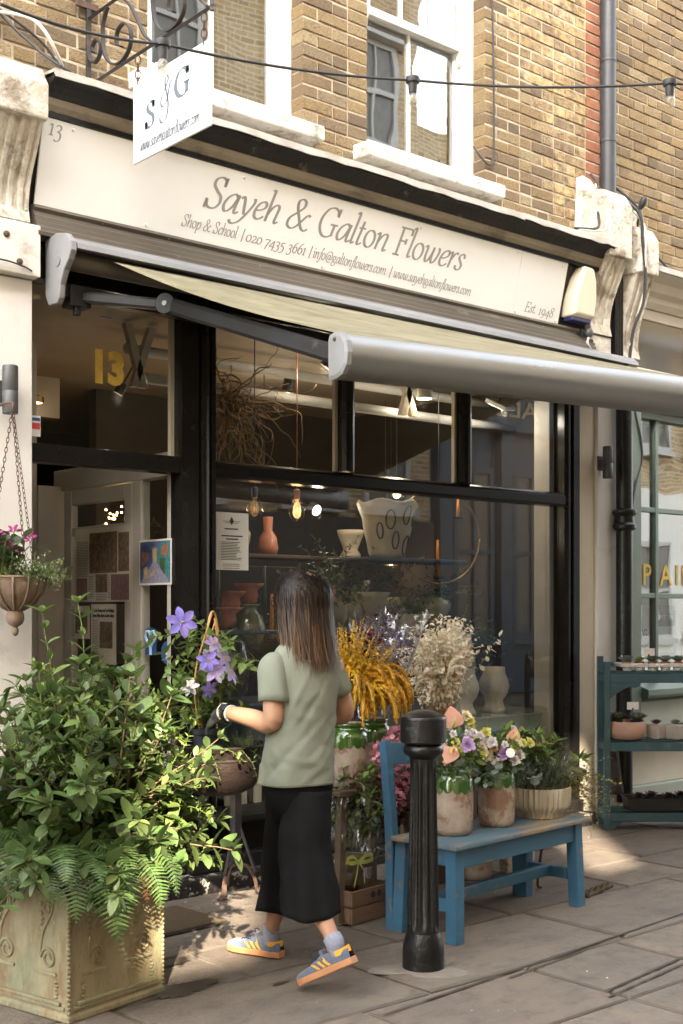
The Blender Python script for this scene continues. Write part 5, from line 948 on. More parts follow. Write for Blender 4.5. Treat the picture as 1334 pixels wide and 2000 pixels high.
for fi, rot in enumerate((0, -90)):
    F_ = Matrix.Rotation(R(rot), 4, 'Z') @ Matrix.Translation((0, -h_ + .012, 0))
    for sx in (-1, 1):
        c = spiral2(sx * .115 + .012, .215, .012, .04, 0, 1.5) ; c = c + [(sx * .115 - .03, .25), (sx * .115 - .015, .31), (sx * .115 + .018, .36)] + spiral2(sx * .115 + .008, .395, .026, .01, -.3, 1.2, 14)
        m = MB(); m.tube([(a, 0, b) for a, b in crv(c, 2)], .0065, 7, M=F_); m.build('scroll_relief', 'mossy_stone', plr, world=False, smooth=True)
        m = MB()
        for k in range(7): m.sphere((sx * .115 - .028 + .008 * (k % 2), -.001, .3 + k * .018), .011, 7, 5, (1, .5, .7), M=F_)
        m.build('leaf_relief', 'mossy_stone', plr, world=False, smooth=True)
        m = MB(); m.box(sx * .115 - .055, sx * .115 + .055, -.007, .004, .155, .168, M=F_); m.build('scroll_base', 'mossy_stone', plr, world=False, bevel=.003)
        m = MB()
        for k in range(8):
            z = .14 - k * .013; m.add([(sx * .17 - .012, -.001, z), (sx * .17 + .012, -.001, z), (sx * .17 + (.006 if k % 2 else -.006), -.008, z - .006), (sx * .17, -.001, z - .013)], [(0, 1, 2), (1, 3, 2), (3, 0, 2)], M=F_)
        m.build('zigzag_strip', 'mossy_stone', plr, world=False)
        m = MB()
        for k in range(34): m.sphere((sx * (h_ - .014), -.001, .035 + k * .0163), .0075, 6, 4, (1, .8, 1.1), M=F_)
        m.build('beaded_edge', 'mossy_stone', plr, world=False, smooth=True)
    m = MB(); m.box(-.195, .195, -.012, .006, .055, .07, M=F_); m.box(-.215, .215, -.008, .006, .04, .0545, M=F_); m.build('panel_moulding', 'mossy_stone', plr, world=False, bevel=.004)
    m = MB(); m.sphere((-.0, 0, .5), .02, 9, 6, (1.2, .5, .8), M=F_); m.sphere((.08, 0, .49), .012, 8, 5, (1.6, .5, .8), M=F_); m.build('boss_relief', 'mossy_stone', plr, world=False, smooth=True)
# --- doormat
dm = thing('doormat', 'brown coir doormat on the paving at the shop door', 'doormat', (3.1, -.53, .0), R(3)); m = MB(); m.box(-.36, .3, -.2, .2, .004, .02); m.build('pile', 'coir', dm, world=False, bevel=.004); m = MB(); m.box(-.37, .31, -.21, .21, .002, .01); m.build('edging', 'rubber', dm, world=False)
# --- bollard
bo = thing('bollard', 'black fluted cast iron bollard with domed cap before the bench', 'bollard', (3.597, -1.83, 0))
m = MB(); m.lathe([(.086, -.01), (.086, .07), (.083, .1), (.07, .145), (.066, .155)], 24); m.build('base', 'cast_black', bo, smooth=True, world=False, auto=35)
NF = 96
def flute(r, z, a): 
    q = (a * 12 / (2 * math.pi)) % 1.0; return (r - .0105 * max(0, math.sin(math.pi * min(max((q - .1) / .8, 0), 1))) ** .8 * (1 if .17 < z < .83 else 0), z)
m = MB(); m.lathe([(.067, .15), (.067, .165), (.067, .185), (.062, .45), (.057, .7), (.0555, .81), (.055, .84), (.055, .865)], NF, fn=flute); m.build('fluted_shaft', 'cast_black', bo, smooth=True, world=False, auto=50)
m = MB(); m.lathe([(.055, .86), (.062, .87), (.078, .878), (.083, .89), (.082, .905), (.076, .915), (.07, .92)], 32); m.build('neck_ring', 'cast_black', bo, smooth=True, world=False, auto=60)
m = MB(); m.lathe([(.07, .92), (.09, .925), (.0945, .931), (.0945, .934), (.0945, 1.02), (.0945, 1.024), (.091, 1.032), (.084, 1.035), (.06, 1.049), (.03, 1.057), (.004, 1.06)], 32); m.build('cap', 'cast_black', bo, smooth=True, world=False, auto=28)
m = MB(); ring = [(1.0 + .3 * math.sin(a * 3) + .15 * math.sin(a * 5 + 1), a) for a in [i * 2 * math.pi / 40 for i in range(40)]]
m.loft([[(.17 * r * math.cos(a), .15 * r * math.sin(a), .003) for r, a in ring], [(.13 * r * math.cos(a), .12 * r * math.sin(a), .006) for r, a in ring], [(.02 * math.cos(a), .02 * math.sin(a), .007) for r, a in ring]]); m.build('mortar_collar', 'concrete_wash', bo, world=False)
# --- bench
bn_ = thing('blue_bench', 'weathered blue wooden bench with stretchers carrying flower jars', 'bench', (4.43, -1.45, 0), R(6.0))
hw, hd = .475, .145
def bbox(name, mat, *b, bevel=.005): m = MB(); m.box(*b); return m.build(name, mat, bn_, world=False, bevel=bevel)
for sx in (-1, 1):
    for sy in (-1, 1):
        m = MB(); m.loft([[(sx * hw + q * .03 + sx * .012 * (1 - z / .42), sy * hd + r_ * .03 + sy * .012 * (1 - z / .42), z) for q, r_ in ((-1, -1), (1, -1), (1, 1), (-1, 1))] for z in (0, .415)]); m.build('leg', 'blue_paint', bn_, world=False, bevel=.004)
    bbox('side_stretcher', 'blue_paint', sx * hw - .016, sx * hw + .016, -hd + .03, hd - .03, .13, .185); bbox('side_apron', 'blue_paint', sx * hw - .02, sx * hw + .02, -hd + .031, hd - .031, .335, .414)
bbox('long_stretcher', 'blue_paint', -hw + .017, hw - .017, -.018, .018, .135, .19); bbox('front_apron', 'blue_paint', -hw + .031, hw - .031, -hd - .02, -hd + .012, .325, .414); bbox('rear_apron', 'blue_paint', -hw + .031, hw - .031, hd - .012, hd + .02, .325, .414)
m = MB(); m.box(-hw - .06, hw + .075, -hd - .06, -.002, .416, .44); m.build('seat_board', 'bench_top', bn_, world=False, bevel=.006); m = MB(); m.box(-hw - .06, hw + .075, .002, hd + .035, .4165, .4395); m.build('seat_board', 'bench_top', bn_, world=False, bevel=.006)
for sx in (-1, 1):
    m = MB(); m.prism([(hd + .037, 0.0), (hd + .08, 0.0), (hd + .085, .44), (hd + .12, .86), (hd + .08, .87), (hd + .037, .45)], 'x', sx * (hw + .02) - .022, sx * (hw + .02) + .022); m.build('back_post', 'blue_paint', bn_, world=False, bevel=.005)
m = MB(); m.prism([(hd + .079, .75), (hd + .11, .75), (hd + .118, .85), (hd + .088, .855)], 'x', -hw, hw + .0); m.build('back_rail', 'blue_paint', bn_, world=False, bevel=.005)
# --- green glazed jars
def jar(label, loc, s=1.0, rz=0, dark=False, group='green glazed jars'):
    t = thing('glazed_jar', label, 'jar', loc, rz, group)
    prof = [(.07, 0), (.082, .006), (.088, .03), (.0915, .1), (.092, .18), (.09, .235), (.084, .262), (.072, .276), (.066, .282), (.069, .29), (.074, .297), (.072, .306), (.064, .308), (.06, .29), (.06, .2)]
    prof = [(r * s, z * s) for r, z in prof]; m = MB(); m.lathe(prof, 32); m.build('body', 'chalky_clay', t, smooth=True, world=False, auto=60)
    N = 96; rings = []; top = [q for q in prof[4:13]]
    for i, (r, z) in enumerate(top):
        ring = []
        for j in range(N):
            a = 2 * math.pi * j / N; zz = z
            if i == 0: zz = (.212 - .022 * abs(math.sin(a * 7)) ** .6 - .004 * math.sin(a * 5)) * s
            elif i == 1: zz = (.24) * s
            ring.append(((r + .0022) * math.cos(a), (r + .0022) * math.sin(a), zz))
        rings.append(ring)
    m = MB(); m.loft(rings, cap=False); m.build('glaze', 'green_glaze', t, smooth=True, world=False); return t
jar('green glazed jar of peach bouquet on the bench nearest the bollard', (4.135, -1.475, .44), 1.02, .3)
jar('smaller green glazed jar of flowers in the middle of the bench', (4.455, -1.452, .44), .97, 1.1)
jar('green glazed jar holding the drooping mustard flowers', (3.94, -.97, .62), 1.0, 2.0)
jar('dark green jar of purple dried flowers behind the bollard', (4.2, -.86, .62), 1.0, 2.6)
jar('chalky jar standing on the paving under the bench, left', (5.02, -.78, 0), 1.05, 0.7); jar('chalky jar standing on the paving under the bench, right', (5.25, -.88, 0), 1.05, 1.9)
# --- fluted bowl
fb_ = thing('fluted_bowl', 'cream fluted ceramic bowl with mixed plants at the bench end', 'bowl', (4.815, -1.415, .44))
def fl_fn(r, z, a): return (r * (1 + (.045 * math.cos(34 * a) if z > .004 else 0)), z)
m = MB(); m.lathe([(.1, 0), (.112, .004), (.116, .03), (.138, .05), (.146, .065), (.15, .14), (.148, .15), (.138, .15), (.136, .13)], 136, fn=fl_fn); m.build('body', 'fluted_glaze', fb_, smooth=True, world=False, auto=60)
m = MB(); m.lathe([(.137, .125), (.1, .15), (.05, .16), (.005, .163)], 24); m.build('moss', 'moss_green', fb_, world=False, smooth=True) if 'moss_green' in MATS else None
pm('moss_green', (.06, .07, .02), (.1, .1, .03), sc=40, rough=.95, bump=1, bsc=90)
m = MB(); m.lathe([(.137, .125), (.1, .15), (.05, .16), (.005, .163)], 24); m.build('moss', 'moss_green', fb_, world=False, smooth=True)
# --- wooden stool and crate, plant stand
stl = thing('wooden_stool', 'dark wooden stool under the dried flower jars by the window', 'stool', (4.05, -.9, 0), R(4))
m = MB(); m.box(-.28, .3, -.17, .17, .595, .62); m.build('top', 'old_wood', stl, world=False, bevel=.005)
for sx in (-1, 1):
    for sy in (-1, 1): m = MB(); m.loft([[(sx * .22 + sx * .05 * (1 - z / .6) + q * .018, sy * .12 + sy * .03 * (1 - z / .6) + r_ * .018, z) for q, r_ in ((-1, -1), (1, -1), (1, 1), (-1, 1))] for z in (0, .594)]); m.build('leg', 'old_wood', stl, world=False)
m = MB(); m.box(-.22, .22, -.01, .01, .2, .24); m.build('stretcher', 'old_wood', stl, world=False)
cr = thing('wooden_crate', 'small wooden crate under the wrapped mint plant', 'crate', (3.95, -1.0, 0), R(8))
for z in (.005, .085):
    for sy in (-1, 1): m = MB(); m.box(-.15, .15, sy * .11 - .007, sy * .11 + .007, z, z + .073); m.build('side_slat', 'crate_wood', cr, world=False, bevel=.003)
    for sx in (-1, 1): m = MB(); m.box(sx * .143 - .007, sx * .143 + .007, -.102, .102, z, z + .073); m.build('end_slat', 'crate_wood', cr, world=False, bevel=.003)
m = MB(); m.box(-.134, .134, -.1, .1, .02, .03); m.build('bottom', 'crate_wood', cr, world=False)
for dx in (.0, .045): m = MB(); m.lathe([(.016, 0), (.016, .0015), (.0, .0015)], 14, M=Matrix.Translation((dx, -.1172, .125)) @ Matrix.Rotation(R(90), 4, 'X')); m.build('stamp', 'rubber', cr, world=False)
ps = thing('plant_stand', 'dark iron pedestal stand with curved feet by the window step', 'stand', (3.78, -.27, 0))
m = MB(); m.box(-.022, .022, -.022, .022, .14, .62); m.build('pole', 'iron_black', ps, world=False, bevel=.004); m = MB(); m.lathe([(.0, .61), (.12, .61), (.125, .62), (.12, .63), (.0, .63)], 24); m.build('top', 'iron_black', ps, world=False)
for a in (200, 320, 80):
    m = MB(); A_ = Matrix.Rotation(R(a), 4, 'Z'); m.tube(crv([(.0, 0, .16), (.06, 0, .15), (.1, 0, .08), (.11, 0, .03), (.15, 0, .004)], 4), .016, 6, flat=.6, M=A_); m.build('foot', 'iron_rust', ps, world=False); m = MB(); m.tube([(.01, 0, .38), (.1, 0, .12)], .009, 5, M=A_); m.build('brace', 'iron_black', ps, world=False)
# --- rusty bowl held by the person
rb = thing('rusty_bowl', 'wide dark rusty metal bowl of plants held by the person', 'bowl', (3.16, -1.0, .68))
m = MB(); m.lathe([(.03, -.02), (.1, -.012), (.155, .015), (.19, .065), (.202, .13), (.206, .19), (.213, .198), (.211, .206), (.197, .205), (.192, .15)], 40); m.build('body', 'rusty_bowl', rb, smooth=True, world=False, auto=60)
m = MB(); m.lathe([(.203, .14), (.208, .146), (.204, .152)], 40, cap=False); m.build('band', 'rusty_bowl', rb, smooth=True, world=False); m = MB(); m.lathe([(.194, .13), (.1, .15), (.01, .155)], 24); m.build('earth', 'soil', rb, world=False)
m = MB(); m.tube(crv([(-.178, .03, .17), (-.2, .05, .22), (-.185, .07, .26), (-.165, .09, .22), (-.16, .09, .17)], 5), .008, 7); m.build('handle', 'iron_rust', rb, world=False, smooth=True)
# --- hanging basket
hb = thing('hanging_basket', 'brown ribbed urn basket of flowers hanging by the white pillar', 'hanging basket', (2.545, -.30, 1.35))
m = MB(); m.lathe([(.004, 0), (.012, .008), (.016, .025), (.01, .04), (.032, .055), (.04, .075), (.038, .1), (.034, .112), (.05, .125), (.085, .15), (.115, .19), (.128, .235), (.13, .258), (.135, .262), (.133, .27), (.122, .27)], 32); m.build('bowl', 'basket_clay', hb, smooth=True, world=False, auto=50)
for k in range(12):
    a = k * math.pi / 6; m = MB(); m.tube([(r * math.cos(a), r * math.sin(a), z) for r, z in ((.036, .115), (.054, .125), (.09, .15), (.12, .19), (.133, .235), (.135, .26))], .006, 5, flat=.7); m.build('rib', 'basket_clay', hb, smooth=True, world=False)
m = MB(); m.lathe([(.125, .25), (.06, .27), (.005, .275)], 20); m.build('earth', 'soil', hb, world=False)
def chain_on(parent, a, b, n_, r=.006, t=.0018):
    a, b = Vector(a), Vector(b); d = (b - a) / n_; L_ = d.length * .64; q = MB(); q.tube([(r * math.sin(u), L_ * math.cos(u), 0) for u in [i * math.pi / 4 for i in range(9)]], t, 4); me = q.mesh('chain_link', True); me.materials.append(MATS['iron_rust'])
    for k in range(n_): inst(me, 'chain_link', parent, MW[parent].inverted() @ (Matrix.Translation(a + d * (k + .5)) @ rot_to(d, (k % 2) * math.pi / 2)))
top_ = (2.535, -.295, 2.37)
for a in (20, 150, 265): chain_on(hb, (2.545 + .125 * math.cos(R(a)), -.30 + .125 * math.sin(R(a)), 1.62), top_, 34)
m = MB(); m.tube(crv([(2.535, -.295, 2.365), (2.54, -.29, 2.39), (2.535, -.25, 2.4), (2.53, -.15, 2.395), (2.53, -.09, 2.39)], 4), .006, 6); m.build('hook', 'iron_rust', hb)
# --- teal shelf unit with succulents
su = thing('plant_shelf', 'teal painted three tier wooden plant shelf beside the pipe', 'shelf', (6.75, -.33, 0), R(-40.7))
def ubox(name, *b, bevel=.004): m = MB(); m.box(*b); return m.build(name, 'teal_paint', su, world=False, bevel=bevel)
LW = .95
for y in (0, .22):
    for x in (0, LW): ubox('post', x, x + .04, y, y + .04, 0, 1.12 if y == 0 else 1.15)
for z in (.06, .53, .985):
    ubox('front_rail', .041, LW - .001, .003, .03, z - .005, z + .055); ubox('back_rail', .041, LW - .001, .225, .25, z - .005, z + .055)
    ubox('side_rail', .005, .035, .041, .219, z, z + .05)
    for k in range(4): ubox('shelf_slat', .0 + .005, LW + .03, .045 + k * .045, .045 + k * .045 + .036, z + .056, z + .07, bevel=.002)
ubox('top_rail', .041, LW - .001, .228, .25, 1.08, 1.11)
for x in (.042,):
    m = MB(); m.prism([(x, .979), (x + .2, .979), (x + .19, .955), (x + .16, .945), (x + .13, .955), (x + .1, .945), (x + .05, .915), (x, .88)], 'y', .008, .026); m.build('bracket', 'teal_paint', su, world=False); m = MB(); m.prism([(x, .054), (x + .08, .054), (x + .05, .03), (x + .01, .0), (x, .0)], 'y', .008, .026); m.build('foot_bracket', 'teal_paint', su, world=False)
SU = MW[su]
def on_shelf(x, y, z): return tuple(SU @ Vector((x, y, z)))
# --- wet marks and litter on paving
wm = MB(); rr_ = random.Random(3)
def wet_line(m, a, b, w_, n_=30):
    a, b = Vector(a), Vector(b); d = (b - a).normalized(); s = Vector((-d.y, d.x, 0)); L_ = []; Q = []
    for k in range(n_ + 1):
        p = a.lerp(b, k / n_); q = w_ * (.5 + rr_.random()); L_.append(tuple(p + s * q)); Q.append(tuple(p - s * q * rr_.uniform(.6, 1)))
    m.add(L_ + Q, [(i, i + 1, n_ + 2 + i, n_ + 1 + i) for i in range(n_)])
wet_line(wm, (3.06, -2.17, .0055), (5.8, -1.95, .0055), .006, 50); wet_line(wm, (3.75, -2.16, .0055), (4.3, -2.1, .0055), .005)
wet_line(wm, (3.9, -2.52, .0055), (5.4, -2.32, .0055), .007, 40); wet_line(wm, (3.85, -2.57, .0055), (5.2, -2.4, .0055), .006, 40)
tag(wm.build('wheel_marks', 'wet_stone'), 'thin dark wet wheel tracks across the paving', 'water marks')
def blot(name, label, c, rx, ry, seed):
    q = random.Random(seed); k = [q.uniform(.55, 1.1) for _ in range(14)]; ring = []
    for i in range(56):
        a = i / 56 * 14; j = int(a) % 14; t = a - int(a); t = t * t * (3 - 2 * t); r = k[j] * (1 - t) + k[(j + 1) % 14] * t + .12 * math.sin(i * 2.1); an = 2 * math.pi * i / 56; ring.append((c[0] + rx * r * math.cos(an), c[1] + ry * r * math.sin(an), .0052))
    m = MB(); m.add([(c[0], c[1], .0052)] + ring, [(0, i + 1, (i + 1) % 56 + 1) for i in range(56)]); tag(m.build(name, 'wet_stone'), label, 'water marks')
blot('wet_patch', 'dark wet patch on the paving right of the planter base', (2.68, -1.43, 0), .16, .1, 2); blot('wet_patch', 'small damp patch on paving near the planter and doormat', (2.86, -1.1, 0), .08, .05, 8)
blot('wet_patch', 'dark damp earth patch left of the planter foot', (1.98, -1.62, 0), .17, .2, 5); blot('wet_patch', 'small dark spill on the paving between the two shoes', (3.02, -1.62, 0), .05, .018, 11)
rs = thing('rope_scrap', 'frayed scrap of brown rope on the paving right of the bench', 'rope', (5.22, -1.42, 0)); m = MB()
for k in range(3): m.tube(crv([(5.1 + .06 * i, -1.47 + .02 * math.sin(i * 1.7 + k * 2.1) + .015 * i, .012 + .006 * math.sin(i * 2 + k * 2.1)) for i in range(6)], 5), .011, 6)
m.build('strands', 'coir', rs, smooth=True)
lt = MB(); ql = random.Random(77)
for k in range(320):
    x, y = ql.uniform(1.9, 6.8), ql.choice([ql.uniform(-3.2, -.2), ql.uniform(-.5, -.18)]); a = ql.uniform(0, 6.28); s_ = ql.uniform(.003, .011); lt.add([(x + s_ * math.cos(a + b) * (1 if i % 2 else .5), y + s_ * math.sin(a + b) * (1 if i % 2 else .5), .006 + ql.uniform(0, .003)) for i, b in enumerate((0, 1.57, 3.14, 4.71))], [(0, 1, 2, 3)], ql.random())
pm('litter_bits', [(.5, .45, .36), (.1, .07, .04), (.45, .32, .08), (.06, .05, .04), (.55, .52, .46), (.12, .12, .04)], rough=.9); tag(lt.build('litter', 'litter_bits'), 'tiny petals leaf scraps and grit strewn over the paving', 'litter', kind='stuff')
# ------------------------------------------------------------------ plants
def leafmat(name, c, c2, rnd=.42, rough=.42, leaf=.3, hue=.015): return pm(name, c, c2, sc=25, rough=rough, rnd=rnd, leaf=leaf, hue=hue, spec=.4)
leafmat('leaf_dark', (.07, .11, .035), (.12, .17, .055), rough=.4, rnd=.5, hue=.025); leafmat('leaf_mid', (.1, .16, .035), (.15, .21, .055)); leafmat('leaf_lime', (.14, .205, .042), (.2, .265, .065), leaf=.4)
leafmat('leaf_fern', (.06, .115, .03), (.1, .16, .05), rough=.4); leafmat('leaf_grey', (.1, .135, .085), (.14, .17, .11)); leafmat('leaf_euc', (.12, .16, .13), (.16, .2, .16), rough=.6); leafmat('leaf_herb', (.06, .1, .045), (.09, .13, .06))
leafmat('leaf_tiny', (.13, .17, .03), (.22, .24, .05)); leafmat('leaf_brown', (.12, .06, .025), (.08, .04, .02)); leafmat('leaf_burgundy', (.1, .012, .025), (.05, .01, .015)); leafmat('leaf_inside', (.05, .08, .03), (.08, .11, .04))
leafmat('succ_green', (.16, .2, .11), (.12, .15, .09), leaf=.1); leafmat('succ_red', (.1, .03, .03), (.05, .02, .02), leaf=.05); leafmat('succ_blue', (.2, .25, .2), (.15, .19, .15), leaf=.1)
leafmat('petal_blue', (.2, .16, .55), (.32, .24, .65), rnd=.12, leaf=.35); leafmat('petal_lilac', (.42, .32, .62), (.56, .46, .7), rnd=.12, leaf=.35); leafmat('petal_magenta', (.55, .04, .3), (.7, .15, .45), rnd=.2); leafmat('petal_white', (.72, .68, .66), (.6, .55, .6), rnd=.15)
leafmat('petal_cream', (.68, .6, .38), (.72, .66, .45), rnd=.12); leafmat('petal_yellow', (.66, .62, .14), (.6, .6, .2), rnd=.15); leafmat('petal_peach', (.72, .38, .27), (.75, .48, .36), rnd=.12); leafmat('petal_pink', (.66, .24, .33), (.72, .36, .42), rnd=.2)
leafmat('petal_purple', (.4, .26, .5), (.5, .35, .58), rnd=.15); leafmat('dry_mustard', (.5, .275, .012), (.38, .19, .008), rnd=.25, leaf=.15); leafmat('dry_gold', (.62, .39, .025), (.55, .32, .02), rnd=.25); leafmat('dry_violet', (.07, .05, .18), (.12, .085, .26), rnd=.3, leaf=.1)
leafmat('dry_cream', (.8, .71, .54), (.84, .77, .63), rnd=.18); leafmat('dry_straw', (.45, .32, .13), (.35, .24, .1), rnd=.2); leafmat('berry_red', (.5, .015, .02), (.4, .01, .01), leaf=.0, rough=.2); leafmat('seed_brown', (.25, .2, .14), (.18, .14, .1), leaf=.0)
pm('stem_green', (.1, .14, .03), rough=.6); pm('stem_brown', (.13, .085, .045), rough=.8); pm('cane', (.5, .27, .08), (.4, .2, .05), sc=20, rough=.5); pm('gold_eye', (.5, .45, .15), rough=.6); pm('twig_red', (.12, .05, .03), rough=.7)
def tmpl(kind='oval', n=5, w=.5, curl=.12, fold=.12, tip=1.0):
    V, F = [], []
    for i in range(n + 1):
        t = i / n
        s = {'oval': math.sin(math.pi * min(t * .94 + .04, 1)) ** .75, 'lance': math.sin(math.pi * min(t ** .75 * .96 + .03, 1)) ** 1.0, 'round': math.sqrt(max(1 - (2 * t - 1) ** 2, 0.0)), 'heart': math.sin(math.pi * (t ** .6 * .97 + .02)) ** .8, 'strap': .9 if t < .8 else .9 * (1 - t) / .2 + .05, 'petal': math.sin(math.pi * min(t ** 1.3 * .9 + .06, 1)) ** .8}[kind] * w / 2
        z = -curl * t * t; V += [(-s, t, z + fold * s * 2), (0, t, z), (s, t, z + fold * s * 2)]
        if i: k = 3 * i; F += [(k - 3, k - 2, k + 1, k), (k - 2, k - 1, k + 2, k + 1)]
    return np.array(V, float), np.array(F, int)
T_OVAL = tmpl('oval', 5, .52); T_LANCE = tmpl('lance', 5, .36, .2); T_ROUND = tmpl('round', 4, .9, .05, .05); T_HEART = tmpl('heart', 5, .62, .25); T_NEEDLE = tmpl('strap', 3, .1, .15, .0); T_SMALL = tmpl('oval', 2, .55, .08, .15); T_PET = tmpl('petal', 5, .55, .12, .18); T_SUCC = tmpl('petal', 4, .5, -.25, .3)
def scatter(name, T, Ms, mat, parent=None, world=True, kind=None, label=None, smooth=True):
    V, F = T; N = len(Ms)
    if N == 0: return None
    A = np.array([[list(r) for r in m_] for m_ in Ms], float)
    if parent is not None and world: A = np.array(MW[parent].inverted(), float)[None] @ A
    P_ = np.einsum('nij,vj->nvi', A[:, :3, :3], V) + A[:, None, :3, 3]; P_ = P_.reshape(-1, 3)
    FF = (F[None] + (np.arange(N) * len(V))[:, None, None]).reshape(-1, F.shape[1]); me = bpy.data.meshes.new(name)
    me.vertices.add(len(P_)); me.vertices.foreach_set('co', P_.ravel()); me.loops.add(FF.size); me.loops.foreach_set('vertex_index', FF.ravel().astype(np.int32))
    me.polygons.add(len(FF)); me.polygons.foreach_set('loop_start', (np.arange(len(FF)) * F.shape[1]).astype(np.int32))
    me.update(calc_edges=True); rn = np.repeat(RNG.random(N) * .98 + .01, len(F)); a = me.attributes.new('rnd', 'FLOAT', 'FACE'); a.data.foreach_set('value', rn.astype(np.float32))
    if smooth: me.polygons.foreach_set('use_smooth', np.ones(len(FF), bool))
    me.materials.append(MATS[mat]); o = bpy.data.objects.new(name, me); COL.objects.link(o)
    MW[o] = MW[parent].copy() if parent is not None else Matrix()
    if parent is not None: o.parent = parent
    if kind: o['kind'] = kind
    if label: o['label'] = label
    return o
def LM(p, d, size, roll=0, w=1.0, up=None):
    """leaf matrix: base at p, pointing along d, face towards up"""
    Y = Vector(d).normalized(); Z = Vector(up) if up is not None else Vector((0, 0, 1)); X = Y.cross(Z)
    X = X.normalized() if X.length > 1e-4 else Y.orthogonal().normalized(); Z = X.cross(Y); q = Matrix.Rotation(roll, 4, Y)
    M = Matrix(((X.x, Y.x, Z.x, 0), (X.y, Y.y, Z.y, 0), (X.z, Y.z, Z.z, 0), (0, 0, 0, 1))); return Matrix.Translation(p) @ q @ M @ Matrix.Diagonal((size * w, size, size, 1))
def grow(p, d, L_, n=8, wander=.2, g=-.1, rn=random):
    p = Vector(p); d = Vector(d).normalized(); out = [p.copy()]; s = L_ / n
    for i in range(n):
        d = (d + Vector((rn.gauss(0, wander), rn.gauss(0, wander), rn.gauss(0, wander) + g)) * .5).normalized(); p = p + d * s; out.append(p.copy())
    return out
def along(pts, t):
    f = t * (len(pts) - 1); i = min(int(f), len(pts) - 2); u = f - i; return pts[i].lerp(pts[i + 1], u), (pts[i + 1] - pts[i]).normalized()
def leaves(pts, n, size, t0=.15, spread=.9, pair=True, rn=random, whorl=0, jitter=.25, upb=.35, grad=0):
    out = []; ph = rn.uniform(0, 6.28)
    for k in range(n):
        t = t0 + (1 - t0) * k / max(n - 1, 1); p, d = along(pts, t); s = d.orthogonal().normalized(); a = ph + k * (2.4 if not pair else math.pi / 2)
        for q in ((0, math.pi) if pair else (0,)):
            o = (s * math.cos(a + q) + d.cross(s) * math.sin(a + q)); v = (d * (1 - spread * .6) + o * spread + Vector((0, 0, upb)) + Vector((rn.gauss(0, jitter), rn.gauss(0, jitter), rn.gauss(0, jitter))) * .5)
            out.append(LM(p, v, size * rn.uniform(.65, 1.15) * (1 - grad * t), rn.uniform(-.5, .5)))
    for k in range(whorl):
        p, d = along(pts, 1.0); a = ph + k * 6.28 / whorl; s = d.orthogonal().normalized(); out.append(LM(p, d * .7 + (s * math.cos(a) + d.cross(s) * math.sin(a)) * .8, size * rn.uniform(.5, .8), rn.uniform(-.3, .3)))
    return out
def stems_mesh(stems, r0, r1, name, mat, parent, n=5):
    m = MB()
    for s in stems: m.tube(s, [r0 + (r1 - r0) * i / (len(s) - 1) for i in range(len(s))], n, cap=False)
    return m.build(name, mat, parent, smooth=True)
CAMP = Vector((0, -5.5, 1.47))
def leaf_parts(parent, Ms, T, mat, limit, name='leaf', rest='foliage'):
    """the leaves nearest the camera as single objects, the others as one stuff part"""
    Ms = sorted(Ms, key=lambda q: (q.to_translation() - CAMP).length - .6 * q.to_scale().y * 10); V, F = T
    me = bpy.data.meshes.new(name); me.from_pydata([tuple(v) for v in V], [], [tuple(f) for f in F.tolist()]); me.update(); me.polygons.foreach_set('use_smooth', [True] * len(F)); me.materials.append(MATS[mat]); iv = MW[parent].inverted()
    for q in Ms[:limit]: inst(me, name, parent, iv @ q)
    scatter(rest, T, Ms[limit:], mat, parent, kind='stuff')
# --- shrub in the planter
rn = random.Random(21); PC = Vector((2.337, -1.225, .56))
u_ = Vector((.976, .22, 0)); v_ = Vector((-.22, .976, 0))
sh = thing('leafy_shrub', 'large dark green leafy shrub filling the stone planter', 'shrub', (2.337, -1.225, .55))
stems, Ms = [], []
def shrub_stem(a, el, L_, size, n, g=-.12, o=None, wh=5):
    p = PC + u_ * rn.uniform(-.14, .14) + v_ * rn.uniform(-.12, .12) if o is None else Vector(o)
    d = Vector((math.cos(a) * math.cos(el), math.sin(a) * math.cos(el), math.sin(el))); s = grow(p, d, L_, 8, .22, g, rn); stems.append(s); Ms.extend(leaves(s, n, size, .25, .95, True, rn, wh))
for k in range(170): shrub_stem(rn.uniform(0, 6.28), R(rn.uniform(5, 80)), rn.uniform(.25, .56), rn.uniform(.065, .105), rn.randint(7, 10), rn.uniform(-.16, -.02))
for k in range(12): shrub_stem(R(rn.uniform(200, 340)), R(rn.uniform(5, 40)), rn.uniform(.2, .34), rn.uniform(.06, .1), 7, -.12)
for k in range(75): shrub_stem(rn.uniform(0, 6.28), R(rn.uniform(48, 86)), rn.uniform(.5, .74), rn.uniform(.06, .09), 9, rn.uniform(-.06, 0))
for k in range(16): shrub_stem(R(rn.uniform(-70, 10)), R(rn.uniform(15, 45)), rn.uniform(.35, .48), rn.uniform(.06, .09), 8, -.14)
stems_mesh(stems, .006, .002, 'branches', 'stem_brown', sh); leaf_parts(sh, Ms, T_OVAL, 'leaf_dark', 300)
ts = thing('young_shoots', 'two tall pale green leafy shoots rising from the planter shrub', 'plant', (2.25, -1.2, .56)); stems, Ms = [], []
for o, d, L_ in (((2.31, -1.16, .9), (-.08, .05, 1), .56), ((2.42, -1.2, .9), (.02, .02, 1), .6), ((2.62, -1.2, .95), (.08, .05, 1), .36), ((2.34, -1.3, .9), (-.15, -.05, 1), .36), ((2.2, -1.3, .85), (-.3, -.1, 1), .4), ((2.7, -1.25, .85), (.3, .05, 1), .34)):
    s = grow(o, d, L_, 8, .08, 0, rn); stems.append(s); Ms += leaves(s, 8, .1, .25, .85, True, rn, 4, grad=.4)
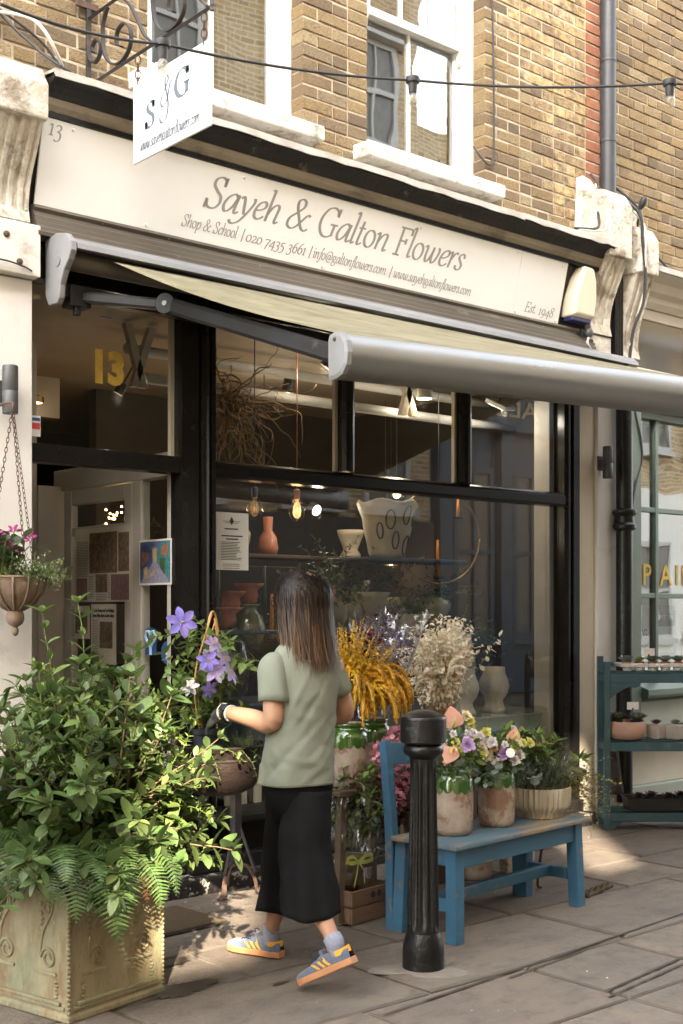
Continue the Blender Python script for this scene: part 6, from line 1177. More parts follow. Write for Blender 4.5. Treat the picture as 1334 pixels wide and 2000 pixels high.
for k in range(46):
    a = rn.uniform(0, 6.28); el = R(rn.uniform(35, 80)); s = grow(PC + u_ * rn.uniform(-.16, .16) + v_ * rn.uniform(-.16, .14) + Vector((0, 0, rn.uniform(.1, .35))), (math.cos(a) * math.cos(el), math.sin(a) * math.cos(el), math.sin(el)), rn.uniform(.2, .4), 7, .2, -.03, rn); stems.append(s); Ms += leaves(s, 6, rn.uniform(.05, .08), .3, .9, True, rn, 4, grad=.2)
stems_mesh(stems, .004, .002, 'stem', 'stem_green', ts); leaf_parts(ts, Ms, tmpl('oval', 5, .42, .25), 'leaf_mid', 300)
vn = thing('jasmine_vine', 'bright lime green small leaved vine spilling right over the planter', 'vine', (2.6, -1.3, .6)); stems, Ms = [], []
for k in range(120):
    a = R(rn.uniform(-75, 60)); el = R(rn.uniform(-5, 65)); p = PC + u_ * rn.uniform(.05, .24) + v_ * rn.uniform(-.2, .15) + Vector((0, 0, rn.uniform(0, .5)))
    s = grow(p, (math.cos(a) * math.cos(el), math.sin(a) * math.cos(el), math.sin(el)), rn.uniform(.16, .34), 10, .35, rn.uniform(-.3, -.05), rn); stems.append(s); Ms += leaves(s, 13, rn.uniform(.026, .042), .1, 1.0, True, rn, 3)
for k in range(18):
    p = PC + u_ * .24 + v_ * rn.uniform(-.22, .1) + Vector((0, 0, rn.uniform(.02, .1))); s = grow(p, (rn.uniform(.3, 1), rn.uniform(-.6, .2), rn.uniform(-.3, .3)), rn.uniform(.15, .28), 9, .4, -.3, rn); stems.append(s); Ms += leaves(s, 10, rn.uniform(.025, .04), .1, 1.0, True, rn, 2)
for k in range(14):                                           # long wandering tendrils without many leaves
    s = grow(PC + u_ * rn.uniform(-.1, .2) + Vector((0, 0, rn.uniform(.2, .45))), (rn.uniform(-.4, .8), rn.uniform(-.5, .5), .6), rn.uniform(.2, .4), 12, .5, -.1, rn); stems.append(s)
for k in range(60):
    a = rn.uniform(0, 6.28); el = R(rn.uniform(20, 85)); s = grow(PC + u_ * rn.uniform(-.2, .2) + v_ * rn.uniform(-.2, .2) + Vector((0, 0, rn.uniform(.15, .5))), (math.cos(a) * math.cos(el), math.sin(a) * math.cos(el), math.sin(el)), rn.uniform(.14, .32), 8, .35, -.08, rn); stems.append(s); Ms += leaves(s, 11, rn.uniform(.022, .04), .1, 1.0, True, rn, 3)
stems_mesh(stems, .0022, .0012, 'tendril', 'stem_green', vn, 4); leaf_parts(vn, Ms, T_LANCE, 'leaf_lime', 270)
big = []
for k in range(26):
    a = R(rn.uniform(-80, 0)); p = PC + u_ * rn.uniform(.12, .26) + v_ * rn.uniform(-.3, -.05) + Vector((0, 0, rn.uniform(.0, .2))); big.append(LM(p, (math.cos(a), math.sin(a), rn.uniform(-.6, .4)), rn.uniform(.07, .1), rn.uniform(-.6, .6)))
leaf_parts(vn, big, T_OVAL, 'leaf_mid', 26, 'broad_leaf')
# --- ferns
def frond_mesh(L_=.34, n=26, droop=.9, seed=1):
    q = random.Random(seed); m = MB(); pts = []
    for i in range(n + 1): t = i / n; an = droop * t * 1.35; pts.append(Vector((.02 * math.sin(3 * t + seed), L_ * (math.sin(an) / 1.35 / max(droop, .1)), -L_ * (1 - math.cos(an)) / 1.35 / max(droop, .1) + .0)))
    m.tube(pts, [.0022 * (1 - .7 * i / n) for i in range(n + 1)], 4, cap=False)
    for i in range(2, n + 1):
        t = i / n; w_ = L_ * .23 * math.sin(math.pi * min(.16 + t * .84, 1)) ** .8 * (1 if t < .97 else .5) + .003; p = pts[i]; d = (pts[i] - pts[i - 1]).normalized()
        for sx in (-1, 1):
            v = (Vector((sx, 0, 0)) + d * .35 + Vector((0, 0, q.uniform(-.1, .12)))).normalized(); up = v.cross(d) * sx; nw = 5; e = d * (L_ / n * .46); R0, R1 = [], []
            for k in range(nw + 1):
                f = k / nw; hw_ = (1 - f ** 1.6) * (.95 if k % 2 else .62); c = p + v * w_ * f + Vector((0, 0, -.1 * w_ * f * f)); R0.append(tuple(c + e * hw_)); R1.append(tuple(c - e * hw_))
            m.add(R0 + R1, [(k, k + 1, nw + 2 + k, nw + 1 + k) for k in range(nw)], q.random())
    me = m.mesh('frond', True); me.materials.append(MATS['leaf_fern']); return me
FR = [frond_mesh(.34, 26, d, s) for d, s in ((1.0, 1), (1.3, 2), (1.5, 3))]; FRB = frond_mesh(.3, 20, 1.3, 5); FRB.materials.clear(); FRB.materials.append(MATS['leaf_brown'])
fe = thing('fern', 'arching green fern fronds hanging over the front of the planter', 'fern', (2.34, -1.4, .58)); iv = MW[fe].inverted()
for k in range(52):
    side = rn.random(); 
    if side < .68: p = PC + u_ * rn.uniform(-.26, .06) + v_ * (-.25 + rn.uniform(-.03, .05)); a = R(-98 + rn.uniform(-45, 30))
    else: p = PC + u_ * -.25 + v_ * rn.uniform(-.24, .2); a = R(193 + rn.uniform(-40, 60))
    p.z += rn.uniform(.02, .1); d = Vector((math.cos(a), math.sin(a), rn.uniform(.0, .55))); inst(FR[k % 3] if k % 9 else FRB, 'frond', fe, iv @ LM(p, d, rn.uniform(.7, 1.2), rn.uniform(-.25, .25)))
# --- hanging basket plants
BC = (2.545, -.30, 1.66)
gp = thing('geranium', 'pink flowered geranium in the hanging basket', 'plant', (2.49, -.33, 1.61)); st_, Ms = [], []
for k in range(30):
    s = grow((2.47 + rn.uniform(-.06, .05), -.33 + rn.uniform(-.06, .06), 1.61), (rn.uniform(-.5, .4), rn.uniform(-.5, .2), 1), rn.uniform(.1, .24), 5, .2, 0, rn); st_.append(s); Ms += leaves(s, 4, .055, .4, .9, False, rn)
stems_mesh(st_, .003, .002, 'stem', 'stem_green', gp); leaf_parts(gp, Ms, T_ROUND, 'leaf_herb', 60)
for k, s in enumerate(st_[:13] + [grow((2.61, -.3, 1.62), (.1, 0, 1), .17, 5, .1, 0, rn)]):
    fl_ = []
    for j in range(9): v = Vector((rn.gauss(0, 1), rn.gauss(0, 1), rn.gauss(.5, .7))).normalized(); fl_.append(LM(s[-1] + v * .01, v, .028, rn.uniform(-1, 1)))
    scatter('flower_head', T_PET, fl_, 'petal_magenta', gp)
bc = thing('bacopa', 'white flowered trailing bacopa spilling right from the hanging basket', 'plant', (2.6, -.3, 1.62)); st_, Ms = [], []
for k in range(200):
    a = rn.uniform(0, 6.28); p = Vector((2.58 + .07 * math.cos(a), -.3 + .07 * math.sin(a), 1.62)); s = grow(p, (math.cos(a) + .4, math.sin(a) - .2, rn.uniform(.3, 1.4)), rn.uniform(.07, .17), 6, .35, -.22, rn); st_.append(s); Ms += leaves(s, 7, .014, .1, 1, True, rn)
stems_mesh(st_, .001, .0007, 'stem', 'stem_green', bc, 3); scatter('foliage', T_SMALL, Ms, 'leaf_mid', bc, kind='stuff')
fw = [];
for s in st_:
    for t in (.55, .8, 1.0):
        p, d = along(s, t)
        if rn.random() < .55:
            for j in range(5): a = j * 1.2566; o = d.orthogonal().normalized(); fw.append(LM(p, o * math.cos(a) + d.cross(o) * math.sin(a) + d * .3, .0075, 0))
scatter('florets', T_SMALL, fw, 'petal_white', bc, kind='stuff')
# --- clematis and herbs in the rusty bowl
pot = thing('plastic_pot', 'dark plastic nursery pot of clematis standing in the rusty bowl', 'pot', (3.1, -1.01, .80)); m = MB(); m.lathe([(.055, 0), (.068, .13), (.074, .132), (.076, .155), (.07, .156), (.066, .12)], 24); m.build('body', 'plastic_pot', pot, smooth=True, world=False, auto=40); m = MB(); m.lathe([(.067, .135), (.01, .14)], 16); m.build('earth', 'soil', pot, world=False)
cl = thing('clematis', 'climbing clematis with violet star flowers on cane hoops', 'plant', (3.1, -1.01, .94)); CB = Vector((3.1, -1.0, .93))
for dx, dy, tx, ty, h in ((-.04, .0, .01, -.02, .52), (.04, -.01, .06, .03, .5), (.0, .04, .09, .06, .5)):
    m = MB(); m.tube(crv([CB + Vector((dx, dy, 0)), CB + Vector((dx * 1.6, dy * 1.6, .25)), CB + Vector((tx, ty, h))], 5), .0042, 6); m.build('cane', 'cane', cl)
m = MB(); m.tube(crv([CB + Vector((.05 + .05 * math.cos(a), .03 + .03 * math.cos(a), .40 + .13 * math.sin(a))) for a in [i * math.pi / 5 - .4 for i in range(9)]], 4), .0048, 6); m.build('cane_hoop', 'cane', cl)
st_, Ms = [], []
for k in range(80):
    p = CB + Vector((rn.uniform(-.07, .1), rn.uniform(-.07, .08), rn.uniform(.0, .42))); s = grow(p, (rn.gauss(0, .8), rn.gauss(0, .6), rn.uniform(0, .8)), rn.uniform(.08, .18), 6, .35, -.1, rn); st_.append(s); Ms += leaves(s, 4, rn.uniform(.03, .055), .3, .9, True, rn)
stems_mesh(st_, .0016, .001, 'tendril', 'stem_green', cl, 4); leaf_parts(cl, Ms, T_HEART, 'leaf_mid', 260)
RGT = Vector((.758, -.652, 0)); FWD = Vector((.652, .758, 0))
def star_flower(parent, p, face, r, mat, n=6):
    t = MB(); face = Vector(face).normalized(); o = face.orthogonal().normalized(); b = face.cross(o); Ms_ = [LM(p, o * math.cos(a) + b * math.sin(a) + face * .12, r, 0, 1.0, face) for a in [i * 6.283 / n for i in range(n)]]
    f = scatter('flower', T_PET, Ms_, mat, parent); m = MB()
    for j in range(10): v = (face + Vector((rn.gauss(0, .4), rn.gauss(0, .4), rn.gauss(0, .4)))).normalized(); m.tube([Vector(p) + face * .002, Vector(p) + v * .014], .0012, 4)
    m.build('stamens', 'gold_eye', f)
for P3, fc, r, mt in (((3.1, -1.12, 1.265), (.3, -1, .3), .05, 'petal_lilac'), ((3.02, -1.12, 1.255), (-.5, -1, .3), .05, 'petal_blue'), ((2.955, -1.02, 1.415), (-.5, -1, .1), .068, 'petal_blue'), ((3.06, -1.1, 1.32), (.2, -1, .5), .05, 'petal_lilac'), ((3.055, -1.12, 1.21), (-.3, -1, .45), .06, 'petal_lilac'), ((3.115, -1.14, 1.2), (.5, -.8, .5), .06, 'petal_lilac'), ((2.97, -1.06, 1.14), (-.8, -.7, .4), .042, 'petal_white'), ((3.17, -1.06, 1.24), (.8, -.5, .5), .05, 'petal_blue'), ((3.04, -1.1, 1.13), (-.1, -1, -.2), .04, 'petal_blue')): star_flower(cl, P3, fc, r, mt)
hbp = thing('herb_clump', 'fine grey green herb tuft at the right of the rusty bowl', 'plant', (3.25, -1.02, .83)); Ms = []
st_ = [grow((3.24 + rn.gauss(0, .045), -1.03 + rn.gauss(0, .05), .83), (rn.gauss(0, .5), rn.gauss(0, .5), 1), rn.uniform(.06, .13), 5, .2, -.05, rn) for k in range(90)]
for s in st_: Ms += leaves(s, 9, .017, .1, .8, True, rn)
stems_mesh(st_, .0009, .0006, 'stem', 'stem_green', hbp, 3); scatter('needles', T_NEEDLE, Ms, 'leaf_herb', hbp, kind='stuff')
iv_ = thing('ivy_trail', 'small ivy trails hanging over the rusty bowl rim', 'plant', (3.06, -1.17, .86)); st_, Ms = [], []
for o in ((3.0, -1.1, .88), (3.05, -1.17, .87), (3.13, -1.19, .87), (3.19, -1.18, .87), (2.99, -1.06, .88)):
    s = grow(o, (rn.uniform(-.6, .4), -.8, .2), rn.uniform(.12, .22), 8, .35, -.5, rn); st_.append(s); Ms += leaves(s, 8, .026, .1, 1, False, rn)
stems_mesh(st_, .0014, .001, 'tendril', 'stem_green', iv_, 4); leaf_parts(iv_, Ms, T_HEART, 'leaf_mid', 40)
# --- bouquets -------------------------------------------------------------
def spikes(parent, origin, n, L_, spread, droop, r, mat, name, q, dirs=None, part=True):
    for k in range(n):
        a = q.uniform(0, 6.28); d = dirs(q) if dirs else (math.cos(a) * spread, math.sin(a) * spread, 1); pts = [Vector(origin) + Vector((q.gauss(0, .015), q.gauss(0, .015), 0))]; d = Vector(d).normalized(); s = L_ * q.uniform(.75, 1.15) / 9
        for i in range(9): d = (d + Vector((0, 0, -droop * (i / 9) ** 1.2)) + Vector((q.gauss(0, .06), q.gauss(0, .06), 0))).normalized(); pts.append(pts[-1] + d * s)
        m = MB(); c = pts[3:]; rr = []
        cc = crv(c, 5)
        for i in range(len(cc)): t = i / (len(cc) - 1); rr.append(r * (math.sin(math.pi * (t * .88 + .08)) ** .6) * (.6 + .65 * q.random()))
        m.tube(cc, [x * .75 for x in rr], 6, rnd=q.random()); m.tube(pts[:4], .0016, 4, rnd=.5); sp = m.build(name, mat, parent, smooth=True); fz = []
        for i in range(130):
            j = q.randrange(len(cc)); v = Vector((q.gauss(0, 1), q.gauss(0, 1), q.gauss(-.3, 1))).normalized(); fz.append(LM(Vector(cc[j]) + v * rr[j] * .6, v + Vector((0, 0, -.4)), rr[j] * .85 + .002, q.uniform(-1, 1)))
        scatter('fluff', T_SMALL, fz, mat, sp, smooth=False)
q = random.Random(5); MO = (3.94, -.97, .9)
mu = thing('mustard_bouquet', 'bunch of drooping mustard yellow dried amaranth in green jar', 'dried flowers', MO, 0)
spikes(mu, (3.96, -.98, 1.03), 66, .34, .5, 1.35, .016, 'dry_mustard', 'tassel', q, lambda q: (q.uniform(-.5, .9), q.uniform(-1, .3), q.uniform(.7, 1.8))); spikes(mu, (4.05, -.95, 1.06), 40, .33, .5, 1.2, .015, 'dry_mustard', 'tassel', q, lambda q: (q.uniform(.3, 1.1), q.uniform(-.7, .3), q.uniform(.6, 1.2)))
st_, Ms = [], []
for k in range(110):
    s = grow((3.93, -.95, .98), (q.gauss(.12, .34), q.gauss(0, .3), 1), q.uniform(.3, .46), 8, .1, 0, q); st_.append(s)
    for j in range(34):
        p, d = along(s, .45 + .55 * j / 33); v = d * .8 + Vector((q.gauss(0, .6), q.gauss(0, .6), q.gauss(0, .6))); Ms.append(LM(p, v, .03 * (1.2 - j / 40), q.uniform(-1, 1)))
stems_mesh(st_, .0015, .001, 'stem', 'dry_straw', mu, 4); scatter('plume', T_LANCE, Ms, 'dry_gold', mu, kind='stuff')
st_, Ms = [], []
bu = thing('burgundy_foliage', 'dried burgundy round leaves among the mustard flowers', 'dried flowers', (4.02, -.92, .92))
for k in range(9): s = grow((4.02, -.92, .92), (q.gauss(.1, .22), q.gauss(.0, .2), 1), q.uniform(.34, .46), 7, .12, 0, q); st_.append(s); Ms += leaves(s, 6, .036, .5, 1, True, q)
for k in range(16): s = grow((4.1, -1.05, .35), (q.gauss(0, .4), q.gauss(-.2, .4), 1), q.uniform(.25, .48), 7, .2, -.1, q); st_.append(s); Ms += leaves(s, 8, .032, .3, 1, True, q)
stems_mesh(st_, .0014, .001, 'stem', 'leaf_burgundy', bu, 4); leaf_parts(bu, Ms, T_ROUND, 'leaf_burgundy', 150)
vi = thing('statice_bouquet', 'dark violet dried statice wrapped in clear cellophane', 'dried flowers', (4.2, -.86, .9)); Ms = []; st_ = []
for k in range(40):
    s = grow((4.2, -.86, .92), (q.gauss(.16, .28), q.gauss(-.05, .22), 1), q.uniform(.34, .5), 6, .1, 0, q); st_.append(s)
    for j in range(30): p = s[-1] + Vector((q.gauss(0, .026), q.gauss(0, .026), q.gauss(-.03, .045))); Ms.append(LM(p, (q.gauss(0, 1), q.gauss(0, 1), q.gauss(.5, .7)), .014, q.uniform(-1, 1)))
stems_mesh(st_, .0014, .001, 'stem', 'dry_straw', vi, 4); scatter('florets', T_SMALL, Ms, 'dry_violet', vi, kind='stuff')
glass_mat('cellophane', (.96, .97, .98), 2.2, .04, wav=.9, wsc=9)
def wrap(parent, c, r0, r1, h, seed, name='cellophane_wrap', n=48, nz_=12, lean=(0, 0)):
    q = random.Random(seed); ph = [q.uniform(0, 6.28) for _ in range(8)]; vs_ = []; m = MB(); rings = []
    for i in range(nz_ + 1):
        t = i / nz_; ring = []
        for j in range(n):
            a = 2 * math.pi * j / n; r = r0 + (r1 - r0) * t ** .8; r *= 1 + (.05 + .1 * t) * (math.sin(5 * a + ph[0] + 2 * t) * .5 + math.sin(9 * a + ph[1] - 3 * t) * .4 + math.sin(14 * a + ph[2] + 5 * t) * .3); zz = h * t + (t ** 3) * .045 * math.sin(4 * a + ph[3]) + (t ** 4) * .03 * math.sin(11 * a + ph[4]); ring.append((c[0] + r * math.cos(a) + lean[0] * t, c[1] + r * math.sin(a) + lean[1] * t, c[2] + zz))
        rings.append(ring)
    m.loft(rings, cap=False); return m.build(name, 'cellophane', parent)
wrap(vi, (4.2, -.86, .88), .06, .19, .54, 3, lean=(.08, -.03))
cb = thing('bleached_bouquet', 'bunch of bleached cream dried flowers and papery seed heads', 'dried flowers', (4.9, -.62, .7)); Ms, M2, st_ = [], [], []
CBO = Vector((4.9, -.62, .8))
for k in range(170):
    s = grow(CBO + Vector((q.gauss(0, .03), q.gauss(0, .03), 0)), (q.gauss(-.05, .15), q.gauss(-.05, .16), 1), q.uniform(.3, .54), 7, .1, -.02, q); st_.append(s)
    for j in range(22): p, d = along(s, .45 + .55 * j / 15); Ms.append(LM(p, (q.gauss(0, 1), q.gauss(0, 1), q.gauss(.2, .8)), q.uniform(.02, .036), q.uniform(-1, 1)))
    for j in range(4): p, d = along(s, q.uniform(.6, 1)); M2.append(LM(p, (q.gauss(0, 1), q.gauss(0, 1), q.gauss(.2, .8)), q.uniform(.03, .045), q.uniform(-1, 1)))
stems_mesh(st_, .0016, .001, 'stem', 'dry_straw', cb, 4); scatter('florets', T_SMALL, Ms, 'dry_cream', cb, kind='stuff'); leaf_parts(cb, M2, T_ROUND, 'dry_cream', 120, 'seed_disc', 'seed_discs')
for c_, rd, nn in (((4.93, -.64, 1.22), (.09, .08, .11), 520), ((4.86, -.68, 1.08), (.07, .06, .13), 420), ((4.97, -.62, 1.08), (.06, .06, .12), 320)):
    M3 = []
    for k in range(nn): v = Vector((q.gauss(0, 1), q.gauss(0, 1), q.gauss(0, 1))).normalized() * q.uniform(.6, 1.05); M3.append(LM(Vector(c_) + Vector((v.x * rd[0], v.y * rd[1], v.z * rd[2])), v + Vector((q.gauss(0, .7), q.gauss(0, .7), q.gauss(-.2, .7))), q.uniform(.018, .036), q.uniform(-1, 1)))
    scatter('plume', T_OVAL, M3, 'dry_cream', cb, kind='stuff')
spikes(cb, CBO + Vector((-.04, -.04, .18)), 12, .4, .3, .5, .014, 'dry_cream', 'tassel', q, lambda q: (q.uniform(-.6, .1), q.uniform(-.5, .1), .9))
vase('clear_vase', 'clear glass vase holding the bleached cream bouquet', 'bulb_glass', (4.9, -.62, .5699), [(.06, 0), (.07, .02), (.06, .15), (.075, .28)])
bst = thing('wooden_stool', 'low dark wooden box stand under the bleached bouquet', 'stool', (4.9, -.62, 0)); m = MB(); m.box(-.16, .16, -.14, .14, .0, .55); m.build('body', 'old_wood', bst, world=False, bevel=.006); m = MB(); m.box(-.18, .18, -.16, .16, .5505, .5695); m.build('lid', 'old_wood', bst, world=False, bevel=.004)
# pink hydrangea
ph_ = thing('hydrangea', 'pink dried hydrangea heads left of the bollard', 'dried flowers', (4.1, -1.1, .5)); Ms = []
for c, r in (((4.06, -1.13, .78), .075), ((4.09, -1.14, .68), .07), ((4.07, -1.15, .6), .06), ((4.14, -1.1, .84), .055)):
    Ms = []
    for k in range(110): v = Vector((q.gauss(0, 1), q.gauss(0, 1), q.gauss(0, 1))).normalized(); Ms.append(LM(Vector(c) + v * r * q.uniform(.8, 1), v + Vector((q.gauss(0, .6), q.gauss(0, .6), q.gauss(0, .6))), .028, q.uniform(-1, 1)))
    scatter('flower_head', T_ROUND, Ms, 'petal_pink', ph_)
m = MB(); m.tube([(4.09, -1.12, .0), (4.08, -1.13, .6)], .006, 6); m.tube([(4.11, -1.1, 0), (4.13, -1.1, .8)], .005, 6); m.build('stem', 'stem_brown', ph_)
# wrapped mint on the crate
mi = thing('wrapped_mint', 'potted green mint wrapped in cellophane with yellow ribbon on crate', 'plant', (3.9, -1.0, .16)); st_, Ms, M2 = [], [], []
for k in range(48):
    s = grow((3.92 + q.gauss(0, .03), -1.0 + q.gauss(0, .03), .34), (q.gauss(0, .3), q.gauss(-.1, .3), 1), q.uniform(.2, .44), 7, .12, 0, q); st_.append(s); Ms += leaves(s, 6, .055, .3, .9, True, q, 3, grad=.3)
for k in range(300): v = Vector((q.gauss(0, 1), q.gauss(0, 1), q.gauss(0, 1))).normalized(); M2.append(LM(Vector((3.99, -1.07, .66)) + Vector((v.x * .085, v.y * .06, v.z * .06)), v + Vector((0, 0, .4)), .02, q.uniform(-1, 1)))
stems_mesh(st_, .002, .0015, 'stem', 'stem_green', mi, 4); leaf_parts(mi, Ms, T_OVAL, 'leaf_mid', 150); scatter('lime_heads', T_SMALL, M2, 'leaf_lime', mi, kind='stuff')
pm('ribbon', (.5, .55, .12), rough=.45, leaf=.2); pm('kraft', (.2, .13, .08), (.15, .1, .06), sc=9, rough=.8)
wrap(mi, (3.92, -1.0, .165), .1, .15, .46, 9, lean=(.04, -.03)); m = MB(); m.lathe([(.06, 0), (.075, .12), (.08, .13), (.07, .13)], 20, (3.92, -1.0, .166)); m.build('pot', 'kraft', mi, smooth=True)
m = MB(); RB = Vector((3.885, -1.1, .285))
def strip(m, pts, w_): 
    P_ = [Vector(p) for p in pts]; A_ = [tuple(p + Vector((0, 0, w_ / 2))) for p in P_]; B_ = [tuple(p - Vector((0, 0, w_ / 2)) + Vector((.3 * w_, 0, 0))) for p in P_]; k = len(P_); m.add(A_ + B_, [(i, i + 1, k + i + 1, k + i) for i in range(k - 1)])
strip(m, [(3.92 + .108 * math.cos(a), -1.0 + .108 * math.sin(a), .283) for a in [i * math.pi / 14 for i in range(29)]], .018)
for e in ([(0, 0, 0), (.04, -.02, .035), (.08, -.01, .025), (.085, 0, .0), (.04, -.005, -.005), (0, 0, 0)], [(0, 0, 0), (-.04, -.01, .03), (-.07, 0, .02), (-.05, 0, -.002), (0, 0, 0)], [(0, 0, 0), (-.02, -.012, -.05), (-.045, -.02, -.11)], [(0, 0, 0), (.02, -.015, -.04), (.022, -.02, -.1)]): strip(m, [RB + Vector(p) for p in crv(e, 5)], .016)
m.build('ribbon', 'ribbon', mi); m = MB(); m.lathe([(.024, 0), (.024, .001), (.0, .001)], 16, M=Matrix.Translation((3.965, -1.125, .47)) @ Matrix.Rotation(R(80), 4, 'X')); m.build('round_label', 'sticker_pale', mi)
# --- fresh bouquets on the bench
def rosette(parent, p, r, mat, q, n=22, name='bloom', face=(-.3, -.8, .6)):
    f = Vector(face).normalized(); o = f.orthogonal().normalized(); b = f.cross(o); Ms_ = []
    for k in range(n):
        t = k / n; a = k * 2.4; rad = r * .75 * t; Ms_.append(LM(Vector(p) + (o * math.cos(a) + b * math.sin(a)) * rad * .45, (o * math.cos(a) + b * math.sin(a)) * (.25 + t) + f * (1.25 - t), r * (.55 + .45 * t), q.uniform(-.2, .2), 1.5, f))
    scatter(name, T_PET, Ms_, mat, parent)
def anthurium(parent, p, d, r, mat, up):
    V, F = tmpl('heart', 7, 1.1, .22, .04); scatter('spathe', (V, F), [LM(p, d, r, 0, 1, up)], mat, parent); m = MB(); c = Vector(p) + Vector(up).normalized() * .004; m.tube([c, c + Vector(d).normalized() * r * .3 + Vector(up).normalized() * r * .22, c + Vector(d).normalized() * r * .55 + Vector(up).normalized() * r * .34], [.005, .006, .003], 6); m.build('spadix', 'petal_yellow', parent, smooth=True)
def bouquet(label, c, q, blooms, euc, anth, filler=650, R_=.13):
    c = Vector(c); t = thing('bouquet', label, 'bouquet', tuple(c)); Ms, st_ = [], []
    for k in range(12):
        a = q.uniform(0, 6.28); st_.append([c + Vector((0, 0, -.1)), c + Vector((math.cos(a) * R_ * .7, math.sin(a) * R_ * .7, q.uniform(.02, .16)))])
    stems_mesh(st_, .003, .002, 'stem', 'stem_green', t, 5)
    for k in range(filler):
        v = Vector((q.gauss(0, 1), q.gauss(0, 1), q.gauss(.3, .8))).normalized(); p = c + Vector((v.x * R_, v.y * R_, v.z * R_ * .85 + .04)) * q.uniform(.5, 1); Ms.append(LM(p, v + Vector((q.gauss(0, .5), q.gauss(0, .5), q.gauss(.2, .5))), q.uniform(.018, .04), q.uniform(-1, 1)))
    scatter('filler', T_SMALL, Ms, 'leaf_mid', t, kind='stuff'); Ms = []
    blooms = list(blooms) + [(q.uniform(-.12, .13), q.uniform(-.13, .0), q.uniform(.0, .17), q.choice(('petal_cream', 'petal_white', 'petal_yellow', 'leaf_lime', 'petal_white', 'petal_peach')), q.uniform(.016, .026)) for _ in range(13)]
    for (dx, dy, dz, mt, r) in blooms: rosette(t, c + Vector((dx, dy, dz)), r, mt, q, face=(dx * 3 - .35, dy * 3 - .5, .5))
    for (dx, dy, dz, a, L_) in euc:
        s = grow(c + Vector((dx, dy, dz)), (math.cos(a), math.sin(a), -.25), L_, 5, .15, -.15, q); Ms += leaves(s, 4, .042, .1, 1, True, q, 2)
    leaf_parts(t, Ms, T_ROUND, 'leaf_euc', 60, 'eucalyptus_leaf')
    for (p, d, r, up) in anth: anthurium(t, c + Vector(p), d, r, 'petal_peach', up)
    return t
q = random.Random(9)
b1 = bouquet('bouquet of peach anthuriums and cream roses in the bench jar by the bollard', (4.14, -1.475, .76), q, [(.1, -.02, .13, 'petal_cream', .036), (.075, -.02, .2, 'petal_yellow', .03), (.1, .0, .175, 'petal_yellow', .03), (.05, -.03, .22, 'petal_cream', .026), (-.035, -.12, .1, 'petal_purple', .034), (.13, -.05, .06, 'petal_cream', .034), (.0, -.1, .04, 'leaf_lime', .02)],
   [(-.06, -.06, .02, R(250), .12), (0, -.08, .0, R(280), .13), (.06, -.06, .03, R(310), .12), (-.08, 0, .03, R(200), .1), (.09, 0, .05, R(0), .12), (.03, .0, .2, R(20), .1)], [((-.1, -.08, .09), (-.5, -.3, -.5), .085, (-.4, -.9, .4)), ((-.06, -.05, .17), (-.2, -.2, 1), .1, (-.4, -.9, .1))])
b2 = bouquet('smaller posy with pink anthurium and lime carnations in the middle jar', (4.46, -1.452, .73), q, [(.05, -.05, .1, 'petal_peach', .038), (-.05, -.09, .06, 'petal_purple', .03), (.1, -.03, .05, 'petal_yellow', .032), (.12, .0, .03, 'petal_yellow', .03), (-.08, -.05, .09, 'petal_peach', .022), (.0, -.11, .03, 'petal_white', .026), (-.1, -.03, .05, 'petal_cream', .03), (.04, -.1, .05, 'petal_white', .028)],
   [(.02, -.08, .0, R(285), .12), (.07, -.06, .0, R(320), .12), (-.07, -.06, .0, R(230), .1), (-.05, .02, .06, R(160), .1)], [((.03, -.07, .12), (.3, -.2, .8), .06, (-.2, -.9, .4))], R_=.115)
m = MB(); m.lathe([(.022, 0), (.022, .001), (.0, .001)], 16, M=Matrix.Translation((4.405, -1.585, .80)) @ Matrix.Rotation(R(-35), 4, 'Z') @ Matrix.Rotation(R(75), 4, 'X')); lb_ = m.build('price_tag', 'paper', b2); plain_text(lb_, '£30', 'ink', (4.392, -1.5865, .792), (.82, -.57, 0), (0, -.25, .97), .024) if False else None
# panicum sprays between bouquets
gr = thing('grass_spray', 'light green grass sprays rising behind the bench bouquets', 'plant', (4.35, -1.4, .75)); st_, Ms = [], []
for k in range(22):
    s = grow((4.3 + q.uniform(-.1, .25), -1.42 + q.gauss(0, .03), .78), (q.gauss(.25, .4), q.gauss(0, .3), 1), q.uniform(.1, .22), 6, .2, -.1, q); st_.append(s)
    for j in range(16): p, d = along(s, .4 + .6 * j / 15); Ms.append(LM(p + Vector((q.gauss(0, .01), q.gauss(0, .01), q.gauss(0, .008))), (q.gauss(0, 1), q.gauss(0, 1), q.gauss(0, 1)), .007, 0))
stems_mesh(st_, .0008, .0005, 'stem', 'leaf_lime', gr, 3); scatter('seeds', T_SMALL, Ms, 'leaf_lime', gr, kind='stuff')
# --- fluted bowl plants
sk = thing('skimmia', 'glossy leaved skimmia with red berries at the back of fluted bowl', 'plant', (4.83, -1.36, .58)); st_, Ms = [], []
for k in range(46): s = grow((4.81 + q.gauss(0, .05), -1.37 + q.gauss(0, .03), .58), (q.gauss(.1, .6), q.gauss(.0, .4), 1), q.uniform(.18, .33), 6, .12, -.03, q); st_.append(s); Ms += leaves(s, 5, .085, .45, .9, False, q, 6)
stems_mesh(st_, .003, .002, 'stem', 'stem_green', sk); leaf_parts(sk, Ms, T_LANCE, 'leaf_mid', 180); m = MB()
for c in ((4.72, -1.46, .80), (4.755, -1.47, .81), (4.62, -1.42, .80)):
    for k in range(9 if c[0] > 4.7 else 2): m.sphere((c[0] + q.gauss(0, .016), c[1] + q.gauss(0, .012), c[2] + q.gauss(0, .012)), .0065, 7, 5)
m.build('berries', 'berry_red', sk, smooth=True)
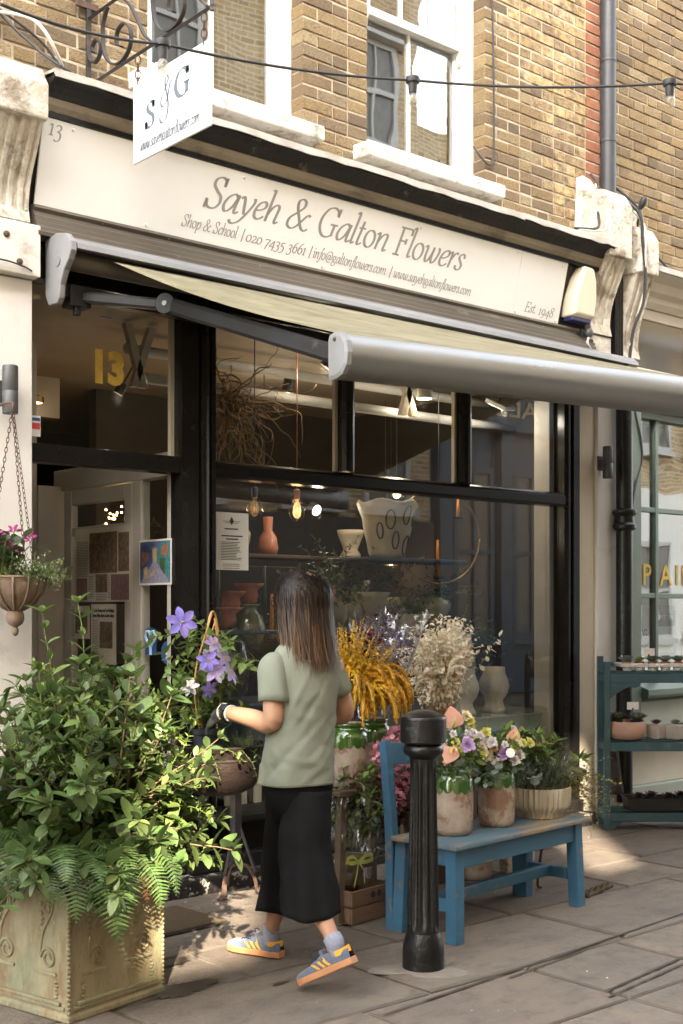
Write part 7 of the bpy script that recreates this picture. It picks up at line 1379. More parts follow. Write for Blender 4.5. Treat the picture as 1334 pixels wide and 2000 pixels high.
lv = thing('white_lavender', 'pale flowered lavender tuft in the fluted bowl', 'plant', (4.8, -1.47, .58)); st_, Ms, M2 = [], [], []
for k in range(150):
    s = grow((4.79 + q.gauss(0, .055), -1.46 + q.gauss(0, .035), .58), (q.gauss(0, .4), q.gauss(-.15, .35), 1), q.uniform(.1, .21), 5, .12, -.02, q); st_.append(s); Ms += leaves(s, 7, .03, .1, .6, True, q)
    if k < 34:
        for j in range(14): p, d = along(s, .86 + .14 * j / 13); M2.append(LM(p + d * .01 * j / 14, Vector((q.gauss(0, 1), q.gauss(0, 1), q.gauss(.3, .5))), .0085, 0))
stems_mesh(st_, .0012, .0009, 'stem', 'leaf_grey', lv, 4); scatter('needles', T_NEEDLE, Ms, 'leaf_grey', lv, kind='stuff'); scatter('flower_heads', T_SMALL, M2, 'petal_white', lv, kind='stuff')
mb_ = thing('wire_vine', 'tiny leaved wire vine trailing right over the fluted bowl', 'vine', (4.93, -1.45, .58)); st_, Ms = [], []
for k in range(95): s = grow((4.9 + q.gauss(0, .04), -1.44 + q.gauss(0, .05), .6), (q.uniform(.2, 1.2), q.uniform(-.8, .3), q.uniform(-.1, .7)), q.uniform(.12, .36), 9, .3, -.32, q); st_.append(s); Ms += leaves(s, 13, .0125, .1, 1, False, q)
stems_mesh(st_, .0009, .0006, 'tendril', 'twig_red', mb_, 3); scatter('foliage', T_ROUND, Ms, 'leaf_tiny', mb_, kind='stuff')
m = MB(); m.tube(crv([(4.98, -1.3, .42), (5.0, -1.28, .3), (5.02, -1.24, .15), (5.05, -1.2, .03), (5.08, -1.2, .01)], 5), .007, 6); tag(m.build('rusty_hook', 'iron_rust'), 'thin rusty iron rod leaning beside the right bench end', 'rod')
# --- succulents on the shelf
def succulent(label, p, r, mat, pot, potr, poth, q, n=30):
    t = thing('succulent', label, 'succulent', p, 0, 'potted succulents on the teal shelf')
    if pot: m = MB(); m.lathe([(potr * .8, 0), (potr, poth), (potr * .92, poth), (potr * .9, poth - .008)], 16); m.build('pot', pot, t, smooth=True, world=False, auto=40)
    Ms = []
    for k in range(n): f = k / n; a = k * 2.4; Ms.append(LM((p[0], p[1], p[2] + poth - .004), (math.cos(a) * (.25 + f), math.sin(a) * (.25 + f), 1.15 - f), r * (.5 + .5 * f), 0, 1.1, (-math.cos(a) * (1.2 - f), -math.sin(a) * (1.2 - f), .6 + f)))
    scatter('rosette', T_SUCC, Ms, mat, t); return t
tw_ = thing('seed_tray', 'white plastic tray of small succulents on the top shelf', 'tray', on_shelf(.28, .12, 1.056), R(-40.7)); m = MB(); m.loft([[(x * s, y * s, z) for x, y in ((-.17, -.1), (.62, -.1), (.62, .1), (-.17, .1))] for s, z in ((.97, .03), (1, .05), (.97, .052), (.95, .035))]); m.build('rim', 'tray_white', tw_, world=False)
for k in range(8): m = MB(); m.lathe([(.028, 0), (.036, .035)], 16, (-.11 + k * .085, -.04, 0.0)); m.build('cell', 'tray_white', tw_, world=False, smooth=True)
for k in range(7): succulent(['grey green succulent at the left end of the white tray', 'bright green succulent second in the white tray', 'striped green succulent third in the white tray', 'blue green succulent at the frame edge of the white tray', 'succulent beyond the frame edge in the white tray', 'far succulent beyond the frame in the tray', 'last succulent of the white tray out of frame'][k], on_shelf(.165 + k * .088, .09, 1.09), .07 if k != 1 else .055, ['succ_blue', 'leaf_lime', 'leaf_grey', 'succ_blue', 'succ_green', 'succ_blue', 'succ_green'][k], 'clay_pot', .034, .03, q) if k < 5 else None
pb = thing('clay_bowl', 'pale pink round clay bowl with two succulents on the middle shelf', 'bowl', on_shelf(.165, .10, .601)); m = MB(); m.lathe([(.085, 0), (.11, .006), (.135, .05), (.134, .1), (.125, .118), (.115, .118), (.112, .09)], 32); m.build('body', 'pink_clay', pb, smooth=True, world=False, auto=60); m = MB(); m.lathe([(.115, .085), (.01, .09)], 20); m.build('gravel', 'stone_pot', pb, world=False)
succulent('pointed green red succulent at left in the pink clay bowl', on_shelf(.1, .1, .69), .085, 'succ_green', 'plastic_pot', .045, .04, q); succulent('plump blue green succulent at right in the pink clay bowl', on_shelf(.235, .08, .69), .08, 'succ_blue', 'plastic_pot', .045, .04, q, 40)
for k, (x, lb) in enumerate(((.37, 'dark red succulent in the small square stone pot'), (.5, 'pale succulent in the larger square stone pot'))):
    t = succulent(lb, on_shelf(x, .1, .601), .05, ('succ_red', 'succ_blue')[k], None, .05, .1, q); m = MB(); s = .05 + .015 * k; m.box(-s, s, -s, s, 0, .095); m.build('pot', 'stone_pot', t, world=False, bevel=.008)
for x, y, z, lb in ((.2, .05, .8, 'small white price card in the pink clay bowl'), (.3, .02, 1.16, 'small white price card in the white succulent tray')):
    t = thing('price_card', lb, 'card', on_shelf(x, y, z), R(-35)); m = MB(); m.box(-.04, .04, -.001, .001, 0, .05); m.build('card', 'paper', t, world=False); m = MB(); m.tube([(0, .003, -.08), (0, .003, .01)], .002, 5); m.sphere((0, .003, .005), .008, 8, 6); m.build('clip', 'dark_plastic', t, world=False)
bt = thing('seed_tray', 'black plastic tray of dark red succulents on the lowest shelf', 'tray', on_shelf(.35, .1, .131), R(-40.7)); m = MB(); m.loft([[(x * s, y * s, z) for x, y in ((-.2, -.11), (.5, -.11), (.5, .11), (-.2, .11))] for s, z in ((.9, .0), (.96, .07), (1, .075), (1, .08), (.95, .078), (.88, .02))]); m.build('body', 'tray_black', bt, world=False)
for k in range(5): succulent(['dark red rosette at the left of the black tray', 'dark red rosette second in the black tray', 'dark red rosette third in the black tray', 'dark rosette at the back of the black tray', 'dark rosette near the frame edge of the black tray'][k], on_shelf(.24 + k * .1, .07 + .06 * (k % 2), .18), .06, 'succ_red', 'plastic_pot', .035, .03, q, 22)
m = MB(); m.tube(crv([(7.06, -.2, .2), (7.05, -.17, .4), (7.08, -.13, .6), (7.1, -.12, .72)], 5), [.05] * 15 + [.04], 10); tag(m.build('bark_trunk', 'soil', smooth=True), 'dark fibrous plant trunk leaning behind the teal shelf', 'trunk')
# --- dim plants behind the glass
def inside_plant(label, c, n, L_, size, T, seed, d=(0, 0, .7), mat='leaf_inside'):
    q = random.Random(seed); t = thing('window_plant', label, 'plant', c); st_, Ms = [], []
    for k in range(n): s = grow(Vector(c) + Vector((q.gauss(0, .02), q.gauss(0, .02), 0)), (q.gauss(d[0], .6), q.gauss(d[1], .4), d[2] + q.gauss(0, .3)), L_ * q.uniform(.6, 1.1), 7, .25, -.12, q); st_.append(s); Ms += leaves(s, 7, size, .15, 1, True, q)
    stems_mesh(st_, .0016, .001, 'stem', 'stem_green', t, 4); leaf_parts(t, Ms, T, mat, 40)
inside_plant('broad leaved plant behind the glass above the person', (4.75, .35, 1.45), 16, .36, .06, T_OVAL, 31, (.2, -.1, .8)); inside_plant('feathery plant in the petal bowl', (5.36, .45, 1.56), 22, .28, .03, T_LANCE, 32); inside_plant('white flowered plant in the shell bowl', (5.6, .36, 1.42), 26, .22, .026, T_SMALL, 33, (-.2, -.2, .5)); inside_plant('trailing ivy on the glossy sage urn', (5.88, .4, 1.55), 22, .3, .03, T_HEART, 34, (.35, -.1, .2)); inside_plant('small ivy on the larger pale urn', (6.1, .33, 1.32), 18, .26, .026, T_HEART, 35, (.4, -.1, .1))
inside_plant('dark leafy plant left of the lattice vase', (5.2, .6, 1.62), 20, .36, .034, T_LANCE, 36); inside_plant('ferny plant below the lattice vase', (5.65, .55, 1.6), 18, .34, .03, T_LANCE, 37); inside_plant('leafy plant behind the doorway side glass', (4.1, .8, 1.75), 14, .3, .05, T_LANCE, 38); inside_plant('mossy rosette plant beside the mustard flowers inside', (4.75, .2, 1.15), 16, .12, .03, T_ROUND, 39, mat='leaf_grey')
inside_plant('low fine leaved plant beneath the twisted vases', (6.45, .6, .95), 18, .3, .016, T_ROUND, 40, (.2, 0, .4))
# ------------------------------------------------------------------ the person
pm('skin', (.38, .21, .13), (.34, .185, .115), sc=8, rough=.5, spec=.35); pm('shirt_sage', (.195, .212, .166), (.178, .194, .152), sc=3, rough=.95, bump=.3, bsc=12, stretch=(1, 1, .5), spec=.2); pm('trouser_black', (.005, .005, .0055), (.0065, .0065, .007), sc=6, rough=.9, bump=.35, bsc=7, spec=.12)
pm('suede_blue', (.095, .115, .16), (.075, .09, .13), sc=30, rough=.95, bump=.2, bsc=200, sheen=.3); pm('gum_sole', (.42, .19, .085), (.38, .17, .07), sc=9, rough=.55); pm('stripe_yellow', (.62, .3, .015), rough=.6); pm('lace_navy', (.012, .018, .06), rough=.8); pm('sock_lilac', (.25, .26, .33), (.2, .21, .27), sc=80, rough=.95)
pm('glove_camo', (.02, .022, .02), (.055, .055, .045), sc=28, rough=.75, contrast=(.48, .55)); pm('watch_black', (.01, .01, .011), rough=.15); pm('band_white', (.6, .57, .5), rough=.8); pm('band_grey', (.3, .34, .35), rough=.6); pm('frame_brown', (.03, .016, .01), rough=.2); glass_mat('lens', (.97, .97, .97), 1.0); pm('eye_dark', (.02, .015, .012), rough=.1); pm('lip', (.4, .16, .13), rough=.5)
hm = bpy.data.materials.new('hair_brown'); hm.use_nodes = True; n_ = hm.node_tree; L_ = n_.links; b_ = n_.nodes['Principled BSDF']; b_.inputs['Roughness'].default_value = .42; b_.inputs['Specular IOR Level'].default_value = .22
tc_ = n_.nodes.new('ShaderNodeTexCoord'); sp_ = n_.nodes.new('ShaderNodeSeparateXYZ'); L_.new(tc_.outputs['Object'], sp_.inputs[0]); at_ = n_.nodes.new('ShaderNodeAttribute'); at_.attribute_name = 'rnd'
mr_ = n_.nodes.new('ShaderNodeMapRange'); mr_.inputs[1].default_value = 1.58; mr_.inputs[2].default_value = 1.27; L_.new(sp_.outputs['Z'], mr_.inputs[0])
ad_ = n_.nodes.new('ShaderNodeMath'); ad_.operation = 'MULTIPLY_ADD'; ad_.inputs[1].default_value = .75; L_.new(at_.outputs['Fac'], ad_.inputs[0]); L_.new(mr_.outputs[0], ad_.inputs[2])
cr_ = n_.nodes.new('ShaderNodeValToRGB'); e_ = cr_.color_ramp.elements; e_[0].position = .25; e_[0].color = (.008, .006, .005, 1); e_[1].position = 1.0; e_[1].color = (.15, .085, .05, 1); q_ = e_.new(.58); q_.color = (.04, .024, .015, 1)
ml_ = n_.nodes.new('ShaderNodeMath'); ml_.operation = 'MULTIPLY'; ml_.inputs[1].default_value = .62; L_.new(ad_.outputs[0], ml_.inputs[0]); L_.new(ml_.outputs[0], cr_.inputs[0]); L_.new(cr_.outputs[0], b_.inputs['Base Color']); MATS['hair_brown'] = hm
PO = Vector((3.17, -1.52, 0)); pe = thing('person', 'person in sage green T-shirt and black cropped trousers carrying a bowl of plants', 'person', tuple(PO))
def ps(r, f, z): return PO + RGT * r + FWD * f + Vector((0, 0, z))
HD = (FWD * .82 - RGT * .57).normalized(); SD = (RGT * .82 + FWD * .57).normalized()       # walking direction, her right
def ring(c, a, b, n=24, ax=None, ay=None, tilt=Vector((0, 0, 0))):
    ax = ax or SD; ay = ay or HD; return [tuple(Vector(c) + ax * a * math.cos(2 * math.pi * i / n) + ay * b * math.sin(2 * math.pi * i / n) + tilt * math.cos(2 * math.pi * i / n)) for i in range(n)]
def limb(m, pts, rad, n=14): c = crv([tuple(p) + (r,) for p, r in zip(pts, rad)], 5); m.tube([q[:3] for q in c], [q[3] for q in c], n)
# joints
SL, SR = ps(-.074, -.074, 1.25), ps(.145, .085, 1.255); EL, ER = ps(-.088, -.122, 1.02), ps(.205, .16, 1.035); WL, WR = ps(-.295, .105, 1.045), ps(.02, .36, .98)
HA, HB = ps(-.01, .045, .79), ps(.04, -.035, .79); KA, KB = ps(-.03, .15, .46), ps(-.012, -.115, .5); AA, AB = ps(-.108, .215, .1), ps(.165, -.33, .205)
HC = ps(.022, .015, 1.505); FD = (-RGT * .84 + FWD * .5 + Vector((0, 0, -.16))).normalized(); FU = (Vector((0, 0, 1)) - FD * FD.z).normalized(); FS = FD.cross(FU)
def hp3(f, s, u): return HC + FD * f + FS * s + FU * u
m = MB()
m.loft([ring(ps(.015, .0, .72), .1, .07), ring(ps(.018, 0, .78), .118, .078), ring(ps(.02, 0, .86), .122, .082), ring(ps(.028, 0, 1.0), .11, .074), ring(ps(.035, 0, 1.15), .122, .08), ring(ps(.04, .0, 1.24), .132, .07), ring(ps(.04, 0, 1.29), .11, .055), ring(ps(.04, .0, 1.335), .06, .055), ring(ps(.036, .004, 1.4), .05, .052), ring(ps(.03, .01, 1.45), .05, .055)])
limb(m, [SL, SL.lerp(EL, .5), EL, EL.lerp(WL, .4), WL, WL.lerp(ps(-.36, .2, 1.0), .3)], [.042, .043, .04, .039, .027, .026]); limb(m, [SR, SR.lerp(ER, .5), ER, ER.lerp(WR, .4), WR], [.052, .046, .039, .038, .027])
for h, k, a in ((HA, KA, AA), (HB, KB, AB)):
    cb_ = (a - k).normalized().cross(SD).normalized() * -.012; limb(m, [h, h.lerp(k, .5), k, k.lerp(a, .3) + cb_ * 1.2, k.lerp(a, .65), a + (k - a) * .08, a - Vector((0, 0, .03))], [.052, .05, .046, .048, .041, .03, .032])
# head: skull, jaw, nose, ear
rings = []
for t, (f, w_, d_) in [(-.118, (.035, .022, .02)), (-.108, (.032, .04, .042)), (-.085, (.018, .055, .066)), (-.05, (.006, .065, .083)), (0, (0, .072, .094)), (.04, (-.004, .074, .097)), (.08, (-.008, .064, .086)), (.105, (-.01, .043, .06)), (.117, (-.01, .015, .02))]: rings.append([tuple(hp3(f + d_ * math.sin(a), w_ * math.cos(a), t)) for a in [i * 2 * math.pi / 24 for i in range(24)]])
m.loft(rings); m.loft([[tuple(hp3(.082 + q, s, u)) for q, s in ((0, -.012), (0, .012), (d, .004), (d, -.004))] for u, d in ((.012, .006), (-.01, .018), (-.026, .026), (-.034, .016))])
for s in (-1, 1): m.sphere(hp3(-.004, s * .074, -.01), .026, 10, 8, (.5, .5, 1.15))
for s in (-1, 1): m.sphere(hp3(.078, s * .03, .012), .013, 8, 6)
# right hand (bare), holding the far rim of the bowl
def hand(m, w, d, palm, side, L_=.1, curl=1.0):
    """palm and five bent fingers; d finger direction, palm = palm normal, side = thumb side"""
    d, palm, side = Vector(d).normalized(), Vector(palm).normalized(), Vector(side).normalized(); m.loft([[tuple(Vector(w) + d * t * .085 + side * a * wd + palm * b * .014) for a, b in ((-1, -1), (1, -1), (1.1, 0), (1, 1), (-1, 1), (-1.1, 0))] for t, wd in ((-.15, .022), (.15, .03), (.6, .039), (1.0, .037))])
    for k, (o, l, r) in enumerate(((.029, .066, .0085), (.01, .074, .009), (-.01, .069, .0088), (-.028, .054, .0078))):
        p = Vector(w) + d * .08 + side * o; v = d.copy(); pts = [p - d * .015, p]
        for i, f in enumerate((.45, .32, .25)): v = (v * math.cos(.55 * curl) + palm * math.sin(.55 * curl)).normalized() if i or curl > .5 else v; p = p + v * l * f; pts.append(p)
        limb(m, pts, [r * 1.1, r * 1.1, r * 1.04, r * .95, r * .75], 10)
    p = Vector(w) + d * .02 + side * .03; v = (d * .6 + side * .8 + palm * .3).normalized(); pts = [Vector(w) + d * .012 + side * .012, p]
    for f in (.035, .028): p = p + v * f; pts.append(p); v = (v * .8 + d * .35 + palm * .5 * curl).normalized()
    limb(m, pts, [.015, .0125, .0105, .0085], 10)
hand(m, WR + Vector((0, 0, -.005)), (ps(-.19, .44, .89) - WR), -RGT + Vector((0, 0, -.3)), FWD * -1 + Vector((0, 0, .6)))
body = m.build('body', 'skin', pe, smooth=True); rm = body.modifiers.new('join', 'REMESH'); rm.mode = 'VOXEL'; rm.voxel_size = .0055; rm.use_smooth_shade = True; smm = body.modifiers.new('soft', 'SMOOTH'); smm.factor = .5; smm.iterations = 5
for s in (-1, 1):
    m = MB(); m.sphere(hp3(.084, s * .03, .012), .0085, 10, 7); m.build('eye', 'eye_dark', body, smooth=True)
m = MB(); m.sphere(hp3(.086, 0, -.06), .02, 10, 6, (.5, .8, .28)); m.build('mouth', 'lip', body, smooth=True)
# glasses
gl_ = MB()
for s in (-1, 1): gl_.tube([tuple(hp3(.102, s * .032 + .026 * math.cos(a), .01 + .021 * math.sin(a))) for a in [i * 2 * math.pi / 16 for i in range(17)]], .0026, 6); gl_.tube([tuple(p) for p in (hp3(.102, s * .058, .016), hp3(.05, s * .076, .014), hp3(-.01, s * .078, .006))], .0024, 6)
gl_.tube([tuple(hp3(.102, -.006, .014)), tuple(hp3(.106, 0, .017)), tuple(hp3(.102, .006, .014))], .0022, 6); go = gl_.build('glasses', 'frame_brown', pe, smooth=True)
for s in (-1, 1): m = MB(); m.add([tuple(hp3(.101, s * .032 + .025 * math.cos(a), .01 + .02 * math.sin(a))) for a in [i * 2 * math.pi / 16 for i in range(16)]], [tuple(range(16))]); m.build('lens', 'lens', go)
# hair: solid under-shape and strands
hr = random.Random(12); m = MB(); rings = []
HX = (FD - Vector((0, 0, FD.z))).normalized(); HY = HX.cross(Vector((0, 0, 1)))
def hairpt(phi, z, grow_=0.0):
    """surface the hair follows: phi from the face direction, z world height"""
    dz = z - HC.z; top = .128 + grow_
    if dz > -.02: k = math.sqrt(max(1 - (max(dz, 0) / top) ** 2, 0.0)); a, b = (.094 + grow_) * k, (.118 + grow_) * k; off = -.008
    else: t = min((-.02 - dz) / .26, 1.0); a = .092 + grow_ + .018 * t - .012 * t * t; b = .112 + grow_ - .028 * t; off = -.012 - .035 * t
    q = HC + HX * (off + b * math.cos(phi)) + HY * (a * math.sin(phi)); q += RGT * (.012 * max(0, -dz) * 3); return Vector((q.x, q.y, z))
Z0 = HC.z
for k in range(22):
    t = k / 21; z = Z0 + .124 - (.124 + .235) * t ** 1.1; lim = R(56) if z < Z0 + .03 else R(56) * max(0, (Z0 + .09 - z) / .06); rings.append([tuple(hairpt(lim + (2 * math.pi - 2 * lim) * j / 40, z, -.006)) for j in range(41)])
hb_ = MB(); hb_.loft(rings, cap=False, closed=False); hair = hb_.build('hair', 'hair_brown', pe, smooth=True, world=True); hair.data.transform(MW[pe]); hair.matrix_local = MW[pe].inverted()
m = MB()
for k in range(2000):
    side = 1 if hr.random() < .5 else -1; phi = R(hr.uniform(50, 180)) * side; zend = Z0 - hr.triangular(.14, .3, .235) - .02 * (abs(phi) > 2.2); g_ = hr.uniform(-.003, .014); zst = Z0 + hr.uniform(.03, .126); fr_ = hr.uniform(0, 6.28); amp = hr.uniform(.0, .014); pts = []; nseg = 15; ph2 = phi + hr.gauss(0, .18)
    for i in range(nseg + 1):
        t = i / nseg; z = zst + (zend - zst) * t; p_ = phi * (1 - t) + ph2 * t
        if z > Z0 + .03: p_ = p_ * (1 - .55 * min((z - Z0 - .03) / .09, 1) * hr.random())
        q = hairpt(p_, z, g_ + .004 * math.sin(t * 5 + fr_)) + Vector((math.sin(fr_), math.cos(fr_), 0)) * amp * t * t * 2.2; pts.append(q)
    wd = hr.uniform(.001, .0026); A_, B_ = [], []
    for i, p in enumerate(pts):
        t = i / nseg; o = (p - HC); o.z = 0; tn = Vector((-o.y, o.x, 0)).normalized(); ww = wd * (1 - .8 * max(0, t - .6) / .4); A_.append(tuple(p + tn * ww)); B_.append(tuple(p - tn * ww))
    rv = min(max(hr.gauss(.45, .33), .01), .99); m.add(A_ + B_, [(i, i + 1, nseg + 2 + i, nseg + 1 + i) for i in range(nseg)], rv)
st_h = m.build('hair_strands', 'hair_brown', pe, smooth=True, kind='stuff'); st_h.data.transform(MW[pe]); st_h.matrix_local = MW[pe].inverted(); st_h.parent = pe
# T-shirt: torso shell with folds and two sleeves
def fold(p, amp):
    v = Vector(p); return amp * (mnoise.noise(Vector((v.x * 5, v.y * 5, v.z * 7 + v.x * 6))) * 1.0 + .5 * mnoise.noise(Vector((v.x * 14, v.y * 14, v.z * 11 + v.x * 9))))
prof = [(0.765, 0.014, 0.1646, 0.126), (0.8, 0.015, 0.1628, 0.1241), (0.88, 0.018, 0.1573, 0.1184), (0.97, 0.024, 0.1508, 0.1109), (1.06, 0.032, 0.148, 0.1072), (1.14, 0.038, 0.1526, 0.1072), (1.2, 0.042, 0.1591, 0.1034), (1.25, 0.044, 0.1591, 0.094), (1.285, 0.044, 0.1462, 0.0808), (1.312, 0.042, 0.128, 0.072), (1.335, 0.04, 0.1, 0.064), (1.352, 0.039, 0.074, 0.06), (1.358, 0.039, 0.068, 0.058)]
cp = crv(prof, 7); m = MB(); rings = []; N = 110; fr_r = random.Random(8)
RID = [(fr_r.uniform(3.3, 6.1), fr_r.uniform(.8, 1.2), fr_r.uniform(-1.4, 1.4), fr_r.uniform(.1, .3), fr_r.uniform(.008, .015), fr_r.uniform(.002, .005) * fr_r.choice((1, 1, -1))) for _ in range(26)] + [(4.2, 1.15, 1.9, .22, .014, .008), (4.6, 1.1, 1.6, .25, .014, -.006), (5.2, .95, 1.2, .28, .016, .007), (3.6, 1.12, 2.2, .16, .013, .008), (5.0, .86, .9, .3, .015, .006), (4.0, .9, 1.0, .3, .016, -.006)]
def ridges(an, z):
    s = 0.0
    for a0, z0, sl, ln, wd, am in RID:
        da = (an - a0) * .15; dz = z - z0; l = math.sqrt(1 + sl * sl); al = (da + dz * sl) / l; ac = (dz - da * sl) / l; s += am * math.exp(-(ac / wd) ** 2) * math.exp(-(al / (ln * .5)) ** 2)
    return s
for i, (z, r0, a, b) in enumerate(cp):
    rg = []
    for j in range(N):
        an = 2 * math.pi * j / N; p = ps(r0, 0, z) + SD * a * math.cos(an) + HD * b * math.sin(an); o = (SD * math.cos(an) + HD * math.sin(an)); low = min(1, max(0, (1.28 - z) / .2))
        dsp = fold(p, .006) * low + ridges(an, z) * low + .002 * low * math.sin(9 * z * 3.2 + 3 * math.cos(an) + 2.0) * (.4 + .6 * mnoise.noise(p * 4)) + (.006 * math.sin(5 * an + 1) if z < .85 else 0); rg.append(tuple(p + o * dsp))
    rings.append(rg)
m.loft(rings, cap=False)
def sleeve(S, E_, k, r0, r1):
    d = (E_ - S); ax = d.normalized(); u = ax.orthogonal().normalized(); v = ax.cross(u); rr = []
    for i in range(11):
        t = (i / 10) ** 1.4; c = S - ax * .05 + d * (k * t) + ax * .05 * t; r = (r0 + (r1 - r0) * t) * (.12 + .88 * math.sqrt(1 - (1 - min(t / .3, 1)) ** 2)); rr.append([tuple(c + (u * math.cos(a) + v * math.sin(a)) * (r + fold(c + u * math.cos(a) * .1 + v * math.sin(a) * .1, .012))) for a in [q * 2 * math.pi / 28 for q in range(28)]])
    m.loft(rr, cap=False)
sleeve(SL + SD * .004, EL, .66, .062, .066); sleeve(SR - SD * .025, ER, .6, .056, .064)
shirt = m.build('tshirt', 'shirt_sage', pe, smooth=True); sd = shirt.modifiers.new('thick', 'SOLIDIFY'); sd.thickness = .0025
m = MB(); z = .775
for zz in (.782,):
    i = 1; m.tube([tuple(Vector(p) + (Vector(p) - ps(.012, 0, Vector(p).z)).normalized() * .0016) for p in rings[2]] + [tuple(Vector(rings[2][0]) * 1)], .0012, 4)
m.build('hem_stitch', 'shirt_sage', shirt)
# cropped wide trousers
m = MB()
def leg_cloth(tops, hem, ra, rb_, ha, hb2, seed):
    rings = []; K = 26
    for i in range(K + 1):
        t = i / K; c = Vector(tops[0]).lerp(tops[1], min(t * 2, 1)) if t < .5 else Vector(tops[1]).lerp(hem, (t - .5) * 2); a = ra + (ha - ra) * t ** 1.3; b = rb_ + (hb2 - rb_) * t ** 1.2; rg = []
        for j in range(48):
            an = 2 * math.pi * j / 48; o = SD * math.cos(an) + HD * math.sin(an); p = c + SD * a * math.cos(an) + HD * b * math.sin(an); f_ = t * (.008 * math.sin(4 * an + seed + 2 * t) + .006 * math.sin(7 * an + seed * 2)) + fold(p + Vector((seed, 0, 0)), .016); rg.append(tuple(p + o * f_ + Vector((0, 0, .008 * math.sin(an * 2 + seed) * t))))
        rings.append(rg)
    m.loft(rings, cap=False)
leg_cloth((ps(-.025, .05, .745), ps(-.034, .11, .5)), ps(-.06, .185, .205), .095, .1, .094, .09, 1.0); leg_cloth((ps(.045, -.03, .745), ps(.045, -.1, .52)), ps(.068, -.238, .29), .098, .104, .114, .108, 2.6)
m.loft([ring(ps(.016, 0, z), a, b, 40) for z, a, b in ((.62, .1, .085), (.68, .134, .104), (.73, .15, .114), (.78, .153, .114), (.84, .145, .106), (.92, .13, .092))], cap=False)
tr = m.build('trousers', 'trouser_black', pe, smooth=True); sd = tr.modifiers.new('thick', 'SOLIDIFY'); sd.thickness = .003
# shoes
def shoe(heel, toe, label=None):
    heel, toe = Vector(heel), Vector(toe); d = (toe - heel).normalized(); s = Vector((0, 0, 1)).cross(d).normalized(); u = d.cross(s); Ls = .27
    def P3(x, y, z): return heel + d * x + s * y + u * z
    wid = [(-.012, .02), (.0, .03), (.03, .036), (.08, .035), (.13, .037), (.18, .044), (.22, .041), (.25, .03), (.262, .014)]
    def outline(k, z, grow_=0, x1=1.0):
        L1 = [P3(x, w_ * k + grow_, z) for x, w_ in wid]; R1 = [P3(x, -(w_ * k + grow_), z) for x, w_ in reversed(wid)]; return [tuple(p) for p in L1 + R1]
    m = MB(); m.loft([outline(.94, 0), outline(1.05, .004), outline(1.06, .024), outline(1.0, .027)]); so_ = m.build('sole', 'gum_sole', pe, bevel=.002, label=label)
    tops = [(-.012, .062), (.0, .07), (.03, .066), (.08, .062), (.105, .078), (.13, .074), (.17, .057), (.21, .05), (.24, .045), (.258, .036)]
    def zt(x): return float(np.interp(x, [a for a, b in tops], [b for a, b in tops]))
    m = MB(); rings = []
    for x, w_ in [(-.012, .018), (-.008, .024), (.0, .029), (.015, .033), (.03, .035), (.055, .0345), (.08, .034), (.105, .035), (.13, .036), (.155, .039), (.18, .042), (.2, .042), (.22, .039), (.24, .033), (.252, .026), (.259, .014)]:
        z1 = zt(x); rg = []
        for a in [math.pi * i / 12 for i in range(13)]:
            c = math.cos(a); sn = math.sin(a); op = .6 if x < .1 else .12; rg.append(tuple(P3(x, w_ * (abs(c) ** .55) * (1 if c > 0 else -1) * (1 - .12 * sn), .026 + (z1 - .026) * sn ** (.5))))
        rings.append(rg)
    m.loft(rings, cap=False, closed=False); up = m.build('upper', 'suede_blue', pe, smooth=True)
    m = MB()
    for k in range(3):
        x = .075 + k * .026
        for sy in (-1, 1):
            q = []
            for t in np.linspace(0, 1, 6):
                xx = x + .03 * t; zz = .03 + (zt(xx) - .026) * .72 * t; w0 = float(np.interp(xx, [a for a, b in wid], [b for a, b in wid])) * (1 - .12 * t) * (1 - (.0 if t < .6 else .22 * (t - .6) / .4)) + .0022; q.append((xx, sy * w0, zz))
            m.add([tuple(P3(a - .0065, b, c)) for a, b, c in q] + [tuple(P3(a + .0065, b, c)) for a, b, c in q], [(i, i + 1, 7 + i, 6 + i) for i in range(5)])
    m.build('stripes', 'stripe_yellow', up, smooth=True)
    m = MB(); ht_ = []
    for a in np.linspace(-1, 1, 13): ht_.append((-.0145 + .052 * abs(a) ** 1.6, .036 * math.sin(a * 1.45)))
    m.add([tuple(P3(x, y * 1.0, .048)) for x, y in ht_] + [tuple(P3(x, y * .98, .074 - .006 * abs(y) / .036)) for x, y in ht_], [(i, i + 1, 14 + i, 13 + i) for i in range(12)]); m.build('heel_tab', 'stripe_yellow', up, smooth=True)
    m = MB()
    for k in range(5): x = .115 + k * .018; z = zt(x) + .001; m.tube(crv([tuple(P3(x - .004, -.021, z - .008)), tuple(P3(x, 0, z + .003)), tuple(P3(x + .006, .021, z - .008))], 4), .0026, 6)
    for sy in (-1, 1): m.tube(crv([tuple(P3(.11, 0, zt(.11) + .004)), tuple(P3(.12, sy * .02, zt(.11) + .022)), tuple(P3(.15, sy * .034, zt(.11) + .014)), tuple(P3(.135, sy * .03, zt(.11) - .01)), tuple(P3(.115, sy * .01, zt(.11) + .002))], 5), .0022, 6)
    m.build('laces', 'lace_navy', up, smooth=True)
    m = MB(); m.loft([[tuple(P3(x, y, z)) for x, y in ((.1, -.018), (.1, .018), (.118, .016), (.118, -.016))] for z in (.066, .094)]); m.build('tongue', 'suede_blue', up, bevel=.003); return P3
P3 = shoe(ps(-.07, .19, .004), ps(-.07, .19, .004) + HD * .1 + (-RGT) * .08 + Vector((0, 0, 0))); m = MB(); c_ = [P3(.042, 0, .03), P3(.045, 0, .07), P3(.046, 0, .1)]; limb(m, [c_[0], c_[1], Vector(AA) + Vector((0, 0, .01)), AA.lerp(KA, .07)], [.03, .033, .036, .037], 14); m.build('sock', 'sock_lilac', pe, smooth=True)
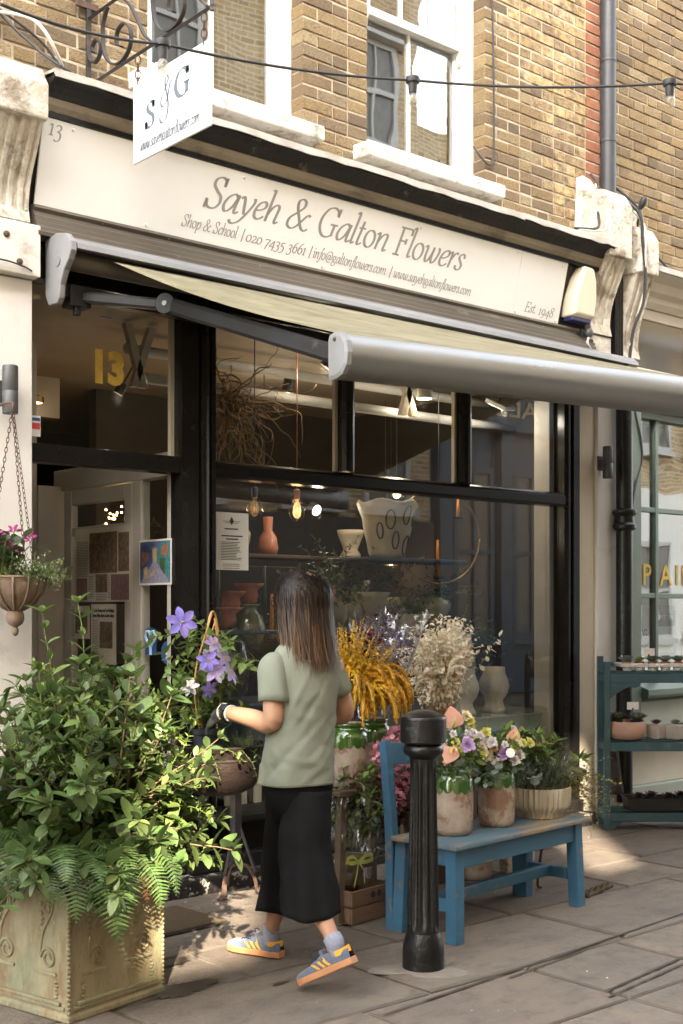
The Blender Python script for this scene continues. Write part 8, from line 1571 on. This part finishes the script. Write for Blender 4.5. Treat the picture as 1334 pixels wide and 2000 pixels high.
tb = ps(.03, -.245, .012); hB = ps(.235, -.37, .135); P3 = shoe(hB, tb); m = MB(); limb(m, [P3(.042, 0, .03), P3(.045, 0, .07), Vector(AB), AB.lerp(KB, .06)], [.03, .033, .037, .037], 14); m.build('sock', 'sock_lilac', pe, smooth=True)
# glove, watch, wrist bands on the left arm
m = MB(); gd = (ps(-.4, .215, .965) - WL); hand(m, WL + gd.normalized() * .028, gd, Vector((0, 0, -1)) + FWD * .45, FWD * .8 + Vector((0, 0, .25)), curl=1.25); limb(m, [WL + gd.normalized() * .0, WL + gd.normalized() * .03, WL + gd.normalized() * .06], [.031, .031, .03], 16)
gv = m.build('glove', 'glove_camo', pe, smooth=True); rm = gv.modifiers.new('join', 'REMESH'); rm.mode = 'VOXEL'; rm.voxel_size = .0035; rm.use_smooth_shade = True; sm2 = gv.modifiers.new('soft', 'SMOOTH'); sm2.factor = .5; sm2.iterations = 3
fa_ = (EL - WL).normalized(); ub = fa_.orthogonal().normalized(); vb = fa_.cross(ub)
def cuff(name, mat, t, wd, r, th): m = MB(); m.tube([tuple(WL + fa_ * t + (ub * math.cos(a) + vb * math.sin(a)) * r) for a in [i * 2 * math.pi / 24 for i in range(25)]], wd, 8); return m.build(name, mat, pe, smooth=True)
cuff('wrist_band', 'band_white', -.004, .0055, .0315, 0); cuff('watch_strap', 'watch_black', .022, .009, .0285, 0); cuff('wrist_band', 'band_grey', .044, .004, .0315, 0)
wf = (-FWD * .8 - RGT * .1 + Vector((0, 0, .5))).normalized(); m = MB(); c_ = WL + fa_ * .022 + (wf - fa_ * wf.dot(fa_)).normalized() * .034; u2 = (wf - fa_ * wf.dot(fa_)).normalized(); v2 = fa_.cross(u2); m.loft([[tuple(c_ + fa_ * a * .019 + v2 * b * .016 + u2 * z) for a, b in ((-1, -.7), (-.7, -1), (.7, -1), (1, -.7), (1, .7), (.7, 1), (-.7, 1), (-1, .7))] for z in (-.006, .005)]); m.build('watch_case', 'watch_black', pe, bevel=.002)
